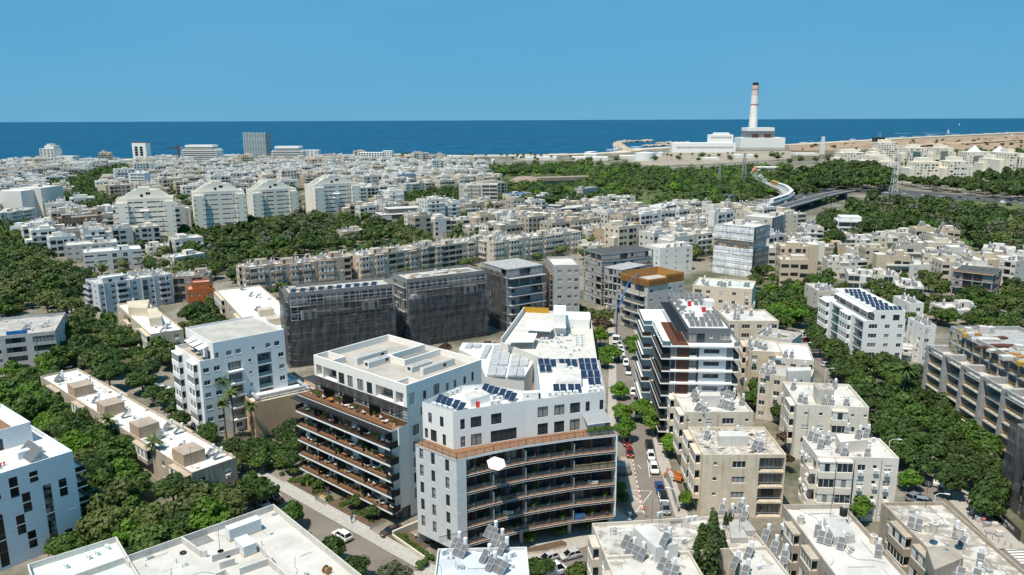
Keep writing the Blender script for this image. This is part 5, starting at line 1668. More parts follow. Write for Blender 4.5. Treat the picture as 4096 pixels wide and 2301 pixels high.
def formwork(b,x0,y0,x1,y1,z,h):
 m = MB();n = int((abs(x1 - x0) + abs(y1 - y0)) / .5)
 L_ = math.hypot(x1 - x0,y1 - y0)
 S_ = edge_side((x0,y0),(x1,y1))
 for k in range(int(L_ / .45)): S_.box(m,k * .45,-.22,z,k * .45 + .12,-.05,z + h)
 for j in range(int(h / .4)): S_.box(m,0,-.34,z + .15 + j * .4,L_,-.225,z + .30 + j * .4)
 S_.box(m,0,-.045,z,L_,.0,z + h)
 m.build('formwork_panel','timber_orange',b.root)
for (x0,y0,x1,y1,h) in ((0,0,9,0,2.6),(9.2,.8,H2.W,.8,3.4),(0,H2.D,0,0,2.6),(H2.W,.8,H2.W,H2.D,3.2),(H2.W,H2.D,0,H2.D,3.2)): formwork(H2,x0,y0,x1,y1,H2.zr,h)
m = MB()
for k in range(9): m.bar((-1.2,.3 + k * 1.6,14),(-1.2,.3 + k * 1.6,15.2),.06,.06)
m.build('guard_rail','yellow_paint',H2.root)
for f in range(1,5):
 m = MB();m.box(-1.6,1,f * 3.45 - .2,-.01,12,f * 3.45);m.build('balcony_slab','concrete',H2.root)
 m = MB()
 for h in (.5,1.): m.bar((-1.55,1,f * 3.45 + h),(-1.55,12,f * 3.45 + h),.06,.06)
 m.build('guard_rail','yellow_paint',H2.root)
# concrete pump with its long blue boom
x,y = Q('b3',930,690)
pump = thing('concrete_pump_truck','white truck mounted concrete pump with a long folded blue boom reaching the orange formwork','pump truck',(x,y,.03),rad(80))
m = MB();m.box(-4.5,-1.2,.8,2.6,1.2,1.4);m.box(-3.8,-1.1,1.4,-.5,1.1,2.3);m.build('chassis','metal_grey',pump)
m = MB();m.hexa([(-6.6,-1.2,.8),(-4.55,-1.2,.8),(-4.55,1.2,.8),(-6.6,1.2,.8),(-6.3,-1.15,3.1),(-4.55,-1.15,3.1),(-4.55,1.15,3.1),(-6.3,1.15,3.1)]);m.build('cab','white_paint',pump)
m = MB();m.hexa([(-6.59,-1.0,1.9),(-6.5,-1.0,1.9),(-6.5,1.0,1.9),(-6.59,1.0,1.9),(-6.36,-1.0,2.9),(-6.3,-1.0,2.9),(-6.3,1.0,2.9),(-6.36,1.0,2.9)]);m.build('windscreen','glass_dark',pump)
wm_ = MB();wm_.tube((0,-.16,0),(0,.16,0),.5,14);wm_ = wm_.mesh('wheel','black_rubber')
for wx in (-5.4,-1.6,-.3,1.6):
 for sy in (-1.05,1.05): put('wheel',wm_,pump,(wx,sy,.5))
def bw(c,px_,py_,z,o=(x,y)):
 X,Y = Q(c,px_,py_,z);dx,dy = X - o[0],Y - o[1];a_ = -rad(80)
 return (math.cos(a_) * dx - math.sin(a_) * dy,math.sin(a_) * dx + math.cos(a_) * dy,z)
pts_ = [(0,0,2.3),bw('b3',940,400,14.0),bw('b3',985,310,17.5),bw('b3',1035,185,21.5),bw('b3',1128,100,21.0)]
for k in range(4):
 m = MB();m.bar(pts_[k],pts_[k + 1],.42 - .06 * k,.55 - .08 * k);m.build('boom_section','blue_paint',pump)
m = MB();m.tube(pts_[4],(pts_[4][0],pts_[4][1],pts_[4][2] - 3.5),.09,6);m.build('hose','black_rubber',pump)
# ---------------------------------------------------------------- low commercial building behind the curved block
mx = [Q('f3',*p,11) for p in ((650,800),(1045,255),(1480,275),(2170,290),(2290,1090),(1390,1090))]
Mb = Bld();Mb.short = 'the low commercial building';Mb.zr = 10.2;Mb.heads = []
Mb.root = thing('commercial_building','low cream commercial building with canopies, an ochre parapet and many air conditioners','building',(*mx[4],0));ox,oy = mx[4]
anchor(mx[4][0] - 8,mx[4][1] + 25,14,Mb.short);FOOT.append((mx[4][0] - 8,mx[4][1] + 25,12,26,-.05));FOOT.append((mx[4][0] - 20,mx[4][1] + 22,6,22,-.3))
pl_ = [(p[0] - ox,p[1] - oy) for p in (mx[5],mx[4],mx[3],mx[2],mx[1],mx[0])]
wl = MB()
for i in range(6):
 S = edge_side(pl_[i],pl_[(i + 1) % 6]);wall_face(wl,S,0,S.W,0,11,[])
 S.box(wl,.0,.01,10.2,S.W,.25,11.03,0)
wl.poly([(x,y,10.2) for x,y in pl_],1)
wl.build('wall',['wall','concrete_pale'],Mb.root,color=(.66,.63,.58,.3))
S = edge_side(pl_[3],pl_[4]);m = MB();S.box(m,.3,.27,10.21,S.W - .3,.33,12.2);m.build('ochre_parapet','ochre',Mb.root)
S = edge_side(pl_[4],pl_[5]);m = MB();S.box(m,0,.02,10.21,S.W,.3,12.1);m.build('side_parapet','pale_plaster',Mb.root)
def mbox(c4,z0,z1,mat,name):
 w_ = [Q('f3',*p,z1) for p in c4];m = MB();m.prism([(x - ox,y - oy) for x,y in w_],z0,z1);m.build(name,mat,Mb.root)
mbox([(1020,590),(1500,620),(1590,465),(1115,440)],12.9,13.1,'metal_white','canopy')
mbox([(720,805),(1210,800),(1275,655),(850,635)],12.4,12.6,'metal_white','canopy')
mbox([(1560,560),(1765,560),(1765,370),(1590,360)],13.0,13.2,'metal_white','canopy')
mbox([(1770,410),(2165,420),(2160,300),(1725,285)],10.2,13.4,'white_paint','roof_shed')
mbox([(1548,330),(1760,330),(1760,180),(1555,170)],10.2,17.0,'white_paint','lift_tower')
m = MB()
for (px_,py_) in ((1030,590),(1260,610),(1500,620),(1580,470),(730,800),(1200,798),(1570,555),(1760,555)):
 x,y = Q('f3',px_,py_,12.4);m.bar((x - ox,y - oy,10.2),(x - ox,y - oy,12.9),.12,.12)
m.build('canopy_post','metal_white',Mb.root,kind='stuff')
acs_px('f3',[(1355,745),(1430,745),(1310,790),(1370,795),(1440,800),(1820,560),(1885,550),(1935,550),(1985,550),(2045,550),(1690,690),(1950,690),(2040,690),(1950,725),(2040,730),(1955,765),(2045,765),(1955,805),(2045,805),(1950,840),(2045,845),(1690,790),(1630,800),(1520,780),(1680,880),(1760,890),(1905,940),(1990,930),(1845,1010)],10.2,Mb.short,.0)
for (a_,b_) in (((1790,640),(1920,690)),((1560,720),(1660,760)),((1760,770),(1870,770))):
 p,q = Q('f3',*a_,10.4),Q('f3',*b_,10.4);m = MB();m.bar((p[0] - ox,p[1] - oy,10.35),(q[0] - ox,q[1] - oy,10.35),.2,.25);m.build('roof_pipe','metal_grey',Mb.root)
# glazed market roof with film solar strips
sk = [Q('f3',*p,9) for p in ((400,1375),(1050,1375),(1390,815),(560,805),(0,790),(-60,900),(260,1065))]
Sk = thing('market_hall','low market hall with rows of pale translucent roof strips, behind the terrace block','building',(*sk[0],0));ox,oy = sk[0]
anchor(sk[0][0] + 4,sk[0][1] + 14,10,'the hall with striped roof');FOOT.append((sk[0][0] + 3,sk[0][1] + 15,8,15,-.2))
m = MB();m.prism([(x - ox,y - oy) for x,y in sk],0,8.6,0,1);m.build('wall',['pale_plaster','metal_white'],Sk)
strips_ = [((370,1240),(270,1065),(360,1065),(500,840),(400,830)),]
for q4 in (((455,1165),(610,1170),(685,835),(540,835)),((615,1170),(765,1175),(835,840),(690,835)),((810,1185),(955,1190),(1015,830),(880,825)),((965,1190),(1110,1195),(1155,835),(1020,830)),((1175,1090),(1325,1090),(1340,845),(1205,840)),
           ((415,1355),(560,1360),(590,1200),(450,1190)),((565,1360),(720,1362),(750,1212),(600,1200)),((765,1362),(915,1365),(945,1215),(800,1208)),((925,1365),(1040,1365),(1045,1220),(955,1215)),
           ((300,1050),(390,1052),(500,842),(400,838)),((30,880),(150,880),(190,815),(90,810)),((180,875),(290,875),(330,830),(230,815))):
 w_ = [Q('f3',*p,9.3) for p in q4];w_ = [(x - ox,y - oy) for x,y in w_]
 m = MB();n = 9
 for k in range(n):
  t0,t1 = k / n,(k + .93) / n
  def lp(a,b,t): return (a[0] + (b[0] - a[0]) * t,a[1] + (b[1] - a[1]) * t)
  a_,b_,c_,d_ = lp(w_[0],w_[3],t0),lp(w_[1],w_[2],t0),lp(w_[1],w_[2],t1),lp(w_[0],w_[3],t1)
  m.hexa([(*a_,8.7),(*b_,8.7),(*c_,8.7),(*d_,8.7),(*a_,9.15),(*b_,9.25),(*c_,9.25),(*d_,9.15)])
 m.build('roof_strip','solar_film',Sk)
# ---------------------------------------------------------------- old apartment blocks on the right and along the bottom edge
CREAM,BEIGE,WHITE,GREY = (.70,.66,.59),(.62,.52,.40),(.74,.73,.71),(.54,.53,.52)
RW,RG = (.60,.58,.55),(.46,.435,.41)
def box_on(b,c,pts,z0,z1,wall,dirt=.4,roof=None,name='stair_head'):
 w_ = [w2b(b,*Q(c,*p,z1)) for p in pts];m = MB();m.prism(w_,z0,z1,0,1);m.build(name,['wall','roofing'],b.root,color=(*wall,dirt))
 xs,ys = [p[0] for p in w_],[p[1] for p in w_];b.heads.append((min(xs),min(ys),max(xs) - min(xs),max(ys) - min(ys),z1 - z0))
f_ = frc('b3',(1540,1335),(2150,1330),(1460,1130),13.3)
I1 = building('white roofed stained cream block with solar heaters, between slab block and flaking beige block','the stained cream block',f_,13.3,4,(.68,.61,.52),RW,F='s.sk.W.w',G='C.wC',par=.6,dirt=.9,rdirt=.25,old=.5,solid=1)
heaters_px('b3',[(1625,1165),(1640,1205),(1800,1150),(1900,1165,2),(1970,1185),(1870,1255,2),(1940,1275,2),(2050,1235),(1660,1285),(1710,1315)],I1.zr,I1.short)
box_on(I1,'b3',[(1680,1190),(1860,1190),(1850,1150),(1680,1155)],I1.zr,15.4,RW);roof_pipes(I1,10)
f_ = frc('c3',(1700,375),(2105,375),(1590,130),13.3)
I2 = building('flaking beige block with broken balconies and rubble on its grey roof','the flaking beige block',(f_[0],f_[1],f_[2],f_[3] + 7.2,f_[4]),13.3,4,(.68,.59,.47),(.58,.53,.48),F='.s.W.R',G='C.C.',par=.5,dirt=.95,rdirt=.75,old=0,ac=.0,rail='rail')
box_on(I2,'c3',[(1840,212),(2105,212),(2080,165),(1830,165)],I2.zr,15.0,RW)
heaters_px('c3',[(2190,295,2),(1735,200,1)],I2.zr,I2.short);clutter(I2,1,0,22,0,1)
m = MB()
for k in range(30):
 lx,ly = RN.uniform(.8,I2.W - 1),RN.uniform(.8,I2.D - 1)
 if not roof_free(I2,lx,ly,.4): continue
 a_ = RN.uniform(0,3);l = RN.uniform(.5,1.8)
 m.bar((lx,ly,I2.zr + .1),(lx + l * math.cos(a_),ly + l * math.sin(a_),I2.zr + RN.uniform(.1,.4)),RN.uniform(.2,.9),.06,RN.choice((0,1,2,2)))
m.build('rubble',['rust','galvanised','concrete_pale'],I2.root,kind='stuff')
f_ = frc('d3',(650,905),(1440,925),(480,715),13.3)
I3 = building('pale pink cream block with white roof and a shuttered balcony stack on its front','the pale pink cream block',f_,13.3,4,(.74,.68,.62),RW,F='CC.w.s.k.',G='w.sw.B',par=.5,dirt=.35,rdirt=.2,old=.4,ac=.7)
heaters_px('d3',[(590,705),(640,725),(685,785),(750,745),(940,665),(865,825),(915,870),(1135,875)],I3.zr,I3.short)
box_on(I3,'d3',[(870,770),(1140,745),(1085,690),(830,690)],I3.zr,15.2,(.66,.59,.53),.2)
heaters_px('d3',[(1050,690),(1130,680)],15.2,I3.short);acs_px('d3',[(800,745),(1190,745)],I3.zr,I3.short,.3);roof_pipes(I3,8)
f_ = frc('d3',(455,405),(1150,435),(310,185),13.3)
I4 = building('cream block with white roof and a stained stair tower, behind the pale pink cream block','the cream block with stained stair tower',f_,13.3,4,(.71,.67,.59),RW,F='.w.k.Cw.s',G='s.w.C.',par=.75,dirt=.45,rdirt=.2,old=.4,ac=.2)
heaters_px('d3',[(490,345),(535,370),(715,380),(780,392),(930,390),(420,230),(815,222)],I4.zr,I4.short)
box_on(I4,'d3',[(650,270),(815,260),(775,195),(615,200)],I4.zr,16.,(.62,.58,.50),.95);roof_pipes(I4,10);acs_px('d3',[(1060,395),(935,250)],I4.zr,I4.short,1.2)
f_ = frc('d1',(1600,815),(1930,830),(1470,690),13)
I5 = building('stained tan block with white roof and five solar heaters, right of the slab block','the stained tan block',(f_[0],f_[1],f_[2],9,12),13,4,(.64,.53,.41),RW,F='w.w.',G='C.w',par=.4,dirt=.9,rdirt=.15,old=.4)
heaters_px('d1',[(1610,705),(1690,725),(1615,770),(1740,745),(1800,765)],I5.zr,I5.short)
f_ = frc('d1',(1945,905),(2430,940),(1930,700),12.5)
I6 = building('white roofed block with a small turquoise pool, beside the tree lined street','the block with turquoise pool',f_,12.5,4,(.68,.63,.57),(.72,.71,.70),F='S.w.s.v',G='w.w',par=.7,dirt=.6,rdirt=.03,old=.3)
heaters_px('d1',[(2065,860),(2145,865)],I6.zr,I6.short);x,y = w2b(I6,*Q('d1',2150,770,I6.zr));m = MB();m.box(-1.2,-.6,I6.zr + .02,1.2,.6,I6.zr + .3);m.build('paddling_pool','glass_blue',I6.root);I6.root.children[-1].location = (x,y,0)
f_ = frc('d1',(1665,600),(2150,680),(1600,480),12)
I8 = building('grey white terrace roofed block with a strip of artificial grass','the block with grass strip roof',f_,12,4,(.58,.55,.50),RG,F='ww.w',G='w.w',par=1.,dirt=.6,rdirt=.2,old=.3);clutter(I8,3,1,8)
m = MB();m.box(I8.W * .5,I8.D * .55,I8.zr + .02,I8.W * .7,I8.D * .75,I8.zr + .06);m.build('artificial_grass','leaf_bright',I8.root)
f_ = frc('d1',(1330,430),(1980,430),(1190,215),12.5)
I9 = building('long white roofed tan block with creepers, behind the slab block','the tan block with creepers',(f_[0],f_[1],f_[2],f_[3],15),12.5,4,(.66,.57,.46),RW,F='w.W.w.W',G='w.w',par=.5,dirt=.7,rdirt=.12,old=.4)
heaters_px('d1',[(1290,250),(1320,300),(1410,245),(1440,275),(1500,305),(1650,245)],I9.zr,I9.short);clutter(I9,3,1,8)
f_ = frc('d3',(110,150),(640,200),(70,90),12.5)
I7 = building('dusty grey roofed block with a stair hut marked by a cross, between two cream blocks','the dusty block with cross hut',fr_NR(Q('d1',1720,1100,12.5),Q('d1',2390,1190,12.5),9),12.5,4,(.63,.58,.51),RG,F='w.w.k.w',G='w',par=.5,dirt=.8,rdirt=.5,old=.4)
box_on(I7,'d1',[(2095,1078),(2395,1066),(2390,1022),(2080,1032)],I7.zr,15.2,RW);heaters_px('d1',[(1840,1015),(1910,1060),(1840,1095),(2310,1035),(1770,1075)],I7.zr,I7.short)
x,y = w2b(I7,*Q('d1',2285,1120,14));m = MB();m.box(-.08,-.03,.6,.08,0,1.7);m.box(-.35,-.03,1.2,.35,0,1.36);m.build('cross_sign','frame_dark',I7.root,(x,I7.heads[0][1] - .02,I7.zr))
f_ = frc('b3',(1600,195),(2140,240),(1560,60),14)
I10 = building('sandy tan block with small awnings over its windows, right of the orange formwork block','the tan block with awnings',fr_NR(Q('b3',1610,200,14),Q('b3',2140,240,14),16),14,4,(.67,.57,.46),(.60,.65,.58),F='Ww.k.w.k',G='w.w',par=.5,dirt=.4,rdirt=.3,old=.6,ac=.5);clutter(I10,7,2,10)
# bottom edge, seen mostly from above
L_ = Q('c4',130,820,13);Rr = Q('c4',650,795,13)
R1 = building('long white roofed block with a black water tank, its flank weathered brown','the white roof with black tank',fr_NL((L_[0] + .5,L_[1] - 26),L_,math.hypot(Rr[0] - L_[0],Rr[1] - L_[1])),13,4,(.45,.40,.34),RW,F='w.w',G='w.CwC.wCw',X='w.w.w',par=.8,dirt=.95,rdirt=.22,old=.5)
R1.X = 0
heaters_px('c4',[(445,1050),(510,1110,2),(655,1160),(985,1225)],R1.zr,R1.short);box_on(R1,'c4',[(590,1110),(775,1090),(670,925),(495,930)],R1.zr,13.6,(.55,.54,.52),.5)
x,y = Q('c4',725,1255,R1.zr);dish(x,y,R1.zr,2.4,R1.short)
BAR = []
def barrel(x,y,z,kind,bshort):
 if not BAR:
  m = MB();m.tube((0,0,0),(0,0,1.25),.55,16);m.tube((0,0,1.2),(0,0,1.28),.6,16);BAR.append(m.mesh('barrel','planter'))
  m = MB();m.tube((0,0,0),(0,0,1.2),.6,16);m.tube((0,0,1.2),(0,0,1.4),.6,16,0,.3);BAR.append(m.mesh('barrel','black_rubber'))
  l = MB();l.tube((0,0,0),(0,0,.07),.3,10);BAR.append(l.mesh('lid','metal_grey'))
 r = put('water_tank',None,None,(x,y,z + .006));put('barrel',BAR[kind],r);put('lid',BAR[2],r,(.05,0,1.28 if kind == 0 else 1.4))
 later(r,'tan round water barrel' if kind == 0 else 'black plastic water tank','water barrels on the roofs','water tank',(x,y,z),bshort)
for it in ((290,985,0),(540,1045,0),(935,1160,0),(662,985,1)): barrel(*Q('c4',it[0],it[1],R1.zr),R1.zr if it[2] == 0 else 13.62,it[2],R1.short)
roof_pipes(R1,12);antenna(*Q('c4',550,960,R1.zr),R1.zr,R1.short);antenna(*Q('c4',710,1000,R1.zr),R1.zr,R1.short)
L_ = Q('c4',1010,800,13);Rr = Q('c4',1430,810,13)
R2 = building('patchy grey roofed block with tan barrels and a stained stair tower, by the crossing','the patchy roof with tan barrels',fr_NL((L_[0] + .5,L_[1] - 26),L_,10.5),13,4,(.42,.36,.29),(.60,.56,.51),F='w.w',G='.wC.CwC',X='w.w.w.w',par=.55,dirt=.95,rdirt=.85,old=.4)
heaters_px('c4',[(1310,985,2),(1675,1062),(1730,1145),(1890,1305),(1680,1420,2),(1860,1445)],R2.zr,R2.short)
box_on(R2,'c4',[(1480,1400),(1740,1290),(1640,1180),(1410,1200)],R2.zr,15,(.42,.36,.29),.95)
for it in ((1420,1060,0),(1455,1190,0),(1680,1235,0)): barrel(*Q('c4',it[0],it[1],R2.zr),R2.zr if it[1] < 1100 else 15.02,0,R2.short)
dish(*Q('c4',1582,1235,15),15.02,2.4,R2.short);roof_pipes(R2,14);antenna(*Q('c4',1400,840,R2.zr),R2.zr,R2.short)
Nn,Rr,L_ = Q('c3',1000,1447,13),Q('c3',2566,1370,13),Q('c3',710,985,13)
Bk = Q('c3',2090,812,13)
BG = building('big grey and white roofed foreground block with a tube collector, behind the cypresses','the big foreground roof',fr_NL((L_[0] + 1.0,L_[1] - 9.6),L_,25),13,4,(.60,.55,.48),(.58,.555,.52),F='w.w.w.w',G='wC.k',X='',par=.55,dirt=.85,rdirt=.75,old=.5,ac=.4)
xl_,xr_ = Q('d4',930,1100,13)[0] - BG.x,BG.x + 25 - Q('d4',1490,1000,13)[0]
for (o_,w_,t_) in ((0,xl_,'left'),(25 - xr_,xr_,'right')):
 wx,wy = b2w(BG,o_,-17.01);wg = building(f'{t_} wing of the big foreground block, beside the cypress trees','',(wx,wy,BG.a,w_,17),13,4,(.60,.55,.48),(.56,.535,.50),G='wC.w.kw' if t_ == 'left' else '',X='w.w',par=.45,dirt=.85,rdirt=.62,old=.5,ac=.4)
box_on(BG,'d4',[(445,1050),(770,990),(375,715),(120,750)],BG.zr,15.0,(.60,.59,.57),.4)
heaters_px('d4',[(25,950),(85,1065),(215,1130,2),(550,1275),(680,1375,2),(1410,500),(1520,565),(1730,600),(1670,480),(2040,870),(2165,1035),(2310,1175),(1790,1130),(1590,1265),(1745,1390)],BG.zr,BG.short)
heaters_px('d4',[(590,920)],15.0,BG.short)
acs_px('d4',[(505,570),(920,635),(1005,625),(395,1195),(1940,1335),(845,950)],BG.zr,BG.short,.4);dish(*Q('d4',70,640,BG.zr),BG.zr,2.3,BG.short)
antenna(*Q('d4',385,700,BG.zr),BG.zr,BG.short);antenna(*Q('d4',490,1030,BG.zr),15,BG.short);antenna(*Q('d4',1640,900,BG.zr),BG.zr,BG.short);roof_pipes(BG,22)
box_on(BG,'d4',[(1530,910),(1770,905),(1650,640),(1500,660)],BG.zr,13.4,RG,.5,name='roof_step');box_on(BG,'d4',[(1740,805),(1890,800),(1780,660),(1660,690)],BG.zr,13.5,RG,.5,name='roof_step')
x,y = Q('d4',725,675,BG.zr)
rack = thing('evacuated_tube_collector','dark slatted tube collector lying on the big foreground roof','solar collector',(x,y,BG.zr + .01),.25)
for k in range(9): m = MB();m.tube((-1.0 + k * .25,-.7,.12),(-1.0 + k * .25,.7,.12),.05,6);m.build('tube','frame_dark',rack)
m = MB();m.box(-1.2,.7,0,1.2,.85,.25);m.box(-1.2,-.8,0,1.2,-.7,.1);m.build('manifold','metal_grey',rack)
L_,Rr = Q('c2',1590,1150,13),Q('c3',35,1080,13)
BC = building('pale blue grey roofed block with crowded solar heaters, below the curved balcony block','the crowded heater roof',fr_NL((-11.4 + .5,88),(-11.4,104.5),13.5),13,4,(.62,.62,.62),(.60,.64,.68),F='',G='w.w.w',par=.45,dirt=.3,rdirt=.12,old=.2)
heaters_px('f2',[(525,1125),(590,1200,2),(960,990,2),(1045,1090,2),(880,1275),(1090,1185),(950,1370),(1070,1400,2)],BC.zr,BC.short)
acs_px('f2',[(385,1230),(1090,1150),(1205,1260)],BC.zr,BC.short,.6);roof_pipes(BC,10)
for _ in range(1):
 p0,p1 = Q('f2',320,1100,13),Q('f2',1000,960,13);m = MB()
 n = 60
 for k in range(n + 1): m.bar((p0[0] + (p1[0] - p0[0]) * k / n,p0[1] + (p1[1] - p0[1]) * k / n,12.6),(p0[0] + (p1[0] - p0[0]) * k / n,p0[1] + (p1[1] - p0[1]) * k / n,13.7),.03,.03)
 m.bar((*p0,13.7),(*p1,13.7),.06,.06);rl = thing('roof_railing','dark bar railing along the back edge of the crowded heater roof','railing',(*p0,12.6));o = m.build('bars','frame_dark',rl,kind='stuff');o.location = (-p0[0],-p0[1],-12.6)
# big bare roof bottom left
bp = [Q('g2',*p,13) for p in ((1970,72),(1235,332))]
a_ = math.atan2(bp[0][1] - bp[1][1],bp[0][0] - bp[1][0])
far_r = bp[0]
c_,s_ = math.cos(a_),math.sin(a_)
W_,D_ = 33.0,30.0
nx_,ny_ = far_r[0] - c_ * W_ + s_ * D_,far_r[1] - s_ * W_ - c_ * D_
BL = building('large unfinished pale concrete roof with insulation stacks, a tyre and a cable drum','the bare concrete roof',(nx_,ny_,a_,W_,D_),13,4,(.58,.56,.52),(.57,.55,.515),F='',G='',X='w.w.w',par=1.1,dirt=.7,rdirt=.16,cat='building site',name='unfinished_building')
def on_bl(px_,py_,z=12): return w2b(BL,*Q('g2',px_,py_,z))
def wall_bl(p,q,z1=13,t=.25,z0=None):
 a,b = on_bl(*p,z1),on_bl(*q,z1);m = MB();m.bar((*a,(11.9 + z1) / 2),(*b,(11.9 + z1) / 2),t,z1 - 11.9);m.build('roof_wall','concrete_pale',BL.root)
for p,q in (((1240,330),(1395,440)),((1395,440),(1440,440)),((1480,480),(1700,410)),((1540,535),(1660,500)),((1700,580),(1930,500)),((1930,500),(2080,636)),((1840,370),(1960,500)),((780,490),(830,530)),((1510,620),(1590,590)),((1590,590),(1640,636))): wall_bl(p,q)
sh = MB();w_ = [on_bl(*p,12) for p in ((1330,420),(1500,360),(1440,310),(1300,350))];sh.prism(w_,11.905,11.93);sh.build('stair_pit','concrete_dark',BL.root)
INS = []
def insul(px_,py_,rz,n,w,l):
 x,y = Q('g2',px_,py_,12.2)
 r = thing('insulation_stack','','pallet',(x,y,11.91),rz)
 for k in range(n):
  m = MB();m.box(-l / 2,-w / 2,.12 + k * .34,l / 2,w / 2,.12 + k * .34 + .29);m.build('insulation_board','metal_white',r)
  m = MB();m.box(-l / 2 - .003,-w / 2 - .003,.12 + k * .34 + .10,l / 2 + .003,w / 2 + .003,.12 + k * .34 + .17);m.build('wrapping_band','galvanised',r)
 m = MB();m.box(-l / 2,-w / 2,0,l / 2,w / 2,.11);m.build('pallet','timber',r)
 return r
insul(1735,300,a_,6,1.6,5.2)['label'] = 'longer stack of wrapped white insulation boards on the bare concrete roof'
insul(1750,430,a_ + 1.57,5,2.0,3.4)['label'] = 'shorter greyish stack of insulation boards nearest the roof openings'
def tyre(px_,py_,flat,lab):
 x,y = Q('g2',px_,py_,12.1);m = MB();R_,r_ = .38,.14;n1,n2 = 16,6
 for i in range(n1):
  for j in range(n2):
   def tp(i,j):
    A,B_ = 2 * math.pi * i / n1,2 * math.pi * j / n2;return ((R_ + r_ * math.cos(B_)) * math.cos(A),(R_ + r_ * math.cos(B_)) * math.sin(A),r_ * math.sin(B_) + r_)
   m.quad(tp(i,j),tp(i + 1,j),tp(i + 1,j + 1),tp(i,j + 1))
 o = m.build('tyre','black_rubber',None,(x,y,11.91 + (.0 if flat else .9)));tag(o,lab,'tyre');return o
tyre(1252,455,True,'black tyre lying alone on the bare concrete roof')
tyre(1605,478,True,'lower black tyre beside the black pipe drum');o = tyre(1605,470,True,'upper black tyre stacked on another by the black drum');o.location.z += .29
x,y = Q('g2',1555,490,12.1);m = MB();m.tube((0,0,0),(0,0,1.2),.45,16,0,.45,False);m.tube((0,0,.05),(0,0,.06),.44,16);tag(m.build('drum','black_rubber',None,(x,y,11.91)),'open black drum standing on the bare concrete roof','drum')
x,y = Q('g2',2395,605,12.3);cd = thing('cable_drum','round wooden cable drum standing at the roof edge bottom left','cable drum',(x,y,11.91),.9)
for sy in (-.4,.4): m = MB();m.tube((0,sy - .05,.62),(0,sy + .05,.62),.62,18);m.build('flange','timber',cd)
m = MB();m.tube((0,-.35,.62),(0,.35,.62),.3,12);m.build('hub','deck_wood',cd)
clutter(BL,0,0,26,0,2)
# small white lower roofs at the far left bottom
BLb = building('small white roof with air conditioners and a tilted boiler, bottom left corner','the small white corner roof',fr_NL((Q('g2',300,640,12.5)[0] + 3.5,Q('g2',300,640,12.5)[1] - 10),Q('g2',20,570,12.5),12),12.9,4,(.60,.58,.55),(.66,.72,.69),par=.9,dirt=.5,rdirt=.1)
acs_px('g2',[(325,560),(505,490),(570,460),(655,415)],BL.zr - .2 if False else 11.9,BL.short,-.6)
# ---------------------------------------------------------------- checkered white block at the left edge
a_ = rad(51);p0 = Vector((-80.5,130.0))
CK = Bld();Wc = 30.0
Nn = p0 - Vector((math.cos(a_),math.sin(a_))) * Wc
ck = building('white block with black slot windows in a checker pattern, left edge of the picture','the checkered white block',(Nn.x,Nn.y,a_,Wc,28),17.6,5,(.70,.72,.75),(.72,.70,.67),par=.8,dirt=.06,rdirt=.05,split=True)
ck.walls.hide_render = False
bpy.data.objects.remove(ck.walls)
S = ck.sides['F'];wl = MB();hs = []
for (uu,z,h) in ((-10.6,12.4,3.8),(-5.6,1.7,11.2),(-3.0,9.6,3.4),(-9.0,9.0,3.7),(-1.95,3.3,6.5),(-10.4,5.3,3.65),(-9.0,2.0,3.3),(-3.1,.8,2.2),(-13.6,.5,9.8),(-13.4,13.0,2.2),(-16.0,8,3.8),(-7.4,14.1,2.0)):
 u = Wc + uu
 hs.append((u,z,1.35,h,.22,None));
 pm_ = MB();S.box(pm_,u + .01,.14,z + .01,u + 1.34,.2,z + h - .01);pm_.build('window','glass_dark',ck.root)
 bb = MB();S.box(bb,u,-.02,z + h * .5 - .07,u + 1.35,.16,z + h * .5 + .07);bb.build('window_band','white_paint',ck.root)
hs.sort();ok = []
for h in hs:
 if all(h[0] > o[0] + o[2] or h[0] + h[2] < o[0] or h[1] > o[1] + o[3] or h[1] + h[3] < o[1] for o in ok): ok.append(h)
wall_face(wl,S,0,Wc,0,17.6,ok)
for sk in 'GXY': wall_face(wl,ck.sides[sk],0,ck.sides[sk].W,0,17.6,[])
t = .2
for (x0,y0,x1,y1) in ((0,0,Wc,t),(0,28 - t,Wc,28),(0,t,t,28 - t),(Wc - t,t,Wc,28 - t)): wl.box(x0 + .002,y0 + .002,ck.zr,x1 - .002,y1 - .002,17.63,0,skip='b')
for k in range(5): S.box(wl,0,-.012,.2 + k * 3.1,Wc,-.002,.23 + k * 3.1,1)
wl.build('wall',['wall','metal_grey'],ck.root,color=(.70,.72,.75,.06))
for f in range(5):
 m = MB();m.box(Wc + .003,.5,f * 3.0 + .8,Wc + 2.0,14,f * 3.0 + 1.05);m.build('balcony_slab','white_paint',ck.root)
 m = MB();m.box(Wc + 1.93,.5,f * 3 + 1.055,Wc + 1.97,14,f * 3 + 2.0);m.box(Wc + .01,.5,f * 3 + 1.055,Wc + 1.9,.54,f * 3 + 2.0);m.build('railing','glass_dark',ck.root)
upper(ck,8,12.4,27.8,27.6,20.8,'....d.','',(.70,.72,.75),(.70,.68,.64),.06,.05,.9)
m = MB();m.box(23.5,14.2,19.905,25.4,25.5,19.94);m.build('deck_boards','deck_wood',ck.root)
for k in range(5): solar_panel(*b2w(ck,25.2,2.6 + k * 1.3),ck.zr,ck.a + 1.57 + 3.14,'grey',42,'the checkered white block',1.25,3.0)
m = MB();x,y = w2b(ck,*Q('g1',460,1200,18));m.box(x - 2.0,y - .7,ck.zr,x + 2.0,y + .7,ck.zr + 1.4);m.build('plant_casing','metal_white',ck.root)
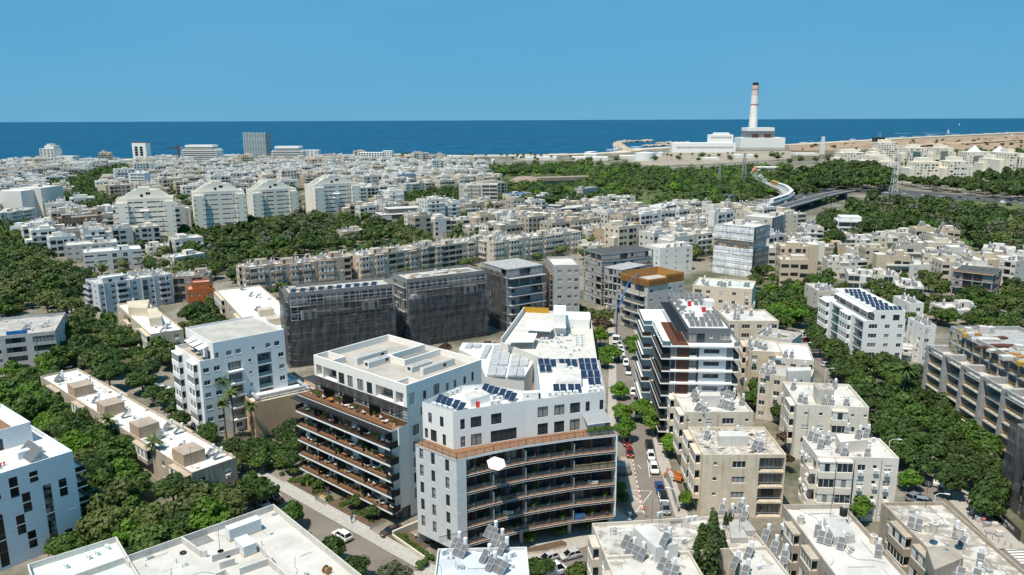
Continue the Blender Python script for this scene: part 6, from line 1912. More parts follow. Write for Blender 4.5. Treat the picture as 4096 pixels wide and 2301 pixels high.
for k in range(9):
 x,y = b2w(ck,17.6 + (k % 3) * .55 + (k // 3) * .9,3.3 + (k // 3) * .8);o = thing('roof_vent','','vent',(x,y,ck.zr + .005));m = MB();m.tube((0,0,0),(0,0,.5),.14,8);m.build('pipe','metal_grey',o);m = MB();m.tube((0,0,.5),(0,0,.66),.22,8);m.build('cap','red_paint',o)
 later(o,'small roof vent with a red cap','red capped vents on the checkered block','vent',(x,y,18),'the checkered white block')
# ---------------------------------------------------------------- left side: strip building, old blocks, long rows
z = 7.2
A_,B_ = Q('c1',2100,400,z),Q('b1',690,940,z)
dx,dy = B_[0] - A_[0],B_[1] - A_[1];Ls = math.hypot(dx,dy);wS = 9.6
nS = (-dy / Ls,dx / Ls)
ST = building('long low strip block with weathered white roof and brown stair huts in the left trees','the long strip block',(A_[0] + nS[0] * wS,A_[1] + nS[1] * wS,math.atan2(-nS[1],-nS[0]),wS,Ls),z,2,(.48,.40,.32),(.76,.74,.71),F='w.w',G='w.C.w.C.w.C.w.C.w.C',X='w.w.C.w.w.C.w.w',par=.5,dirt=.95,rdirt=.50,old=.4,ac=.3)
for (c,pts) in (('g1',[(1615,590),(1885,500),(1740,300),(1420,390)]),('g1',[(2210,920),(2485,850),(2300,600),(1940,700)]),('g1',[(1090,230),(1410,210),(1280,60),(1000,110)]),('c1',[(1630,410),(1780,370),(1650,230),(1480,290)])):
 q4 = [w2b(ST,*Q(c,*p,9.6)) for p in pts];xs,ys = [p[0] for p in q4],[p[1] for p in q4]
 cx_,cy_ = sum(xs) / 4,sum(ys) / 4;hx = max(.6,min(cx_ - 2.4,3.4))
 m = MB();m.box(hx,cy_ - 2.6,ST.zr,hx + 4.6,cy_ + 2.6,9.4,0,1);m.build('stair_head',['wall','roofing'],ST.root,color=(.46,.34,.25,.8));ST.heads.append((hx,cy_ - 2.6,4.6,5.2,3))
clutter(ST,14,2,26,0,5)
fr_,z = fr_scr(*K('b1',-260,1040),*K('b1',535,950),K('b1',0,800)[1],26)
GO = building('dusty grey old block with a blue screen on its littered roof, left edge','the dusty grey block',fr_,12.5,4,(.46,.46,.45),(.46,.44,.42),F='w.WR.H',X='w.w.w.w',par=.8,dirt=.8,rdirt=.6,old=.3);clutter(GO,3,1,26)
m = MB();m.box(GO.W - 13,.6,GO.zr,GO.W - 7.5,.75,GO.zr + 1.9);m.build('blue_screen','blue_paint',GO.root)
f_ = frc('b1',(1300,640),(1590,540),(1040,370),9.5)
SM = building('small beige house with dazzling white roof in the grove, left of the netted blocks','the small white roofed house',fr_NL(Q('b1',1340,640,9.5),Q('b1',1040,370,9.5),10),9.5,3,(.58,.50,.38),(.84,.83,.82),F='w.w',G='w.B.w.C',par=.6,dirt=.7,rdirt=.02,old=.3)
box_on(SM,'b1',[(1140,400),(1310,410),(1330,330),(1130,345)],SM.zr,12,(.60,.52,.40));box_on(SM,'b1',[(1330,500),(1440,490),(1400,400),(1310,410)],SM.zr,12,(.60,.52,.40));clutter(SM,3,1,8)
GBf,z = fr_scr(*K('b1',905,470),*K('b1',1555,360),K('b1',885,195)[1],15)
GB = building('pale grey four storey block with vertical ribs and small balconies','the pale grey ribbed block',GBf,z,5,(.55,.57,.60),(.58,.55,.51),F='w.wB.w.dw.B.',G='B.w.',par=.8,dirt=.25,rdirt=.4,ac=.1,rail='wall');clutter(GB,16,1,12)
rb_ = MB()
for k in range(6): GB.sides['F'].box(rb_,2 + k * GB.W / 6,-.35,0,2.3 + k * GB.W / 6,-.004,z + .3)
rb_.build('facade_rib','pale_plaster',GB.root,kind='stuff')
upper(GB,2,.5,11,6,z + 2.2,'.w.w','',(.72,.71,.7))
def block(label,short,c,xl,yl,xr,yr,yt,D,wall=CREAM,roof=RW,F=None,G='w.w',nf=None,heat=6,zmax=60,base=0,**kw):
 """a block given by the foot of its front wall and its top line in the photograph"""
 N,R = P(*K(c,xl,yl)),P(*K(c,xr,yr));f = fr_NR(N,R,D);z = min(zmax,zfor(*N,K(c,0,yt)[1]))
 d = math.hypot(*N);nf = nf or max(2,int(round((z - .7) / 3.1)))
 if F is None:
  n = max(2,int(f[3] / 3.2));F = ''.join(RN.choice(('w','w','W','C','w.','s','C','R','H')) for _ in range(n))
 kw.setdefault('par',.6);kw.setdefault('dirt',.5);kw.setdefault('rdirt',.25);kw.setdefault('old',.3)
 b = building(label,short,f,z,nf,wall,roof,F=F,G=G,X='w.w',split=d < 300,**kw)
 if heat: clutter(b,heat,1 if d < 330 else 0,5,0,1 if d < 330 else 0,far=d > 345)
 if min(b.W,b.D) > 8 and not kw.get('heads') and d > 250: upper_simple(b)
 return b
def upper_simple(b):
 w,d = min(5,b.W * .35),min(4,b.D * .4);x0,y0 = RN.uniform(.8,b.W - w - .8),RN.uniform(.8,b.D - d - .8)
 m = MB();m.box(x0,y0,b.zr,x0 + w,y0 + d,b.zr + 2.4,0,1,'b');m.box(x0 + .5,y0 - .02,b.zr + .2,x0 + 1.3,y0 + .01,b.zr + 1.9,2)
 m.build('stair_head',['wall','roofing','frame_dark'],b.root,color=b.walls.color)
# brown blocks and rows
block('brown plastered block with strip balconies, between the grey ribbed block and orange annex','the brown plastered block','b1',1560,350,1880,330,130,13,(.36,.29,.24),RG,'HwHw',heat=7)
ox_ = block('small bright terracotta orange annex with openings and a flat roof','the terracotta annex','b1',1680,400,1920,380,235,9,(.37,.115,.04),(.50,.26,.20),'ww.w',heat=0,nf=2,dirt=.1,par=.4,zmax=7.5)
upper(ox_,2,2,9,8,ox_.z + 2.5,'.s.','',(.37,.115,.04),(.55,.30,.24));
B34 = building('long beige block with dazzling white roof and stair huts, beside the netted blocks','the long beige white roof',fr_NL(Q('b1',2290,640,10),Q('b1',1925,240,10),17),10,3,(.55,.48,.38),(.84,.83,.82),F='w.w.w',G='C.w.C.w',par=.7,dirt=.85,rdirt=.03,old=.4);clutter(B34,5,2,10)
for yy in (10,24): m = MB();m.box(6,yy,B34.zr,11,yy + 4,B34.zr + 2.5,0,1);m.build('stair_head',['wall','roofing'],B34.root,color=(.58,.50,.40,.6))
def row(c,p,q,z,n,D,cols,lab,short,F,G='C.w'):
 A,B = Q(c,*p,z),Q(c,*q,z)
 for k in range(n):
  t0,t1 = k / n,(k + .985) / n
  N = (A[0] + (B[0] - A[0]) * t0,A[1] + (B[1] - A[1]) * t0);R = (A[0] + (B[0] - A[0]) * t1,A[1] + (B[1] - A[1]) * t1)
  zz = z + RN.uniform(-.5,.5);wc = RN.choice(cols)
  o = ('first','second','third','fourth','fifth','sixth','seventh')[k]
  b = building(f'{o} block from the left in {lab}',f'the {o} block of {short}',fr_NR(N,R,D),zz,4,wc,(.66,.62,.57),F=F[k % len(F)],G=G,X='w',par=.6,dirt=.7,rdirt=.45,old=.5,ac=.8,split=True)
  clutter(b,8,1,8);upper_simple(b)
row('a2',(-110,1375),(920,1270),13,3,12,[(.44,.36,.30),(.48,.40,.33),(.42,.35,.30)],'the brown row behind the terracotta annex','the brown row',['wCCw.wC','w.CwCw.','CCw.wR'])
row('a2',(1000,1265),(2470,1060),13,6,13,[(.54,.47,.39),(.50,.43,.35),(.57,.51,.44)],'the long beige row behind the netted blocks','the long beige row',['CwCw','HHwC','wCHC','HHHw','CwCw','wCwC'])
row('a3',(-180,1130),(660,1020),13,3,12,[(.57,.50,.41),(.60,.54,.46)],'the pale beige row under the wrapped site','the pale beige row',['CwCw','wCwC','C.wC'])
# blocks on the left, nearer the grove
block('white roofed long block with a grey wall facing the street, below the tall beige slab','the long grey walled block','a1',650,1330,1150,1290,1165,16,(.52,.50,.47),RW,'wkw.Ww.w',heat=9)
block('pale grey block with slot windows and a terrace canopy','the pale slot window block','a1',830,1420,1385,1370,1235,14,(.60,.60,.60),(.74,.73,.71),'S.S.d.d.S',heat=2,zmax=15)
block('white plastered corner block above the left grove','the corner block over the grove','a1',310,1130,560,1040,975,12,(.66,.66,.66),RW,'w.wC',heat=3)
block('cream terraced row house at the left edge of the grove','the left row house','a1',20,1010,370,950,850,12,CREAM,RW,'wCwCw',heat=6)
block('low white fronted block with a dark roof storey, far left','the dark topped low block','a1',-40,860,320,830,745,14,(.62,.62,.63),(.40,.40,.41),'H.H',heat=2)
hall = block('large blank off white hall with tall slot windows, far left','the blank slot windowed hall','a1',430,900,640,860,610,26,(.62,.60,.55),(.66,.64,.60),'.v.v.vv.','v...v..',nf=3,heat=0,dirt=.15)
m = MB();m.box(-15,6,0,-.01,24,hall.z - 1);m.build('hall_wing','pale_plaster',hall.root)
cs = block('scaffolded brown concrete block with timber props, left of the first beige slab','the propped brown site','a1',600,1150,1010,1110,905,16,(.24,.21,.18),(.30,.27,.24),'d.d.d.d','d.d',heat=0,dirt=1,name='unfinished_building',cat='building site')
scaffold(cs.root,cs.sides['F'],0,cs.W,0,cs.z,('rust','timber','timber'));scaffold(cs.root,cs.sides['G'],0,cs.D,0,cs.z,('rust','timber','timber'))
block('beige stepped block left of the first beige slab','the beige stepped block','a1',1035,720,1240,700,580,14,(.56,.49,.38),RW,'wWw',heat=4)
block('clean white modern block with dark glazing behind the first beige slab','the clean white modern block','a1',1255,640,1405,640,465,14,(.74,.74,.74),RW,'.HH',heat=0,dirt=.05)
block('white low villa with wide dark terraces, right of the clean white modern block','the terraced white villa','a1',1480,620,1640,605,525,16,(.62,.61,.58),(.6,.58,.55),'HH',heat=2)
block('white roofed low block between the first and second beige slabs','the low block between the slabs','a1',1430,1270,1780,1240,1180,12,CREAM,RW,'wWwC',heat=7)
block('pale low block beside the cypress tree in the middle left','the block by the cypress','a1',1690,1390,1990,1340,1280,12,(.64,.62,.58),RW,'ww.w',heat=4)
# four beige slab towers with gabled tops
def slab_tower(label,short,c,xl,yl,xr,yr,yt,D):
 N,R = P(*K(c,xl,yl)),P(*K(c,xr,yr));z = zfor(*N,K(c,0,yt)[1]);f = fr_NR(N,R,D)
 nf = int(z / 3.0)
 b = building(label,short,f,z,nf,(.76,.71,.63),(.60,.58,.54),F='..SS.SS..',G='s..s.',X='s.s',par=1.0,dirt=.12,rdirt=.1,split=False)
 cw = (.78,.73,.64,.12)
 for (u0,u1,out) in ((-.6,b.W * .2,-2.2),(b.W * .82,b.W + .6,-1.6)):
  m = MB();m.box(u0,out,0,u1,-.01,z - 2.2,0);m.build('corner_wing','wall',b.root,color=cw)
  wm2 = MB()
  for f_k in range(nf - 1):
   for uu in (u0 + .25,u1 - 1.6): wm2.box(uu,out - .03,f_k * z / nf + 1.3,uu + 1.35,out + .02,f_k * z / nf + 1.75,0)
  wm2.build('window','glass',b.root,kind='stuff')
 ac_ = MB()
 for f_k in range(1,nf):
  if RN.random() < .6: ac_.box(b.W * .27,-.5,f_k * z / nf + .3,b.W * .27 + .9,-.02,f_k * z / nf + 1.0)
  if RN.random() < .6: ac_.box(b.W * .76,-.5,f_k * z / nf + .3,b.W * .76 + .9,-.02,f_k * z / nf + 1.0)
  if RN.random() < .3: ac_.hexa([(b.W * .4,-1.2,f_k * z / nf + 2.0),(b.W * .55,-1.2,f_k * z / nf + 2.0),(b.W * .55,-.02,f_k * z / nf + 2.6),(b.W * .4,-.02,f_k * z / nf + 2.6),(b.W * .4,-1.2,f_k * z / nf + 2.05),(b.W * .55,-1.2,f_k * z / nf + 2.05),(b.W * .55,-.02,f_k * z / nf + 2.65),(b.W * .4,-.02,f_k * z / nf + 2.65)])
 ac_.build('air_conditioner','metal_white',b.root,kind='stuff')
 g = MB();W = b.W
 for (y0,y1) in ((b.D * .25,b.D * .3),(b.D * .85,b.D * .9)):
  prof = [(W * .02,0),(W * .30,5.8),(W * .36,5.8),(W * .38,7.4),(W * .58,7.4),(W * .60,5.6),(W * .74,5.6),(W * .98,0)]
  g.poly([(px_,y0,z - 1 + pz) for px_,pz in prof]);g.poly([(px_,y1,z - 1 + pz) for px_,pz in reversed(prof)])
  for (a1,b1),(a2,b2) in zip(prof,prof[1:]): g.quad((a1,y0,z - 1 + b1),(a1,y1,z - 1 + b1),(a2,y1,z - 1 + b2),(a2,y0,z - 1 + b2))
 g.box(W * .30,b.D * .3 + .01,z - 1,W * .7,b.D * .85 - .01,z + 3.4)
 g.build('gabled_parapet','wall',b.root,color=cw)
 m = MB();m.box(W * .42,b.D * .25 - .04,z + .5,W * .47,b.D * .25 - .01,z + 2.3);m.build('roof_door','frame_dark',b.root);m = MB();m.box(W * .52,b.D * .25 - .04,z + 1.9,W * .6,b.D * .25 - .01,z + 3.4);m.build('roof_window','frame_dark',b.root)
 return b
slab_tower('leftmost of four tall beige slab towers with gabled roof walls','the first beige slab','a1',1165,1172,1712,1140,720,18)
slab_tower('second from left of four tall beige slab towers with gabled roof walls','the second beige slab','a1',1905,1080,2385,1048,650,18)
slab_tower('third from left of four tall beige slab towers with gabled roof walls','the third beige slab','a2',-10,962,408,930,630,18)
slab_tower('rightmost of four tall beige slab towers with gabled roof walls','the fourth beige slab','a2',580,908,1005,870,580,18)
# middle distance, centre
ap = block('tall cream apartment house with stacked dark balconies, left of the park','the tall balcony house','a2',1960,800,2330,800,575,16,(.60,.55,.49),RW,'wCC.RR','w.w.w',heat=6)
block('white block with a dark slate top floor near the river','the slate topped block','a2',1370,620,1530,600,480,13,(.66,.67,.70),(.30,.31,.33),'w.ww',heat=0)
block('round cornered white block with curved balconies','the round cornered block','a2',1195,710,1375,700,595,13,CREAM,RW,'HH',heat=5)
block('pale stone block with tilted roof collectors, right of the round cornered block','the pale stone block','a2',1450,720,1690,700,570,14,(.60,.57,.52),(.5,.48,.46),'w.CwvC',heat=4)
mi = thing('minaret','small cream minaret beside the pale stone block','minaret',(*P(*K('a2',1470,690)),0));m = MB();m.tube((0,0,0),(0,0,15),1.9,14,0,1.7);m.build('shaft','pale_plaster',mi);m = MB();m.tube((0,0,15),(0,0,15.6),2.4,14);m.tube((0,0,15.6),(0,0,17.6),1.3,12);m.tube((0,0,17.6),(0,0,19.6),1.5,12,0,.1);m.build('gallery','pale_plaster',mi)
us = shell('unfinished concrete house with rebar columns and a stepped upper floor in the trees','the unfinished house in the trees',fr_NR(P(*K('a2',1210,1010)),P(*K('a2',1620,985)),18),zfor(*P(*K('a2',1210,1010)),K('a2',0,870)[1]),3,4,4,.5,mat='concrete_pale')
m = MB();m.box(7,5,us.z + .003,us.W - .5,us.D - 1,us.z + 3.2);m.box(6.5,4.5,us.z + 3.2,us.W,us.D - .5,us.z + 3.5,1)
for k in range(30): m.bar((RN.uniform(.5,8),RN.uniform(1,us.D - 1),us.z),(RN.uniform(.5,8),RN.uniform(1,us.D - 1),us.z + 2.5),.06,.06,2)
m.build('upper_storey',['concrete_dark','concrete_pale','rust'],us.root)
block('small beige house with solar heaters among the trees of the middle grove','the house in the middle grove','a2',840,1140,1060,1120,1030,12,(.52,.45,.37),RW,'wSw',heat=5)
block('white roofed cream row right of the unfinished house','the cream row by the unfinished house','a2',1690,1020,2110,1000,925,14,CREAM,RW,'wwHwH',heat=10)
block('cream block with red flowers on its roof edge, in front of the tall balcony house','the cream block below the balcony house','a2',2040,1080,2400,1060,985,12,(.60,.54,.46),RW,'wHwH',heat=8)
block('grey white block with terraces, right of the tall balcony house','the terraced grey white block','a2',2120,960,2480,930,860,13,(.58,.56,.53),RW,'HCwH',heat=8)
block('cream two storey block with blue roof awning, at the park edge','the block with blue awning','a3',-10,760,190,740,670,12,(.62,.58,.52),(.05,.16,.42),'wHw',heat=0)
block('white roofed block with loggias at the park edge','the loggia block by the park','a3',195,770,410,750,690,12,(.66,.65,.62),RW,'RwR',heat=7)
block('jagged grey concrete studio house with portholes, at the park edge','the jagged concrete house','a3',680,740,830,720,615,10,(.45,.43,.42),(.4,.39,.38),'.s.s.',heat=0,dirt=.6)
block('white low block with mixed roof huts right of the jagged concrete house','the low block by the jagged house','a3',850,790,1190,770,705,13,(.64,.62,.58),RW,'wHwCw',heat=9)
md = block('white and black modern block with plants on its dark top storey','the white and black modern block','a3',295,975,455,985,815,13,(.62,.65,.70),(.3,.31,.33),'d.d.W',heat=0,dirt=.1)
upper(md,.5,1,md.W - .3,md.D - 1,md.z + 3,'HH','',(.10,.11,.12),(.55,.57,.60))
wr = block('site wrapped in hanging grey cloth with red railings on its open floors','the cloth wrapped site','a3',470,1000,905,960,810,18,(.40,.37,.35),(.55,.53,.50),'R.....',nf=5,heat=0,dirt=.6,name='unfinished_building',cat='building site')
net(wr.root,wr.sides['F'],wr.W * .3,wr.W + .5,.5,wr.z + .4,'net_grey',-1.0,1.9,'cloth_sheet',.5)
m = MB()
for f_k in range(1,5):
 for h in (.5,1.0): m.bar((-.3,-.5,f_k * wr.z / 5 + h),(wr.W * .3,-.5,f_k * wr.z / 5 + h),.09,.09);m.bar((-.3,wr.D * .8,f_k * wr.z / 5 + h),(-.3,0,f_k * wr.z / 5 + h),.09,.09)
m.build('guard_rail','red_paint',wr.root)
block('cream three storey block left of the white and black modern block','the cream block left of the modern one','a3',115,920,290,920,805,13,(.57,.50,.42),RW,'CwC',heat=7)
block('long grey block with deep loggia fronts and many roof tanks, before the truss bridge','the long loggia block','a3',1400,940,1790,860,800,16,(.55,.52,.48),RW,'RRwRRw',heat=12)
block('white stepped block left of the long loggia block','the white stepped block','a3',905,850,1170,830,765,13,(.66,.62,.55),RW,'wHwH',heat=7)
block('tan and white long block with ribbon windows, centre right','the tan ribbon window block','a3',890,1165,1290,1120,1005,14,(.50,.38,.28),RW,'HHHH',heat=12,old=0)
block('white plaster block with a green glazed corner, left of the tan ribbon block','the green glazed corner block','a3',690,1140,885,1140,1005,14,(.60,.56,.50),RW,'C.ww',heat=6)
block('cream block with awnings before the white wrapped tower','the awning block before the wrapped tower','a3',1420,1110,1750,1090,985,13,(.58,.52,.42),RW,'w.W.w',heat=8)
block('cream L shaped block with small roof huts, left of the white wrapped tower','the cream block with roof huts','a3',1590,1060,1985,1030,915,14,(.62,.57,.49),RW,'wWwHw',heat=7)
block('cream building with boilers behind the orange formwork','the cream boilers block','a3',665,1260,900,1250,1165,13,(.62,.57,.48),RW,'w.W',heat=3)
block('white blank walled house with few windows, behind the orange formwork','the blank walled white house','a3',1420,1430,1735,1400,1190,14,(.74,.73,.71),(.68,.62,.54),'.s.s.w',heat=3,old=0)
ww = block('tall block wrapped in white sheeting with scaffold bands, right of centre','the white wrapped tower','a3',1950,1420,2310,1470,955,15,(.55,.53,.50),(.74,.73,.71),'......',nf=8,heat=0,dirt=.4,name='scaffolded_building',cat='building site')
for k in range(7):
 z0,z1 = k * ww.z / 7 + .1,(k + 1) * ww.z / 7 - .1
 if k == 4: continue
 net(ww.root,ww.sides['F'],-.5,ww.W + .5,z0,z1,'net_white',-1.2,ww.W / 3);net(ww.root,ww.sides['X'],-.5,ww.D + .5,z0,z1,'net_grey',-1.2,ww.D / 3)
scaffold(ww.root,ww.sides['F'],0,ww.W,0,ww.z,('scaffold_steel','yellow_paint','timber'))
ww2 = block('second wrapped block in grey sheeting joined behind the white wrapped tower','the grey wrapped block','a4',20,1230,100,1200,1035,20,(.5,.48,.45),RW,'...',heat=0,name='scaffolded_building',cat='building site')
net(ww2.root,ww2.sides['F'],-.5,ww2.W + .5,.2,ww2.z,'net_grey',-1.1,2.4);net(ww2.root,ww2.sides['X'],-.5,ww2.D + .5,.2,ww2.z,'net_grey',-1.1,3)
block('cream block with clothes lines right of the wrapped tower','the cream block by the wrapped tower','a4',105,1150,270,1140,1010,14,(.62,.57,.49),RW,'w.wR',heat=4)
# middle distance, right side
kb = block('crisp white three storey block with dark window bands, right of the viaduct','the crisp white block','k3',85,195,268,200,60,15,(.78,.78,.77),(.74,.73,.72),'H','H',nf=3,heat=0,dirt=.04)
upper(kb,1.5,1.5,kb.W - 1,kb.D - 2,kb.z + 2.4,'..s..','',(.78,.78,.77))
for it in (('pink washed block below the crisp white block','the pink washed block',35,235,195,235,155,(.60,.47,.43),'wHw'),('white roofed low block right of the pink washed block','the low block by the pink one',150,265,320,265,190,(.68,.66,.63),'HwC'),
           ('cream block with brown shutters at the meadow edge','the brown shuttered block',335,260,520,260,175,(.60,.56,.50),'WwC'),('long white block with roof tanks at the meadow edge','the long tank roof block',525,240,715,230,150,(.66,.62,.59),'wCw'),
           ('white block with round tank covers at the meadow edge','the round tank block',600,290,830,300,190,(.68,.65,.61),'HwHw'),('sand coloured block with dark strip windows, right middle','the sand strip block',415,365,580,385,275,(.54,.41,.29),'HW'),
           ('weathered white block left of the sand strip block','the weathered white block',240,375,412,370,280,(.62,.58,.53),'wwC'),('tan block with roof huts, right middle','the tan hut block',0,330,200,330,250,(.56,.43,.31),'HwW'),
           ('cream block with leafy terrace in the right middle','the leafy terrace block',10,475,165,480,350,(.64,.60,.54),'w.sC'),('small white house with arched window, right middle','the arched window house',172,440,310,435,350,(.66,.64,.61),'wB'),
           ('white block with blue shuttered ground floor, right middle','the blue shuttered block',160,560,330,570,445,(.64,.62,.58),'HC'),('long low pale block right of the blue shuttered block','the long low pale block',335,560,530,570,450,(.64,.61,.57),'wwHw'),
           ('white block with wide glazed balconies near the dark deck site','the wide glazed block',505,650,705,665,530,(.64,.62,.59),'HCH'),('plain white gabled house in the right middle','the plain white house',545,480,765,470,385,(.72,.71,.70),'.w.'),
           ('cream long block before the meadow, left of the dark deck site','the cream block by the dark deck',705,410,915,420,295,(.62,.58,.50),'wCww'),('tin roofed shed at the meadow edge','the tin roofed shed',905,310,1060,310,250,(.52,.48,.40),'WW'),
           ('tall white block with stacked roof tanks, far right','the stacked tank block',1130,400,1365,420,255,(.68,.65,.61),'wwRw'),('cream side street block behind the dark deck site','the side street block',1240,560,1360,580,340,(.64,.60,.54),'wRw'),
           ('small grey house with a tall white tank, among trees at right','the grey tank house',915,800,1160,790,715,(.58,.55,.51),'w.wW'),('white corner block beside the solar roofed white block','the white corner block',600,800,705,800,660,(.72,.70,.67),'.w')):
 block(it[0],it[1],'k3',*it[2:7],13,it[7],RW,it[8],heat=RN.randint(4,8),dirt=.4)
DD = shell('unfinished block with a black top deck, red guard rails and workers on it','the dark deck site',fr_NR(P(*K('k3',905,650)),P(*K('k3',1195,690)),17),zfor(*P(*K('k3',1195,690)),K('k3',0,455)[1]),4,4,4,.25,mat='concrete',fence='scaffold_red')
m = MB();m.box(0,0,DD.z + .003,DD.W,DD.D,DD.z + .05);m.build('deck','asphalt_dark',DD.root)
m = MB()
for k in range(22): m.bar((DD.W * k / 21,-.9,DD.z - .3),(DD.W * k / 21,.2,DD.z - .3),.12,.12);m.bar((DD.W * k / 21,-.9,DD.z - .3),(DD.W * k / 21,-.9,DD.z + .8),.08,.08)
m.bar((0,-.9,DD.z + .5),(DD.W,-.9,DD.z + .5),.1,.1);m.box(0,-.9,DD.z - .24,DD.W,-.13,DD.z - .18);m.build('formwork_edge','timber',DD.root,kind='stuff')
# white block with sloping row of solar panels
f_ = frc('b4',(855,520),(1225,520),(580,300),15.5)
KW = building('bright white block with planted terraces and rows of black solar panels on top','the solar roofed white block',f_,15.5,5,(.78,.78,.77),(.74,.73,.72),F='.W.w.w',G='C.R.C.R',par=.4,dirt=.05,rdirt=.05,rail='glass')
upper(KW,3.2,.003,KW.W - .3,KW.D - 2,18.8,'.w.d.','HHHHHH',(.78,.78,.77),(.74,.73,.72),.05,.05,.35)
m = MB()
for k in range(24): m.hexa([(1.4,1 + k * 1.1,17.9),(3.15,1 + k * 1.1,18.3),(3.15,1.9 + k * 1.1,18.3),(1.4,1.9 + k * 1.1,17.9),(1.4,1 + k * 1.1,17.95),(3.15,1 + k * 1.1,18.35),(3.15,1.9 + k * 1.1,18.35),(1.4,1.9 + k * 1.1,17.95)])
m.build('slatted_canopy','metal_white',KW.root,kind='stuff')
for r_ in range(6):
 for k in range(4): solar_panel(*b2w(KW,5.0 + k * 1.4,6.0 + r_ * 4.0),18.45,KW.a,'blue',30,KW.short,1.2,1.9)
for k in range(6): solar_panel(*b2w(KW,4.6 + k * 1.35,1.8),18.45,KW.a,'blue',30,KW.short,1.2,1.9)
for (lab,sh_,xl,yl,xr,yr,yt,D_,wl_,F_) in (('cream house with hipped corner left of the solar roofed white block','the hipped cream house',425,480,600,480,250,14,(.60,.55,.47),'w.w'),('white annex with glass roof lanterns beside the avenue','the glass lantern annex',985,850,1340,890,720,14,(.62,.61,.59),'CwCw'),
                                  ('white narrow house left of the bare concrete frame','the narrow white house',1350,900,1460,900,560,10,(.72,.71,.70),'w.')):
 block(lab,sh_,'b4',xl,yl,xr,yr,yt,D_,wl_,RW,F_,heat=4,zmax=14)
# long bare concrete frame at right, and the dark netted corner beside it
zt = 21.0
A1,A2 = Q('b4',1622,597,zt),Q('b4',2280,928,zt)
e = Vector((A2[0] - A1[0],A2[1] - A1[1])).normalized();N1_ = Vector(A1) + e * 52
RC = shell('long bare concrete apartment frame with stacked materials on its roof, right edge','the long concrete frame',fr_NL((N1_.x,N1_.y),A1,18),zt,7,5,14,.0,mat='concrete',fence='yellow_paint')
m = MB();m.box(.01,.01,zt + .002,RC.W,.3,zt + 1.);m.box(.01,.3,zt + .002,.3,RC.D,zt + 1.);m.box(RC.W - .3,.3,zt + .002,RC.W,RC.D,zt + 1.);m.box(.3,RC.D - .3,zt + .002,RC.W - .3,RC.D,zt + 1.);m.build('parapet','concrete',RC.root)
for k in range(6):
 for f in range(1,6):
  y0 = 2 + k * 8.5;m = MB();m.box(-4.6 - (k % 2) * .8,y0,f * 3 - .25,-.13,y0 + 6.6,f * 3);m.build('balcony_slab','concrete_pale',RC.root)
  m = MB();xb = -4.55 - (k % 2) * .8
  for h in (.5,1.0): m.bar((xb,y0,f * 3 + h),(xb,y0 + 6.6,f * 3 + h),.07,.07)
  for j in range(4): m.bar((xb,y0 + j * 2.2,f * 3),(xb,y0 + j * 2.2,f * 3 + 1.05),.06,.06)
  m.build('guard_rail','yellow_paint',RC.root)
 m = MB();m.box(-5.6,2 + k * 8.5 + 6.7,0,-.13,2 + k * 8.5 + 7.9,16.6);m.build('party_wall','concrete',RC.root)
 m = MB();m.box(-5.6,2 + k * 8.5,16.0,-5.2,2 + k * 8.5 + 6.69,16.8);m.build('edge_beam','concrete',RC.root)
def pile(c,px_,py_,z,kind,w,l,h,lab,cat):
 x,y = Q(c,px_,py_,z + .5);r = thing({'yellow': 'wrapped_pallet','bag': 'bag_pallet','bars': 'rebar_bundle','wood': 'timber_stack','block': 'block_pallet'}[kind],'',cat,(x,y,z + .01),RC.a + RN.uniform(-.3,.3))
 n = max(2,int(h / .35))
 for k in range(n):
  m = MB();j = RN.uniform(-.06,.06)
  if kind in ('bars','wood'):
   for q in range(6): m.bar((-l / 2 + j,-w / 2 + q * w / 6 + .08,k * h / n + .1),(l / 2 + j,-w / 2 + q * w / 6 + .08,k * h / n + .1),w / 8,h / n * .7)
  else: m.box(-l / 2 + j,-w / 2 - j,.1 + k * h / n,l / 2 + j,w / 2 - j,.1 + (k + 1) * h / n - .03)
  m.build({'yellow': 'wrapped_bale','bag': 'bag_layer','bars': 'bar_layer','wood': 'plank_layer','block': 'block_layer'}[kind],{'yellow': 'yellow_paint','bag': 'sandbag','bars': 'rust','wood': 'timber','block': 'concrete_pale'}[kind],r)
 m = MB();m.box(-l / 2,-w / 2,0,l / 2,w / 2,.09);m.build('pallet','timber',r)
 later(r,lab,'building materials on the site roof',cat,(x,y,z),RC.short)
for it in ((1725,620,'yellow',1.2,1.4,1.1),(1760,650,'yellow',1.2,1.4,1.0),(1800,645,'bag',1.3,1.5,1.0),(1780,605,'bag',1.4,1.6,1.2),(1850,635,'wood',1.2,2.6,.8),(1910,605,'bag',1.5,1.8,1.6),(1975,610,'bag',1.5,1.8,1.6),(1970,680,'block',2,4.6,.6),(2060,665,'bars',1.6,4,.6),(1930,745,'bars',1.4,4,.5),(2050,735,'bars',2,4.5,.7),(2170,730,'bars',1.2,3,.5),(2010,780,'bag',1.4,3,.6),(2090,780,'bag',1.4,2.4,.7),(2235,760,'bag',1.6,1.8,1.2),(2130,850,'block',1.8,3,1.0),(2250,900,'yellow',1.2,1.6,1.0),(1860,690,'block',1.6,2.4,.8),(2150,800,'wood',1.4,5,.4),(2230,830,'wood',1.4,4,.4)):
 nm = {'yellow': 'pallet of yellow wrapped bales','bag': 'pallet of white bags','bars': 'bundle of rusty rebar','wood': 'stack of timber planks','block': 'pallet of pale blocks'}[it[2]]
 pile('b4',it[0],it[1],zt,it[2],it[3],it[4],it[5],nm,'building materials')
nx0,ny0 = Q('c4',2120,20,14)
bn0,bn1 = Q('c4',2062,820,0),Q('c4',2330,1180,0)
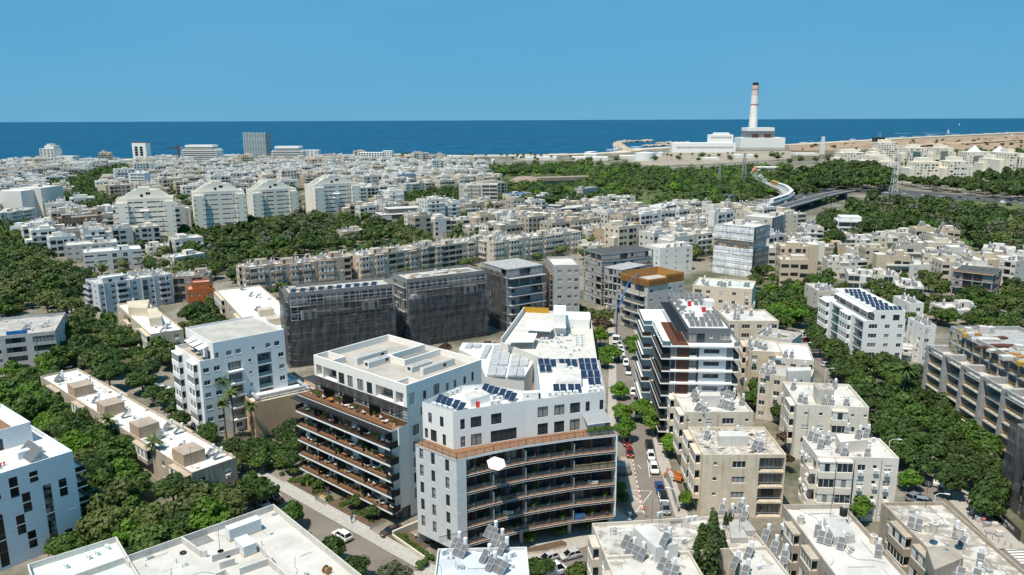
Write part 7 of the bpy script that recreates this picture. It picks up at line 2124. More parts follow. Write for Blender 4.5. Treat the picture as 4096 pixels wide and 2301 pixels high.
NW = building('dark netted building corner with a hoarding at its foot, right edge','the dark netted corner',fr_NL((bn1[0] + 6,bn1[1] - 18),(bn0[0] + 1.8,bn0[1] + 1),14),17,5,(.3,.29,.28),(.5,.48,.45),G='d.d.d',par=.6,dirt=.7,name='scaffolded_building',cat='building site')
net(NW.root,NW.sides['G'],-.5,NW.D + .5,1.5,17.5,'net_black',-1.2,3.2,'net_sheet',.45);net(NW.root,NW.sides['Y'],-.5,NW.W + .5,1.5,17.5,'net_black',-1.2,3.2)
# ---------------------------------------------------------------- shore landmarks
def tower(name,label,cat,xl,xr,yb,yt,D,mats,floors=0,band=0,cols=0,tw=0.):
 N,R = P(xl,yb),P(xr,yb);z = zfor(*N,yt);f = fr_NR(N,R,D);W = f[3]
 r = thing(name,label,cat,(f[0],f[1],0),f[2] + tw);anchor((N[0] + R[0]) / 2,N[1] + D / 2,W,label)
 FOOT.append(((N[0] + R[0]) / 2,N[1] + D / 2,W / 2 + 6,D / 2 + 6,f[2]))
 m = MB();m.box(0,0,0,W,D,z);m.build('wall',mats[0],r)
 if floors:
  g,b_ = MB(),MB();fh = z / floors
  for k in range(1,floors):
   if band: b_.box(-band,-band,k * fh - .5,W + band,D,k * fh + .6)
   if cols:
    for q in range(cols): g.box(W * (q + .2) / cols,-.15,k * fh + .9,W * (q + .8) / cols,-.02,k * fh + fh - .6)
   else: g.box(.5,-.12,k * fh + .7,W - .5,-.02,k * fh + fh - .6)
   g.box(-.12,1,k * fh + .9,-.02,D - 1,k * fh + fh - .8)
  g.build('window',mats[1],r,kind='stuff')
  if b_.f: b_.build('balcony_band',mats[-1],r,kind='stuff')
 return r,W,D,z
def add(r,name,mat,*bx):
 m = MB()
 for b_ in bx: m.box(*b_)
 m.build(name,mat,r)
r,W,D,z = tower('hotel_tower','grey shore tower with a notched slanted top, far left','hotel',104,140,417,374,22,('pale_plaster','glass'),12,0,4)
add(r,'roof_block','pale_plaster',(W * .3,3,z,W * .95,D - 2,z + 5),(W * .45,4,z + 5,W * .7,D - 4,z + 8));add(r,'low_wing','pale_plaster',(W + .5,2,0,W * 2.2,D,z * .55))
r,W,D,z = tower('apartment_tower','slim white shore tower with a dark window grid','tower',337,371,415,360,16,('white_paint','glass_dark'),0)
add(r,'window','glass_dark',*[(W * x0,-.2,z * z0,W * (x0 + .22),-.02,z * (z0 + .09)) for x0 in (.18,.55) for z0 in (.42,.53,.64,.75)],*[(W * .18,-.2,z * .22,W * .77,-.02,z * .33)])
add(r,'roof_edge','rust',(0,0,z,W,D,z + 1.2))
for (lab,xl,xr,yb,yt) in (('stepped white shore block with balcony bands, left of the glass tower',463,546,417,375),('stepped white shore block with balcony bands, right of the glass tower',688,760,414,378)):
 r,W,D,z = tower('apartment_block',lab,'apartment building',xl,xr,yb,yt,26,('white_paint','glass','white_paint'),9,2.2)
 add(r,'upper_storey','glass',(W * .1,2,z,W * .88,D - 3,z + 3));add(r,'upper_roof','white_paint',(W * .07,1,z + 3,W * .9,D - 2,z + 6.5))
r,W,D,z = tower('glass_tower','tall pale glass tower with gridded curtain walls at the shore','tower',617,671,411,334,30,('glass_blue','glass_blue'),0)
g = MB()
for k in range(26): g.box(-.3,-.3,k * z / 26,W + .3,D + .3,k * z / 26 + .5)
for k in range(9): g.box(W * k / 8 - .2,-.4,0,W * k / 8 + .2,-.02,z + 1);g.box(-.4,D * k / 8 - .2,0,-.02,D * k / 8 + .2,z + 1)
g.build('mullion','metal_white',r,kind='stuff')
for (lab,xl,xr,yb,yt,c) in (('plain white shore block right of the terraced shore block',560,602,412,390,3),('long white shore block with small windows',902,962,412,384,9),('white shore block behind the long one',962,986,408,380,4),('white stepped shore block',762,800,406,378,4),('white shore villa block near the beach',1030,1070,410,390,5)):
 tower('apartment_block',lab,'apartment building',xl,xr,yb,yt,20,('white_paint','glass'),6,0,c)
x,y = P(452,421);z = zfor(x,y,368);cr = thing('tower_crane','rusty orange tower crane rising among the shore houses','crane',(x,y,0),.15)
m = MB();m.box(-1.1,-1.1,0,1.1,1.1,z);m.build('mast','rust',cr);m = MB();m.bar((-19,0,z - 2),(6,0,z - 2),1.4,1.6);m.bar((0,0,z - 2),(0,0,z + 4),1,1);m.build('jib','rust',cr);m = MB();m.box(4,-1,z - 4,8,1,z - 1.5);m.build('counterweight','concrete',cr)
# power station
x0,y0 = P(1862,376.5)
dd = math.hypot(x0,y0);pxm = 1920 / (y0 * .977 + 76 * .215)
pw = thing('power_station','white power station of two stacked blocks with a dark louvred band below the chimney','power station',(x0,y0,0),-.05);anchor(x0 + 60,y0,60,'the power station')
W = 110 / pxm;zl,zm_ = 29 / pxm,54 / pxm
add(pw,'wall','white_paint',(0,0,5,W,70,zl));add(pw,'plinth','concrete_pale',(-.3,-.3,0,W + .3,70,4.9));add(pw,'upper_block','white_paint',(W * .14,6,zl,W * .76,62,zm_));add(pw,'louvre_band','louvre',(W * .135,5.5,zl + 1,W * .765,5.95,zl + (zm_ - zl) * .66),(W * .13,6,zl + 1,W * .139,60,zl + (zm_ - zl) * .66))
add(pw,'duct','rust',(W * .26,1,zl,W * .40,5.4,zl + 9),(W * .54,1,zl,W * .68,5.4,zl + 9))
ch = thing('chimney','very tall white and pinkish power station chimney with red bands','chimney',(x0 + W * .47,y0 + 75,0));cy = y0 + 75;zt = zfor(x0 + W * .47,cy,211);zb = zfor(x0 + W * .47,cy,263)
m = MB();r0,r1 = 12.4,8.2
def rr(z): return r0 + (r1 - r0) * min(1,z / zt)
m.tube((0,0,0),(0,0,zb),r0,24,0,rr(zb));zc = zb + (zt - zb) * .42;m.tube((0,0,zb),(0,0,zc),rr(zb),24,0,rr(zc));m.build('shaft','chimney_white',ch)
m = MB();m.tube((0,0,zc),(0,0,zt - 13),rr(zc),24,0,r1);m.build('upper_shaft','chimney_pink',ch)
m = MB();m.tube((0,0,zb - 1),(0,0,zb + 1.2),rr(zb) + .7,24);m.build('red_ring','ring_red',ch)
m = MB()
for k in range(24):
 for j in range(2):
  a,b_ = 2 * math.pi * k / 24,2 * math.pi * (k + 1) / 24;za = zt - 13 + j * 4.5;R_ = r1 + 1.2
  m.quad((R_ * math.cos(a),R_ * math.sin(a),za),(R_ * math.cos(b_),R_ * math.sin(b_),za),(R_ * math.cos(b_),R_ * math.sin(b_),za + 4.5),(R_ * math.cos(a),R_ * math.sin(a),za + 4.5),(k + j) % 2)
m.build('checkered_gallery',['ring_red','chimney_white'],ch);m = MB();m.tube((0,0,zt - 4),(0,0,zt + 3),r1 - .6,20);m.build('flue_rim','frame_dark',ch)
r,W,D,z = tower('power_hall','old white power hall with rows of small windows by the harbour','power station',1690,1850,384,360,50,('white_paint','glass'),0,0)
add(r,'tall_block','white_paint',(W * .60,4,z,W * .96,D - 4,z * 1.85),(W * .68,6,z * 1.85,W * .9,D - 8,z * 2.05));g = MB()
for k in range(26): g.box(W * .08 + k * W / 29,-.3,z * .45,W * .08 + k * W / 29 + 2,-.02,z * .62)
for k in range(9): g.box(W * .62 + k * W * .036,3.7,z * 1.5,W * .62 + k * W * .036 + 2,3.98,z * 1.64)
g.build('window','glass',r,kind='stuff')
for (xc,yb,yt,rp,lab) in ((1627,405,382,27,'big white cylindrical oil tank'),(1663,394,380,10,'smaller beige oil tank beside the big one')):
 x,y = P(xc,yb);s = 1920 / (y * .977 + 16);R_ = rp / s;z = zfor(x,y,yt + 4);t_ = thing('storage_tank',lab,'tank',(x,y + R_,0));m = MB();m.tube((0,0,0),(0,0,z),R_,32);m.build('shell','metal_white' if rp > 20 else 'pale_plaster',t_);m = MB();m.tube((0,0,z),(0,0,z * 1.15),R_ * 1.01,32,0,R_ * .1);m.build('lid','metal_white',t_);FOOT.append((x,y + R_,R_,R_,0))
x,y = P(1549,385);lt = thing('lattice_light_tower','small white openwork tower at the harbour mouth','tower',P(1547,388) + (0,));z = 24
add(lt,'leg','white_paint',(-3,-2,0,-1.4,2,z),(1.4,-2,0,3,2,z));add(lt,'crossbar','white_paint',*[(-1.39,-1.8,k * 6,1.39,1.8,k * 6 + 2) for k in (1,2,3)])
r,W,D,z = tower('control_tower','slender dark topped control tower behind the beige estate','tower',2204,2212,392,346,10,('concrete','glass'))
add(r,'cab','frame_dark',(-6,-6,z - 9,W + 6,D + 6,z));add(r,'mast','metal_grey',(1,1,z,2,2,z + 10),(5,1,z,6,2,z + 10))
x,y = P(2066,388);sm = thing('stepped_monument','white serrated vertical monument left of the beige estate','monument',(x,y,0))
for k in range(7): add(sm,'fin','white_paint',(-4 + k * .5,-3,k * 5.5,6 - k * .3,3,k * 5.5 + 4.6))
# sheds, low industry and boats
for k,(xl,xr,yb,yt) in enumerate(((2120,2180,388,378),(2000,2060,392,386),(1560,1600,399,392),(1100,1180,411,404),(1440,1530,404,396),(1760,1810,404,398),(1850,1900,398,390),(1470,1500,396,388),(1300,1400,403,396),(1180,1240,412,404))):
 tower('warehouse',('long pale warehouse by the dunes','low flat shed behind the train station','grey harbour shed by the oil tank','white market shed near the beach','long stone harbour warehouse','white shed by the substation pylons','pale yard shed below the power station','gabled hangar by the beach','low beach promenade hall','white low hall by the river')[k],'warehouse',xl,xr,yb,yt,40,('pale_plaster','glass'))
for k,(u,v,s) in enumerate(((2546,338,9),(2385,331,7),(2413,311,8))):
 x,y = P(u,v + 4,-2);b_ = thing('sailing_boat' if k else 'motor_yacht',('white motor yacht far out near the right edge','white sailing boat nearest the dunes','white sailing boat farthest out on the horizon side')[k],'boat',(x,y,-2.2));m = MB();m.hexa([(-s,-2,0),(s,-.5,0),(s,.5,0),(-s,2,0),(-s,-3,3),(s * 1.2,-.5,4),(s * 1.2,.5,4),(-s,3,3)]);m.build('hull','sail',b_)
 m = MB();m.hexa([(-s * .6,-1,3),(s * .8,-.2,3),(s * .8,.2,3),(-s * .6,1,3),(-.3,-.2,22 if k else 8),(.3,-.2,22 if k else 8),(.3,.2,22 if k else 8),(-.3,.2,22 if k else 8)]);m.build('sail' if k else 'cabin','sail',b_)
# beige estate on the right
for k,(lab,xl,xr,yb,yt,D_) in enumerate((('long beige estate block with dark balcony bays, left end of the estate',262,420,380,262,30),('broad beige estate block with a sloped grey roof',440,548,398,278,30),('tallest beige estate tower with square roof windows',500,618,340,195,26),('low beige estate wing in front of the tallest tower',525,615,405,318,18),('white topped estate tower with blue glass balconies',685,812,362,228,26),('second white topped estate tower right of the first',870,985,355,230,26),('front beige estate block with stepped flats, left half',745,905,462,322,26),('front beige estate block with stepped flats, right half',960,1090,468,318,26),('estate block with rounded dark glass bays and a pyramid roof',1075,1225,362,255,28),('pale estate block right of the pyramid roofed one',1215,1330,395,300,26),('stepped pale estate block near the right edge',1325,1410,420,262,26),('rightmost pale estate block',1395,1500,420,290,30),('second pyramid roofed estate block, right',1270,1350,360,258,26))):
 u0,u1,b0,t0 = K('k1',xl,yb)[0],K('k1',xr,yb)[0],K('k1',0,yb)[1],K('k1',0,yt)[1]
 r,W,D,z = tower('apartment_block',lab,'apartment building',u0,u1,b0,t0,D_,('estate_stone','glass'),0,0);nf = int(z / 3.3);g = MB()
 for f_ in range(nf):
  for q in range(int(W / 4.2)):
   if RN.random() < .72: g.box(q * 4.2 + 1.2,-.15,f_ * 3.3 + 1.2,q * 4.2 + RN.choice((2.6,2.6,4.2)),-.02,f_ * 3.3 + 2.8)
  for q in range(int(D / 6)): g.box(-.15,q * 6 + 2,f_ * 3.3 + 1.2,-.02,q * 6 + 3.6,f_ * 3.3 + 2.6)
 g.build('window','glass',r,kind='stuff')
 if k in (4,5,8,12): add(r,'balcony_bay','glass_blue',*[(W * .3,-2,f_ * 3.3 + .2,W * .68,-.16,f_ * 3.3 + 2.4) for f_ in range(1,nf - 1)])
 if k in (8,12): m = MB();m.tube((W * .5,D / 2,z),(W * .5,D / 2,z + 9),10,4,0,.2);m.build('pyramid_roof','metal_white',r)
 else: add(r,'roof_block','estate_stone',(W * .2,4,z,W * .7,D - 4,z + 4.5));add(r,'step_block','estate_stone',(-6,3,0,-.01,D,z * .7),(W + .01,3,0,W + 6,D,z * .78))
# viaduct with a train, station, road bridge, truss bridge, pylon
def ribbon(root,pts,w,z0,z1,mat,name,o):
 m = MB()
 for p,q in zip(pts,pts[1:]): m.bar((p[0] - o[0],p[1] - o[1],(z0 + z1) / 2),(q[0] - o[0],q[1] - o[1],(z0 + z1) / 2),w,z1 - z0)
 m.build(name,mat,root)
vp = [P(*q,9) for q in ((1905,425),(1900,437),(1908,447),(1935,462),(1972,476),(1984,488),(1972,498),(1932,511),(1880,527),(1850,538))]
vd = thing('viaduct','curving pale concrete rail viaduct crossing the park','viaduct',(*vp[4],0));ribbon(vd,fine(vp,12),11,7.6,8.8,'concrete','deck',vp[4])
for s in (-5.2,5.2):
 o_ = offset(vp,s);ribbon(vd,o_,.5,8.8,10,'concrete_pale','parapet',vp[4])
m = MB()
for p in fine(vp,45): m.box(p[0] - vp[4][0] - 1.5,p[1] - vp[4][1] - 1.5,0,p[0] - vp[4][0] + 1.5,p[1] - vp[4][1] + 1.5,7.5)
m.build('pier','concrete',vd,kind='stuff')
def train(path,n,lab,col):
 t_ = thing('train',lab,'train',(*path[0],8.85));p_ = fine(path,24)
 for k in range(min(n,len(p_) - 1)):
  a,b_ = Vector(p_[k]) - Vector(path[0]),Vector(p_[k + 1]) - Vector(path[0]);d = (b_ - a).normalized()
  m = MB();m.bar((*(a + d * .3),2.0),(*(b_ - d * .5),2.0),3.0,3.3,0);m.bar((*(a + d * .8),2.4),(*(b_ - d * 1.),2.4),3.06,.9,1);m.build('carriage',[col if k else 'yellow_paint','glass_dark'],t_)
train(offset(vp[3:8],2.6),9,'white and grey train rounding the curve of the viaduct','metal_white');train(offset(vp[0:4],-2.4),3,'short train with a yellow nose beside the station','orange_paint')
x,y = P(1930,428);r,W,D,z = tower('station','white gridded train station hall at the viaduct','station',1905,1965,437,421,22,('pale_plaster','glass'),4,.4,12)
bp_ = [P(*q,7) for q in ((1860,548),(1949,520),(2071,487),(2120,478))];rb_ = thing('road_bridge','dark asphalt road bridge with pale parapets beside the viaduct','bridge',(*bp_[1],0));ribbon(rb_,bp_,24,5.6,6.8,'asphalt_dark','deck',bp_[1])
for s in (-12,0,12): ribbon(rb_,offset(bp_,s),.7,6.8,7.8 if s else 7.2,'concrete_pale','parapet' if s else 'median',bp_[1])
m = MB()
for p in fine(bp_,40): m.box(p[0] - bp_[1][0] - 1.5,p[1] - bp_[1][1] - 8,0,p[0] - bp_[1][0] + 1.5,p[1] - bp_[1][1] + 8,5.5)
m.build('pier','concrete',rb_,kind='stuff')
ta_,tb_ = P(*K('a3',2040,800)),P(*K('a3',2225,770));tr = thing('truss_bridge','grey arched steel truss bridge in front of the viaduct','bridge',(*ta_,0),math.atan2(tb_[1] - ta_[1],tb_[0] - ta_[0]));Lt = math.hypot(tb_[0] - ta_[0],tb_[1] - ta_[1])
for yy in (0,6):
 m = MB();n = 12;top = [(Lt * k / n,yy,3 + 7.5 * math.sin(math.pi * (k + 1.2) / (n + 2.4))) for k in range(n + 1)]
 for k in range(n + 1):
  m.bar((Lt * k / n,yy,2),top[k],.5,.5)
  if k < n: m.bar(top[k],top[k + 1],.7,.7);m.bar((Lt * k / n,yy,2),top[k + 1],.35,.35)
 m.build('truss','metal_grey',tr)
add(tr,'deck','concrete_pale',(0,.4,1.4,Lt,5.6,2))
for (u,vb,vt,lab) in ((2246,492,395,'tall red and white lattice pylon on the boulevard'),(1869,470,385,'grey lattice pylon beside the viaduct'),(1808,470,415,'shorter grey pylon among the palms'),(2092,415,378,'distant grey pylon by the substation')):
 x,y = P(u,vb);z = zfor(x,y,vt);py_ = thing('lattice_pylon',lab,'pylon',(x,y,0));m = MB();b0 = z * .08
 for k in range(9):
  t0,t1 = k / 9,(k + 1) / 9;w0,w1 = b0 * (1 - t0 * .85),b0 * (1 - t1 * .85)
  for sx,sy in ((-1,-1),(1,-1),(1,1),(-1,1)): m.bar((sx * w0,sy * w0,z * t0),(sx * w1,sy * w1,z * t1),.45,.45,k % 2)
  m.bar((-w0,-w0,z * t0),(w1,-w1,z * t1),.25,.25,k % 2);m.bar((w0,-w0,z * t0),(-w1,-w1,z * t1),.25,.25,k % 2)
 m.build('lattice',['metal_grey','metal_white' if u == 2246 else 'metal_grey'],py_)
 for k in (.8,.95): add(py_,'crossarm','metal_grey',(-z * .09,-.3,z * k,z * .09,.3,z * k + .5))
x,y = P(*K('a3',130,590));cp = thing('park_pavilion','round brown roofed pavilion with a long shingled hall in the park','pavilion',(x,y,0),.35);m = MB();m.tube((0,0,6),(0,0,11),22,24,0,9);m.box(10,-8,5.5,85,10,9.5);m.build('roof','shingle',cp);m = MB();m.tube((0,0,0),(0,0,6),19,24);m.box(12,-6,0,84,8,5.5);m.build('wall','concrete_dark',cp)
FOOT.append((x + 30,y + 12,60,20,.35))
# ---------------------------------------------------------------- housing that fills the quarters behind
def poly_in(pt,poly):
 x,y = pt;c = False
 for i in range(len(poly)):
  (x1,y1),(x2,y2) = poly[i - 1],poly[i]
  if (y1 > y) != (y2 > y) and x < (x2 - x1) * (y - y1) / (y2 - y1) + x1: c = not c
 return c
GROVES = []
def zone(pts,z=0): return [P(u,v,z) for u,v in pts]
NOBUILD = [zone(q) for q in ([(150,500),(180,455),(330,425),(370,440),(270,470),(270,520),(180,530)],[(490,545),(1030,560),(1040,600),(640,660),(490,640)],[(925,490),(1190,485),(1190,535),(930,540)],[(-60,600),(70,625),(160,690),(-60,800)])]
CNT = [0];FARB = MB()
HUES = [(.66,.64,.60),(.62,.57,.50),(.60,.53,.43),(.54,.45,.34),(.58,.56,.53),(.44,.39,.33),(.70,.68,.65),(.50,.42,.33)]
def mini(x,y,a,w,d,h,joined,quarter):
 c,s = math.cos(a),math.sin(a);m = FARB if joined else MB()
 def q(px,py,pz): return (x + c * px - s * py,y + s * px + c * py,pz) if joined else (px,py,pz)
 def bx(mb,x0,y0,z0,x1,y1,z1,mi,top=None): mb.hexa([q(x0,y0,z0),q(x1,y0,z0),q(x1,y1,z0),q(x0,y1,z0),q(x0,y0,z1),q(x1,y0,z1),q(x1,y1,z1),q(x0,y1,z1)],mi,top,'b')
 wi = RN.choice((0,3,3,4)) if joined else 0
 bx(m,0,0,0,w,d,h,wi,1)
 for (a0,b0,a1,b1) in ((0,0,w,.3),(0,.3,.3,d),(w - .3,.3,w,d),(.3,d - .3,w - .3,d)): bx(m,a0,b0,h,a1,b1,h + .8,wi)
 hw,hd = RN.uniform(3,w * .6),RN.uniform(3,d * .6);hx,hy = RN.uniform(.6,w - hw - .5),RN.uniform(.6,d - hd - .5);hh = RN.uniform(2,3.2)
 bx(m,hx,hy,h + .01,hx + hw,hy + hd,h + hh,wi,1)
 if RN.random() < .6: e_ = RN.uniform(2.5,5);h2_ = h * RN.uniform(.55,1.2);y1_ = d * RN.uniform(.4,.8);s_ = RN.choice((0,1));bx(m,-e_ if s_ else w + .02,.4,0,-.02 if s_ else w + e_,y1_,h2_,wi,1)
 g = FARB if joined else MB();gi = 2 if joined else 0
 nf = max(2,int(h / 3.1));fh = h / nf;n = max(3,int(w / 3.2));pat = [RN.random() for _ in range(n)]
 for f in range(nf):
  if pat[0] < .3 and f: bx(g,.5,-.8,f * fh + .1,w - .5,-.02,f * fh + .9,wi if joined else 1)
  for k in range(n):
   if pat[k] > .2: x0 = w * (k + .12) / n;ww_ = w / n * (.8 if pat[k] > .6 else .45);zt_ = f * fh + RN.choice((2.2,2.5,2.7));zb_ = f * fh + (.3 if pat[k] > .8 else .9);g.quad(q(x0,-.04,zb_),q(x0 + ww_,-.04,zb_),q(x0 + ww_,-.04,zt_),q(x0,-.04,zt_),gi)
  for k in range(3): y0 = d * (k + .3) / 3;g.quad(q(-.04,y0 + 1.4,f * fh + .9),q(-.04,y0,f * fh + .9),q(-.04,y0,f * fh + 2.2),q(-.04,y0 + 1.4,f * fh + 2.2),gi);g.quad(q(w + .04,y0,f * fh + .9),q(w + .04,y0 + 1.4,f * fh + .9),q(w + .04,y0 + 1.4,f * fh + 2.2),q(w + .04,y0,f * fh + 2.2),gi)
 FOOT.append((x + (c * w - s * d) / 2,y + (s * w + c * d) / 2,w / 2,d / 2,a))
 for _ in range(RN.randint(2,7)): lx,ly = RN.uniform(1.5,w - 1.5),RN.uniform(1.5,d - 1.5);far_heater(x + c * lx - s * ly,y + s * lx + c * ly,h + (hh if hx < lx < hx + hw and hy < ly < hy + hd else 0))
 if joined: return
 col = RN.choice(HUES);r = put('apartment_block',None,None,(x,y,0),a)
 me = m.mesh('wall',['wall','far_roof']);put('wall',me,r,color=(*col,RN.uniform(.1,.7)));g.build('window',['win_dark','shutter'],r,kind='stuff')
 tone = 'bright white' if col[2] > .66 else ('off white' if col[2] > .6 else ('cream' if col[2] > .5 else 'beige'))
 later(r,f'{tone} {("two", "two", "two", "three", "four", "five", "six", "seven", "eight")[min(8, nf)]} storey flat roofed block',quarter,'apartment building',(x,y,h))
def fill(poly,ang,sp,quarter,hmin,hmax,keep=.9,ymax=9e9):
 c,s = math.cos(ang),math.sin(ang);us = [c * x + s * y for x,y in poly];vs_ = [-s * x + c * y for x,y in poly];cand = []
 v = min(vs_)
 while v < max(vs_):
  u = min(us) + RN.uniform(0,8)
  while u < max(us):
   w,d = RN.uniform(.58,.84) * sp,RN.uniform(.5,.72) * sp
   uu,vv = u + RN.uniform(-1,1),v + RN.uniform(-2,2);x,y = c * uu - s * vv,s * uu + c * vv
   mx_,my_ = x + (c * w - s * d) / 2,y + (s * w + c * d) / 2
   u += w + RN.uniform(1.5,.3 * sp)
   if RN.random() > keep or not poly_in((mx_,my_),poly) or any(poly_in((mx_,my_),g) for g in NOBUILD) or inside_foot(mx_,my_,max(w,d) * .62): continue
   cand.append((math.hypot(x,y),x,y,w,d))
  v += sp * RN.uniform(.85,1.1)
 for (_,x,y,w,d) in sorted(cand):
  CNT[0] += 1;h = RN.uniform(hmin,hmax) * (1.45 if RN.random() < .07 else 1);mini(x,y,ang,w,d,h,CNT[0] > 215,quarter)
fill(zone([(880,540),(1100,530),(1330,540),(1760,545),(1960,560),(1960,640),(1740,660),(1460,620),(1200,610),(1040,600)]),rad(34),19,'blocks of the central quarter',10,14)
fill(zone([(1960,650),(2080,590),(2400,620),(2576,670),(2576,740),(2340,740),(2100,720),(1960,740)]),rad(-8),18,'blocks of the right hand quarter',9,13)
fill(zone([(-80,660),(60,600),(150,560),(440,540),(470,640),(520,660),(200,680),(100,660)]),rad(38),19,'blocks between the grove and the slab towers',10,14)
fill(zone([(-120,610),(-60,470),(60,440),(300,440),(700,430),(1180,425),(1240,470),(1250,510),(930,520),(760,480),(300,520),(120,570)]),rad(33),26,'blocks of the dense quarter behind the slab towers',9,16,.86)
fill(zone([(-200,470),(-100,424),(300,416),(700,410),(1000,406),(1190,410),(1230,436),(700,440),(60,450)]),rad(20),31,'blocks of the shore quarter',9,17,.85)
FARB.build('distant_housing',['far_wall','far_roof','win_dark','far_white','far_cream'],None,kind='stuff');FAR_HEAT.build('distant_solar_heaters',['solar_grey','metal_white'],None,kind='stuff')
# ---------------------------------------------------------------- vegetation
ROADS = [(S1L,S1R,.5),(S4L,S4R,-4.5)]
def on_road(x,y):
 for L_,R_,mg in ROADS:
  for a,b,c,d in zip(L_,L_[1:],R_,R_[1:]):
   if min(a[1],c[1]) <= y <= max(b[1],d[1]):
    t = (y - a[1]) / (b[1] - a[1]);lx = a[0] + (b[0] - a[0]) * t;rx = c[0] + (d[0] - c[0]) * t
    if lx - mg < x < rx + mg: return True
 return False
FART = MB();NT = [0]
def far_tree(x,y,r,k):
 h = r * 1.7
 for _ in range(3): FART.ball((x + RN.uniform(-.3,.3) * r,y + RN.uniform(-.3,.3) * r,h - r * RN.uniform(.6,.9)),r * RN.uniform(.5,.7),6,4,k,.8)
 for _ in range(46):
  t,u = RN.uniform(0,6.3),RN.uniform(-.4,1);s = math.sqrt(1 - u * u) * r;p = Vector((x + s * math.cos(t),y + s * math.sin(t),h - r * .8 + u * r * .8))
  a = Vector((RN.gauss(0,1),RN.gauss(0,1),RN.gauss(0,.5))).normalized() * r * .2;b = Vector((RN.gauss(0,1),RN.gauss(0,1),RN.gauss(0,.5))).normalized() * r * .15
  FART.quad(tuple(p - a),tuple(p + b),tuple(p + a),tuple(p - b),k)
FK = ['leaf_dark','leaf_mid','leaf_olive','leaf_bright']
def grove(pts,sp,rr,kinds,group,far=False,place=None,zc=3.,m=.45,n=9999):
 poly = [P(u,v,zc) for u,v in pts];xs,ys = [p[0] for p in poly],[p[1] for p in poly];got = [];tries = 0
 A_ = (max(xs) - min(xs)) * (max(ys) - min(ys));N_ = int(A_ / (sp * sp) * 3)
 for _ in range(min(N_,16000)):
  x,y = RN.uniform(min(xs),max(xs)),RN.uniform(min(ys),max(ys))
  if not poly_in((x,y),poly): continue
  r = RN.uniform(*rr)
  if any((x - q[0]) ** 2 + (y - q[1]) ** 2 < (sp * (.62 + .38 * r / rr[1])) ** 2 for q in got): continue
  if inside_foot(x,y,r * m) or on_road(x,y) or (far and sp > 11 and _nz.noise(Vector((x * .012,y * .009,7.3))) > .20): continue
  got.append((x,y,r))
 got.sort(key=lambda q: q[0] ** 2 + q[1] ** 2)
 for x,y,r in got[:n]:
  k = RN.choice(kinds)
  if k in ('fan','date'):
   NT[0] += 1;palm(x,y,RN.uniform(8,14),RN.uniform(2.6,3.8),k == 'fan',group=group)
  elif far: far_tree(x,y,r,min(3,{'dark': 0,'mid': 1,'olive': 2,'bright': 3,'grey': 2}.get(k,0)))
  else: NT[0] += 1;tree(x,y,r,k,None,place,group)
grove([(-60,575),(60,600),(150,680),(215,720),(250,790),(200,800),(110,790),(-60,800)],7.4,(3.6,5.4),['dark','olive','olive','mid','dark'],'trees of the upper left grove')
grove([(100,830),(230,795),(300,830),(440,865),(470,800),(540,760),(700,815),(715,860),(450,850),(430,930),(360,970),(260,960),(150,930)],6.4,(3.3,4.9),['dark','mid','dark','olive'],'trees of the boulevard grove')
grove([(-40,965),(130,945),(170,1000),(260,1090),(350,1180),(430,1230),(580,1160),(645,1210),(655,1250),(450,1345),(350,1395),(270,1390),(240,1320),(230,1170),(150,1080),(80,1030),(-40,1000)],4.2,(2.6,4.5),['mid','mid','bright','olive','dark'],'trees of the lower left grove',zc=4,m=.3)
grove([(-60,930),(120,930),(120,1000),(60,1060),(-60,1060)],5,(2.6,4.2),['mid','dark','bright'],'trees of the lower left grove',zc=4,m=.3)
grove([(2300,765),(2576,735),(2640,800),(2576,835),(2420,815),(2320,800)],6,(2.8,4.6),['mid','dark','olive'],'trees behind the long concrete frame',m=.5)
grove([(1840,740),(1990,720),(2060,760),(1980,830),(1880,800)],6.5,(2.6,4.2),['mid','dark','bright'],'trees behind the tan blocks',m=.6)
grove([(440,640),(560,640),(700,690),(720,740),(560,700),(450,690)],6,(2.4,4),['mid','dark'],'trees by the brown row',m=.5)
grove([(350,980),(430,960),(500,1050),(560,1080),(640,1110),(740,1060),(760,1170),(690,1160),(620,1160),(480,1080)],4.2,(1.8,3.2),['mid','dark','dark','bush'],'trees around the low hall')
grove([(480,560),(600,535),(780,545),(900,560),(1040,565),(1050,600),(900,615),(760,645),(560,660),(470,640)],8.6,(3.8,6.0),['dark','mid','grey','dark','olive'],'trees of the middle grove')
grove([(440,530),(490,560),(480,630),(440,600)],8,(4,5.5),['dark','mid'],'trees of the middle grove')
grove([(925,500),(1050,485),(1190,490),(1190,530),(1050,525),(930,535)],9,(4.2,6.),['dark','dark','mid'],'trees by the unfinished house')
grove([(2040,770),(2130,820),(2230,860),(2330,960),(2440,1060),(2520,1150),(2490,1250),(2390,1230),(2250,1130),(2180,1010),(2100,930),(2050,850)],5.0,(3.0,4.2),['dark','dark','dark','mid'],'trees of the right hand avenue',zc=4.5)
grove([(1990,650),(2060,560),(2200,500),(2576,540),(2660,640),(2576,670),(2400,615),(2250,590),(2080,620)],12.5,(5.0,7.8),['dark','mid','olive','grey','dark'],'trees of the dense wood at right')
grove([(1950,470),(2110,412),(2240,440),(2255,475),(2100,480),(2000,505)],14,(7,11),['mid','dark','dark'],'trees of the green mound')
grove([(2255,460),(2576,440),(2640,500),(2576,505),(2400,480)],15,(5.5,8.5),['dark','dark','mid'],'trees along the boulevard')
grove([(1500,505),(1760,440),(1900,450),(1860,520),(1650,530)],24,(5,7),['fan','date','fan'],'palms of the park',m=1,n=60)
grove([(1230,425),(1480,412),(1700,432),(1990,418),(1960,480),(1870,515),(1700,530),(1500,512),(1300,520),(1240,480)],12,(4.2,8),['dark','mid','mid','olive','bright','dark'],'',True,m=.9)
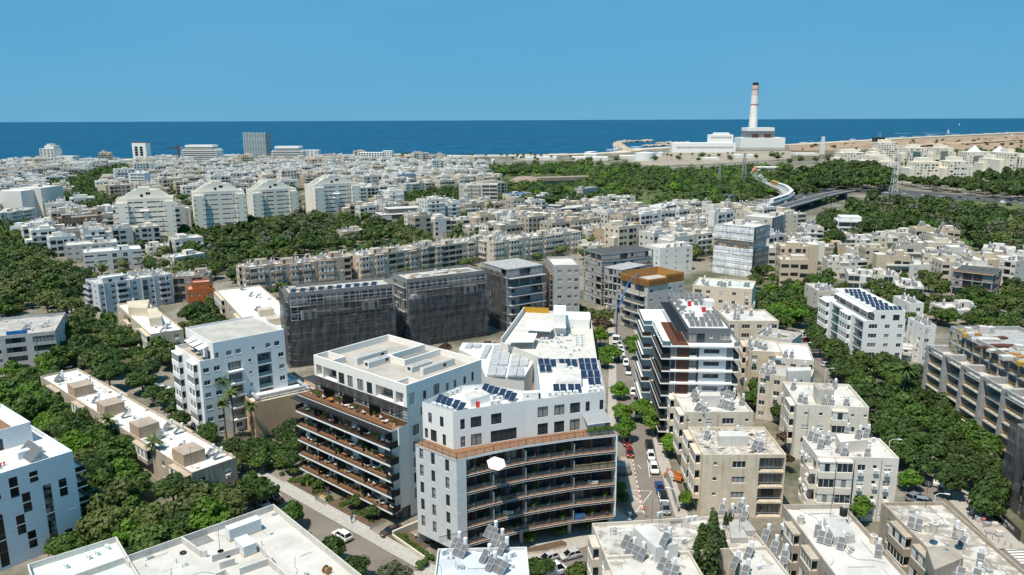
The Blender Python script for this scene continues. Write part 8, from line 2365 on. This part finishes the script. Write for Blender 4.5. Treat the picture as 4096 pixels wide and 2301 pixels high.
grove([(-60,425),(60,430),(330,420),(370,445),(270,470),(260,525),(180,530),(150,500),(60,480)],13,(5,8),['dark','mid','dark'],'',True,m=.8)
grove([(1170,450),(1240,425),(1300,430),(1250,500),(1190,500)],14,(5,8),['dark','mid','dark'],'',True,m=.9)
grove([(1980,410),(2200,385),(2576,380),(2576,440),(2240,440),(2110,405)],26,(6,9),['dark','mid','dark'],'',True,m=1.2)
grove([(2000,378),(2300,372),(2576,372),(2576,345),(2300,355),(2000,368)],60,(3,7),['olive','dark'],'',True,m=1)
grove([(1400,410),(1640,405),(1990,400),(1990,385),(1640,398)],42,(5,8),['dark','mid'],'',True,m=1.2)
grove([(-60,600),(450,530),(1180,470),(1900,560),(1960,650),(1250,700),(700,660),(200,700)],10,(2.6,4.6),['dark','mid','olive'],'',True,m=.7)
grove([(-60,430),(1230,410),(1250,500),(700,480),(100,600),(-60,600)],13,(3.4,6.0),['dark','mid','dark'],'',True,m=.6)
grove([(1900,640),(2060,560),(2576,640),(2576,760),(2300,800),(1900,780)],8,(2.4,4.2),['dark','mid','olive','mid'],'trees between the right hand blocks',n=70,m=.7)
for (c,px_,py_,r,k,pl_) in (('D',2400,1350,3.2,'bright',0),('D',2440,1410,3.3,'bright',0),('D',2420,1440,2.6,'bright',0),('D',2555,1400,3.4,'bright',0),('D',2545,1370,3.2,'bright',0),('D',2690,1770,3.1,'bright',0),('D',2620,1690,3.2,'bright',0),('D',2570,1640,3.2,'bright',0),('D',2500,1720,3.0,'bright',0),('D',2490,1640,3.0,'bright',0),('D',2480,1560,2.6,'bright',0),('D',2400,1260,4.4,'olive',0),
                                 ('D',2410,1300,4.0,'dead',0),('D',2520,1370,2.4,'mid',0),('D',2750,2000,1.9,'bright',0),('D',2940,1320,3.8,'dark',0),('D',3070,1540,4.2,'mid',0),('D',3020,1590,3.6,'mid',0),('D',3120,1650,2.8,'dark',0),('D',3160,1760,3.0,'dead',0),('D',3120,1830,3.2,'dead',0),('D',3440,2040,2.6,'bright',0),('D',3640,1920,2.4,'bright',0),('D',3190,1260,4.8,'bright',0),('D',2300,1250,4.0,'mid',0),('D',2900,1010,4.6,'mid',0),('D',2780,1010,4.2,'mid',0),('D',2830,980,4.8,'mid',0),('D',2990,980,4.4,'olive',0),('D',3260,1130,4.6,'mid',0),('D',3560,1170,5,'mid',0),('D',3640,1200,5,'dark',0),('D',3500,1120,4,'mid',0),
                                 ('D',1170,2060,2.9,'mid',0),('D',1330,2200,3.0,'dark',0),('D',1420,2270,2.8,'dark',0),('D',1580,2290,2.6,'grey',0),('D',1420,2010,1.7,'mid',0),('D',1490,2050,1.8,'dark',0),('D',1275,1940,1.5,'mid',0),('D',1175,1880,1.4,'olive',0),('D',1230,1920,1.5,'mid',0),('D',1085,1790,2.2,'dark',0),('D',1150,1745,2.6,'dark',0),('D',1040,1830,1.6,'bush',0),('D',1110,1850,1.5,'bush',0),('D',1650,1930,2.4,'grey',0),
                                 ('D',260,2180,3.0,'mid',0),('D',340,2150,2.6,'mid',0),('D',420,2170,2.2,'mid',0),('D',560,2230,1.6,'bush',0),('D',190,1440,3.6,'bright',0),('D',2120,2140,1.5,'bright',0),('D',2240,2120,1.3,'bright',0),('D',2360,2090,1.4,'bright',0),('D',2490,1990,1.6,'mid',0),('D',2480,1950,1.6,'bright',0),('D',2320,2290,2.2,'mid',0),('D',1690,2240,1.5,'bush',0),('D',2160,2280,2.4,'dark',0),('D',1950,1400,3.0,'dead',0),('D',1780,1390,2.6,'dead',0),('D',1620,1380,2.4,'dead',0)):
 x,y = Q(c,px_,py_,r);tree(x,y,r,k)
for k in range(9):
 x,y = Q('c2',1260 + 36 * k,1120 + 24 * k);tree(x,y,1.0,'bush',group='hedge bushes by the curved block')
for k in range(12):
 x,y = lineS2(-22 + k * 4.4,-4.3);tree(x,y,RN.uniform(.8,1.2),'bush',group='bushes in the planting beds of the terrace block')
for (px_,py_,pt,r) in ((1240,1300,590,3.0),(1430,1020,585,1.2),(1490,1020,590,1.4),(1090,1340,760,2.6),(1370,1330,850,2.6),(1230,1520,800,3.0),(1010,1420,1000,2.2)):
 x,y = Q('d4',px_,py_,9);hh = zfor(x,y,K('d4',0,pt)[1]);tree(x,y,r,'cypress',hh,group='cypress trees before the big foreground roof')
for (px_,py_,hh) in ((433,655,11),(630,640,15),(2100,655,10),(172,500,12)): x,y = P(px_,py_);tree(x,y,1.6,'cypress',hh)
for (c,px_,py_,h,r) in (('d2',705,980,15,2.3),('d2',920,1030,14,2.2),('d2',1040,1190,12.5,2.2),('d2',940,1330,9.5,2.0),('d2',1290,1360,9.5,2.1)): x,y = Q(c,px_,py_,h);palm(x,y,h,r,True,True,group='tall palms beside the low hall')
for (c,px_,py_,h,r) in (('b4',1230,950,11,3.2),('c1',960,60,9,2.3),('c1',1370,260,8.5,2.2),('a2',960 + 1300,760,12,3),('k1',160,560,9,4),('k1',205,570,9,4)): x,y = Q(c,px_,py_,h);palm(x,y,h,r,c == 'c1',c != 'a2')
for (u0,u1,v) in ((1180,1380,402),(1010,1130,404),(1560,1990,402),(1240,1500,412)):
 for _ in range(11): x,y = P(RN.uniform(u0,u1),v + RN.uniform(-3,4));palm(x,y,RN.uniform(9,14),RN.uniform(3,4.2),True,group='palms along the shore and park edge')
import numpy as np
REQ.sort(key=lambda q: -q[2] / math.hypot(q[0],q[1],70) * (3 if q[6] is None else 1))
for q in REQ[:290]: tree(*q,now=True)
acc = {}
for x,y,r,kind,h,_,_ in REQ[290:]:
 me = RN.choice(LITE[kind]);v = np.empty(len(me.vertices) * 3);me.vertices.foreach_get('co',v);v = v.reshape(-1,3);a = RN.uniform(0,6.28);c,s = math.cos(a),math.sin(a)
 h = r * 1.9;w = np.stack([x + r * (c * v[:,0] - s * v[:,1]),y + r * (s * v[:,0] + c * v[:,1]),h - r * .8 + r * v[:,2]],1)
 A_ = acc.setdefault(kind,[[],[],0]);A_[0].append(w);A_[1] += [tuple(i + A_[2] for i in p.vertices) for p in me.polygons];A_[2] += len(v)
 FART.tube((x,y,0),(x,y,h * .6),.25,5,4)
for kind,(vv,ff,_) in acc.items():
 o_ = len(FART.v);FART.v += [tuple(t) for t in np.concatenate(vv)];FART.f += [tuple(i + o_ for i in f) for f in ff];FART.m += [min(5,{'dark': 0,'mid': 1,'olive': 2,'bright': 3,'grey': 5,'dead': 4}[kind])] * len(ff)
FART.build('distant_woodland',FK + ['bark','leaf_grey'],None,kind='stuff')
# ---------------------------------------------------------------- cars
def pcar(c,px_,py_,hd,t,colr,extra='',**kw): x,y = Q(c,px_,py_,.7);return car(x,y,hd,t,colr,extra,**kw)
h2 = math.atan2(-.664,.747);h2b = h2 + math.pi
pcar('c2',765,1090,h2b,'suv','white','driving up the street before the terrace block');pcar('c2',168,755,h2,'suv','dark red','with white roof',roofcol='white');pcar('c2',58,800,h2,'hatch','white','at the kerb behind the dark red one');pcar('c2',112,432,h2 + 1.6,'hatch','white','by the garden hedge');pcar('c2',1205,1048,-2.5,'sedan','dark brown','leaving the garage ramp')
pcar('c3',320,1290,3.7,'hatch','silver','left of two at the planted island');pcar('c3',520,1262,3.55,'hatch','silver','right of two at the planted island');pcar('c3',370,1410,.5,'van','white','half hidden at the bottom edge');pcar('c3',700,1385,.5,'hatch','white','at the bottom edge by the big foreground roof')
up_,dn = rad(86),rad(-94)
pcar('c3',1048,355,dn,'hatch','dark red','in the open beside the striped kerb');pcar('c3',1020,262,dn,'hatch','dark red','in the tree shade');pcar('c3',945,520,3.1,'van','grey','at the flank of the curved balcony block')
for it in ((1222,300,'suv','black'),(1236,380,'hatch','white'),(1262,495,'suv','white'),(1314,665,'sedan','blue'),(1347,765,'suv','white'),(1366,850,'hatch','grey')): pcar('c3',it[0],it[1],dn,it[2],it[3],'in the kerbside row of the striped kerb street',roofcol='black' if it[1] == 765 else None)
for it in ((1080,1150,'hatch','white'),(1105,1215,'hatch','grey'),(1120,1290,'suv','silver'),(1122,1350,'suv','white'),(1038,970,'suv','white'),(1015,893,'suv','white'),(995,850,'hatch','silver'),(984,800,'hatch','white'),(972,762,'hatch','white'),(958,722,'hatch','silver'),(936,850,'suv','black')): pcar('b3',it[0],it[1],rad(-99),it[2],it[3],'in the upper part of the striped kerb street',roofcol='black' if it[1] == 970 else None)
for it in (('b4',222,238,0,'hatch','white'),('b4',340,248,1.4,'hatch','black'),('b4',100,440,-1.7,'hatch','grey'),('b4',178,538,-1.75,'sedan','bluish grey'),('b4',338,638,.1,'hatch','white'),('b4',338,662,.1,'hatch','white'),('b4',358,690,.1,'hatch','dark red'),('b4',432,772,.1,'hatch','grey'),('b4',532,908,.1,'hatch','white'),('c4',975,30,-.3,'hatch','black'),('c4',1095,155,-.4,'van','white'),('c4',1150,215,-.3,'sedan','black'),('c4',1282,375,-.35,'sedan','silver'),('c4',1590,645,-.45,'van','white'),('c4',1310,750,.5,'suv','grey'),('c4',1405,800,-.4,'suv','bluish grey'),('b4',2258,312,-1.75,'suv','black'),('b4',2268,262,-1.75,'suv','black')): pcar(*it,'on the right hand avenue')
for it in ((1335,1095,.35,'suv','bluish grey'),(1455,1118,.3,'hatch','white'),(72,430,.5,'hatch','grey'),(80,468,.4,'hatch','black'),(650,402,.9,'hatch','white'),(662,432,.9,'hatch','white')): pcar('b1',*it,'under the boulevard trees')
for it in ((265,888,'hatch','white'),(195,908,'hatch','black'),(130,925,'hatch','white')): x,y = Q('a4',it[0],it[1],7);o = car(x,y,1.0,it[2],it[3],'crossing the road bridge',full=False);o.location.z = 6.9
for k in range(26): x,y = Q('k1',440 + k * 40,514 + k * 2.6 + (k % 3) * 14,.7);car(x,y,-.15,RN.choice(('hatch','suv','van')),RN.choice(('white','white','silver','grey','black')),'on the far boulevard',full=False)
for k in range(34): x,y = P(1440 + (k % 12) * 6 + RN.uniform(-2,2),409 + (k // 12) * 3);car(x,y,.4,'hatch',RN.choice(('white','white','silver')),'in the harbour car park',full=False,group='cars in the harbour car park')
# ---------------------------------------------------------------- people
for it in (('c2',46,560,.12,h2b,(.03,.03,.03),(.03,.03,.035),'in black, left of two walking by the hedge'),('c2',70,550,.12,h2b,(.04,.04,.045),(.03,.03,.03),'in black, right of two walking by the hedge'),('c2',460,675,.1,h2,(.6,.42,.05),(.5,.5,.48),'in a yellow shirt by the terrace block'),('c2',622,725,.1,h2,(.03,.03,.03),(.02,.02,.02),'in dark clothes, left of two at the lobby'),('c2',645,725,.1,h2 + 3,(.12,.11,.11),(.03,.03,.03),'in grey, right of two at the lobby'),('c2',824,800,.1,h2,(.3,.03,.04),(.05,.03,.03),'in red at a column of the terrace block'),
           ('c2',852,985,.12,h2b,(.10,.10,.11),(.10,.16,.30),'in blue jeans walking on the pavement'),('c2',880,972,.12,h2b,(.7,.69,.66),(.62,.6,.55),'in white walking on the pavement'),('c2',490,1140,.1,h2,(.55,.42,.05),(.03,.035,.05),'in a yellow vest across the street'),('c2',1420,1135,0,1.0,(.7,.7,.68),(.03,.03,.03),'in a white shirt at the corner of the curved block')):
 x,y = Q(it[0],it[1],it[2],.1);person(x,y,it[3],it[4],it[5],it[6],it[7])
for (lx,ly,c_,d_) in ((5,7,(.1,.5,.1),'left of three'),(9,9,(.6,.6,.6),'middle of three'),(12,10,(.6,.5,.05),'right of three')): x,y = b2w(DD,lx,ly);person(x,y,DD.z + .055,lx,c_,(.05,.06,.1),f'in a bright work shirt on the dark deck site, {d_}')
# ---------------------------------------------------------------- balcony and street furniture
FM = {}
def furn(kind):
 if kind in FM: return FM[kind]
 a,b = MB(),MB()
 if kind == 'lounger': a.hexa([(-.95,-.33,.25),(.35,-.33,.25),(.35,.33,.25),(-.95,.33,.25),(-.95,-.33,.36),(.35,-.33,.36),(.35,.33,.36),(-.95,.33,.36)]);a.hexa([(.36,-.33,.25),(.95,-.33,.75),(.95,.33,.75),(.36,.33,.25),(.30,-.33,.36),(.88,-.33,.86),(.88,.33,.86),(.30,.33,.36)]);b.box(-.9,-.3,0,-.84,.3,.249);b.box(.3,-.3,0,.36,.3,.249);r = (('cushion',a.mesh('cushion','white_cloth')),('frame',b.mesh('frame','timber')))
 elif kind == 'table':
  a.box(-.7,-.42,.70,.7,.42,.76)
  for sx in (-.6,.6):
   for sy in (-.34,.34): b.box(sx - .04,sy - .04,0,sx + .04,sy + .04,.699)
  r = (('table_top',a.mesh('table_top','timber_orange')),('leg',b.mesh('leg','frame_dark')))
 elif kind == 'chair': a.box(-.25,-.25,.40,.25,.25,.48);a.box(.20,-.25,.49,.27,.25,.95);b.box(-.24,-.24,0,-.19,.24,.399);b.box(.19,-.24,0,.24,.24,.399);r = (('seat',a.mesh('seat','white_cloth')),('frame',b.mesh('frame','frame_dark')))
 elif kind == 'sofa': a.box(-.9,-.4,.2,.9,.4,.45);a.box(-.9,.3,.46,.9,.45,.85);b.box(-1,-.42,0,1,.46,.199);b.box(-1.02,-.4,.2,-.91,.45,.6);b.box(.91,-.4,.2,1.02,.45,.6);r = (('cushion',a.mesh('cushion','white_cloth')),('frame',b.mesh('frame','timber')))
 else: b.tube((0,0,0),(0,0,.5),.22,10,0,.28);r = (('pot',b.mesh('pot','planter')),('foliage',RN.choice(TREES['bush'])))
 FM[kind] = r
 return r
def place(kind,x,y,z,rz,lab,bs,col=None):
 nm = {'lounger': 'sun_lounger','plant': 'potted_plant','table': 'table','chair': 'chair','sofa': 'sofa'}[kind]
 r = put(nm,None,None,(x,y,z),rz)
 for n_,me in furn(kind):
  if n_ == 'foliage': s = RN.uniform(.38,.75);put(n_,RN.choice(TREES['bush'][:2] + TREES['bright'][:1]),r,(0,0,.55 + s * .7),scale=(s,s,s * 1.2))
  else: put(n_,me,r)
 later(r,lab,nm.replace('_',' ') + 's on the balconies',nm.replace('_',' '),(x,y,z),bs)
for f in range(1,7):
 z = (FL[f] if f < 6 else 19.5) + .04;xb = -3.6 if f < 6 else -2.2
 for k in range(13):
  ly = 1.0 + k * 2.25 + RN.uniform(-.5,.5);x,y = b2w(T,xb + RN.uniform(-.5,.4),ly);q = RN.random();a_ = ta + RN.uniform(-.4,.4) + 3.14
  if q < .40: place('plant',x,y,z,a_,'leafy potted plant',T.short)
  elif q < .66: place('lounger',x,y,z,a_,'white cushioned sun lounger',T.short)
  elif q < .78: place('table',x,y,z,a_ + 1.57,'wooden table',T.short)
  else: place('chair',x,y,z,a_,'pale cushioned chair',T.short)
for f in range(5):
 ln = offset(front,1.0)
 for i in range(len(ln) - 1):
  for t in (.2,.5,.8):
   if RN.random() < .3: continue
   x,y = ln[i][0] + (ln[i + 1][0] - ln[i][0]) * t + Bc.x,ln[i][1] + (ln[i + 1][1] - ln[i][1]) * t + Bc.y
   k = RN.choice(('plant','chair','chair','table','sofa','plant'));place(k,x,y,SF[f] + .01,RN.uniform(-.3,.4) + (3.3 if k == 'sofa' else 0),{'plant': 'leafy potted plant','chair': 'pale cushioned chair','table': 'wooden table','sofa': 'low cushioned sofa'}[k],Bc.short)
for k in range(9): S = edge_side(front[-2],front[-1]);x,y,_ = S.p(S.W - 4.8 + k * .5,.9,0) if False else edge_side(ed[-2],ed[-1]).p(max(.5,edge_side(ed[-2],ed[-1]).W - 5 + k * .55),.8,0);place('plant',x + Bc.x,y + Bc.y,BT + .01,0,'yellow and green terrace plant',Bc.short)
x,y = Q('f2',995,140,SF[4] + 2.3);um = thing('parasol','large white six sided parasol on the upper curved balcony','parasol',(x,y + .4,SF[4] + .01));m = MB();m.tube((0,0,2.15),(0,0,2.95),1.75,6,0,.03);m.build('canopy','white_cloth',um).rotation_euler = (.3,.12,0);m = MB();m.tube((0,0,0),(0,0,2.8),.03,6);m.build('pole','metal_grey',um);m = MB();m.tube((0,0,0),(0,0,.1),.3,12);m.build('base','concrete',um)
S = edge_side((front[-2][0] + Bc.x,front[-2][1] + Bc.y),(front[-1][0] + Bc.x,front[-1][1] + Bc.y));bsn = thing('bamboo_screen','bamboo reed screen along the railing of a curved balcony','screen',S.p(0,.12,SF[3]),S.a)
for k in range(int(S.W / .14)): m = MB() if k == 0 else m;m.box(k * .14,0,.05,k * .14 + .12,.04,1.25 + RN.uniform(-.1,.08))
m.build('reed','bamboo',bsn,kind='stuff')
x,y,z = S.p(1.2,.7,SF[0] + .01);cv = thing('covered_furniture','furniture under a bright blue cover on the lowest curved balcony','cover',(x,y,z),S.a);m = MB();m.hexa([(-1,-.5,0),(1,-.5,0),(1,.5,0),(-1,.5,0),(-.9,-.4,1.1),(.9,-.4,1.1),(.85,.4,.95),(-.9,.4,1.0)]);m.build('cover_sheet','blue_paint',cv)
# planters, walls, lamps, signs, hoarding, fence, digger, pallets
pb = [Q('c3',*p,.6) for p in ((105,1215),(115,1245),(300,1225),(470,1180),(485,1155),(440,1135),(200,1190))];pt = thing('planter_bed','long rounded stone planter with shrubs before the curved balcony block','planter',(*pb[0],0));m = MB();m.prism([(x - pb[0][0],y - pb[0][1]) for x,y in pb],0,.6,0,1);m.build('stone_edge',['planter','soil'],pt)
for k,(a_,b_) in enumerate(((4,15),(19,33),(36,46))):
 p = [lineS2(a_,-2.7),lineS2(b_,-2.7),lineS2(b_,-6.5),lineS2(a_,-6.5)];o = thing('planter_bed',('first','second','third')[k] + ' low walled planting bed from the left before the terrace block','planter',(*p[0],0));m = MB();m.prism([(x - p[0][0],y - p[0][1]) for x,y in p],0,.55,0,1);m.build('wall',['pale_plaster','soil'],o)
 for q in range(7): x,y = lineS2(RN.uniform(a_ + .5,b_ - .5),RN.uniform(-6,-3.3));t_ = tree(x,y,RN.uniform(.5,.8),'bush',group='bushes in the planting beds of the terrace block');t_.location.z = .4
g0,g1 = Q('c2',1215,1090,.8),Q('c2',1500,1290,.8);o = thing('garden_wall','pale low wall and ramp side beside the hedge of the curved block','wall',(*g0,0));m = MB();m.bar((0,0,.5),(g1[0] - g0[0],g1[1] - g0[1],.5),.3,1.0);m.bar((0,0,.8),(8,7,.8),.4,1.6);m.build('coping','planter',o)
def lamp(c,px_,py_,rz,lab): x,y = Q(c,px_,py_,8);o = thing('street_lamp',lab,'street lamp',(x,y,0),rz);m = MB();m.tube((0,0,0),(0,0,7.6),.08,8);m.tube((0,0,7.6),(.6,0,8.1),.06,6);m.tube((.6,0,8.1),(2.0,0,8.2),.05,6);m.build('post','metal_white',o);m = MB();m.box(1.5,-.14,8.1,2.4,.14,8.22);m.build('lamp_head','metal_white',o)
lamp('c4',1085,240,-.2,'street lamp arching over the avenue beside the pale pink cream block');lamp('c4',1490,720,-.3,'street lamp with a camera box near the crossing');lamp('b4',515,950,.1,'street lamp beside the avenue near the dusty block');lamp('b4',320,720,.1,'street lamp beside the white parked cars');lamp('c3',1475,690,2.8,'slim street lamp by the corrugated fence')
def noentry(c,px_,py_,lab): x,y = Q(c,px_,py_,2.2);o = thing('no_entry_sign',lab,'road sign',(x,y,0),-.1);m = MB();m.tube((0,.02,0),(0,.02,2.5),.04,6);m.build('post','metal_grey',o);m = MB();m.tube((0,-.02,2.2),(0,.0,2.2),.38,18);m.build('disc','red_paint',o);m = MB();m.box(-.27,-.03,2.13,.27,-.021,2.27);m.build('bar','white_paint',o)
noentry('c3',1182,850,'round red no entry sign at the end of the striped kerb');noentry('c4',1920,945,'round red no entry sign among the pallets by the hoarding')
fp = [Q('c3',*p,1.2) for p in ((1385,510),(1370,550),(1410,620),(1440,740),(1480,845))];fc_ = thing('corrugated_fence','grey corrugated hoarding beside the flaking beige block','fence',(*fp[0],0))
for p,q in zip(fp,fp[1:]):
 n = max(1,int(math.hypot(q[0] - p[0],q[1] - p[1]) / .9))
 for k in range(n): m = MB();a_ = [p[i] + (q[i] - p[i]) * k / n - fp[0][i] for i in (0,1)];b_ = [p[i] + (q[i] - p[i]) * (k + .96) / n - fp[0][i] for i in (0,1)];m.bar((*a_,1.1 + .04 * (k % 2)),(*b_,1.1 + .04 * (k % 2)),.06 + .03 * (k % 2),2.1);m.build('panel','metal_grey',fc_)
x,y = Q('c3',1480,575,1);dg = thing('mini_excavator','small orange excavator on the rubble lot beside the flaking beige block','excavator',(x,y,0),2.6);add(dg,'track','black_rubber',(-1,-.8,0,1,-.45,.45),(-1,.45,0,1,.8,.45));add(dg,'cab','orange_paint',(-.8,-.6,.46,.6,.6,1.2),(-.6,-.55,1.2,.4,.3,2.2));m = MB();m.bar((.5,0,1),(1.8,0,2.6),.2,.25);m.bar((1.8,0,2.6),(3.0,0,1.2),.16,.2);m.box(2.8,-.3,.5,3.3,.3,1.2);m.build('boom','orange_paint',dg)
h0,h1 = Q('c4',1990,860,1.2),Q('c4',2240,1100,1.2);ho = thing('hoarding','black site hoarding with large white hebrew lettering at the crossing','hoarding',(*h0,0),math.atan2(h1[1] - h0[1],h1[0] - h0[0]));Lh = math.hypot(h1[0] - h0[0],h1[1] - h0[1]);add(ho,'board','frame_dark',(0,0,0,Lh,.12,2.3))
try:
 for (txt,sz,zz) in (('\u05d4\u05db\u05e9\u05e8\u05ea \u05d4\u05d9\u05e9\u05d5\u05d1'[::-1],1.05,1.05),('\u05e0\u05d3\u05dc\u05f4\u05df'[::-1],.5,.35)):
  cu = bpy.data.curves.new('lettering','FONT');cu.body = txt;cu.size = sz;cu.extrude = .01;cu.align_x = 'CENTER';cu.materials.append(MATS['white_paint']);t_ = bpy.data.objects.new('lettering',cu);C.objects.link(t_);bpy.context.view_layer.update();me = bpy.data.meshes.new_from_object(t_.evaluated_get(bpy.context.evaluated_depsgraph_get()));bpy.data.objects.remove(t_);o = put('lettering',me,ho,(Lh / 2,-.02,zz));o.rotation_euler = (rad(90),0,0)
except Exception: pass
for k,(px_,py_) in enumerate(((1835,890),(1895,890),(1960,910),(1880,950),(1950,990),(2015,990),(1965,1055),(2060,1055),(2050,1080))):
 x,y = Q('c4',px_,py_,.5);r = thing('bag_pallet','','pallet',(x,y,.13),RN.uniform(-.3,.3));n = (5,4,3,3,2,2,1,1,1)[k]
 for j in range(n): add(r,'bag_layer','sandbag' if k % 2 else 'galvanised',(-.6,-.5,.12 + j * .3,.6,.5,.39 + j * .3))
 add(r,'pallet','timber',(-.6,-.5,0,.6,.5,.11));later(r,('tall','tall','middling','middling','low','low','flat','flat','flat')[k] + ' pallet of wrapped building bags on the corner pavement','pallets on the corner pavement','pallet',(x,y,1))
for k in range(5): x,y = Q('c4',1940 + 55 * k,1095 + 24 * k,.4);o = thing('bollard','','bollard',(x,y,.13));m = MB();m.tube((0,0,0),(0,0,.8),.09,8);m.build('post','metal_grey',o);m = MB();m.tube((0,0,.8),(0,0,.88),.11,8);m.build('cap','metal_grey',o);later(o,'short grey bollard at the corner crossing','bollards at the corner crossing','bollard',(x,y,.5))
x,y = Q('c4',1262,315,1);sk_ = thing('skip','orange rubbish skip full of white debris beside the avenue','skip',(x,y,.03),-.35);m = MB();m.hexa([(-1.4,-.8,0),(1.4,-.8,0),(1.4,.8,0),(-1.4,.8,0),(-1.9,-1,1.3),(1.9,-1,1.3),(1.9,1,1.3),(-1.9,1,1.3)],0,skip='t');m.build('body','orange_paint',sk_);m = MB();[m.ball((RN.uniform(-1.4,1.4),RN.uniform(-.7,.7),1.15),.35,6,4) for _ in range(14)];m.build('debris','sandbag',sk_,kind='stuff')
for k,(px_,py_) in enumerate(((590,745),(775,840))): x,y = Q('c2',px_,py_,.4);o = thing('bench',('left','right')[k] + ' wooden topped stone bench before the terrace block lobby','bench',(x,y,.02),h2);add(o,'seat','timber_orange',(-1.6,-.3,.42,1.6,.3,.5));add(o,'base','pale_plaster',(-1.6,-.3,0,1.6,.3,.419))
# ---------------------------------------------------------------- labels that name the neighbours
def nearest(x,y):
 best = None
 for (ax,ay,r,s) in ANCH:
  if len(s.split()) > 7: continue
  d = math.hypot(ax - x,ay - y) - r
  if best is None or d < best[0]: best = (d,ax,ay,s)
 return best
ORD = ['first','second','third','fourth','fifth','sixth','seventh','eighth','ninth','tenth','eleventh','twelfth','thirteenth','fourteenth','fifteenth','sixteenth','seventeenth','eighteenth','nineteenth','twentieth'] + ['twenty ' + q for q in ('first','second','third','fourth','fifth','sixth','seventh','eighth','ninth')] + ['thirtieth'] + ['thirty ' + q for q in ('first','second','third','fourth','fifth','sixth','seventh','eighth','ninth')]
BIN = {}
for (o,phrase,group,(x,y,z),base) in PEND:
 own = ' on ' in phrase or ' at ' in phrase or ' in the ' in phrase or ' before ' in phrase or ' under ' in phrase or ' crossing ' in phrase or ' across ' in phrase or ' by ' in phrase or ' behind ' in phrase
 if base: pl_ = 'on ' + base
 elif own: pl_ = ''
 else:
  d,ax,ay,s = nearest(x,y);ua,ub = proj(ax,ay)[0],proj(x,y)[0];s_px = 1920 / max(60,y)
  pl_ = ('left of ' if ub < ua - 7 * s_px else 'right of ' if ub > ua + 7 * s_px else 'in front of ' if y < ay else 'behind ') + s
 BIN.setdefault((phrase,pl_),[]).append((proj(x,y,z)[0],o,group))
for (phrase,pl_),lst in BIN.items():
 lst.sort(key=lambda t: t[0]);base = (phrase + ' ' + pl_).strip();nw = len(base.split())
 for k,(_,o,group) in enumerate(lst):
  if len(lst) > 1 and len(lst) <= 39 and nw <= 12: o['label'] = f'{ORD[k]} {base}, from left'
  else: o['label'] = ' '.join(base.split()[:16])
  o['group'] = group + (f', {pl_}' if len(lst) > 39 or nw > 12 else '')
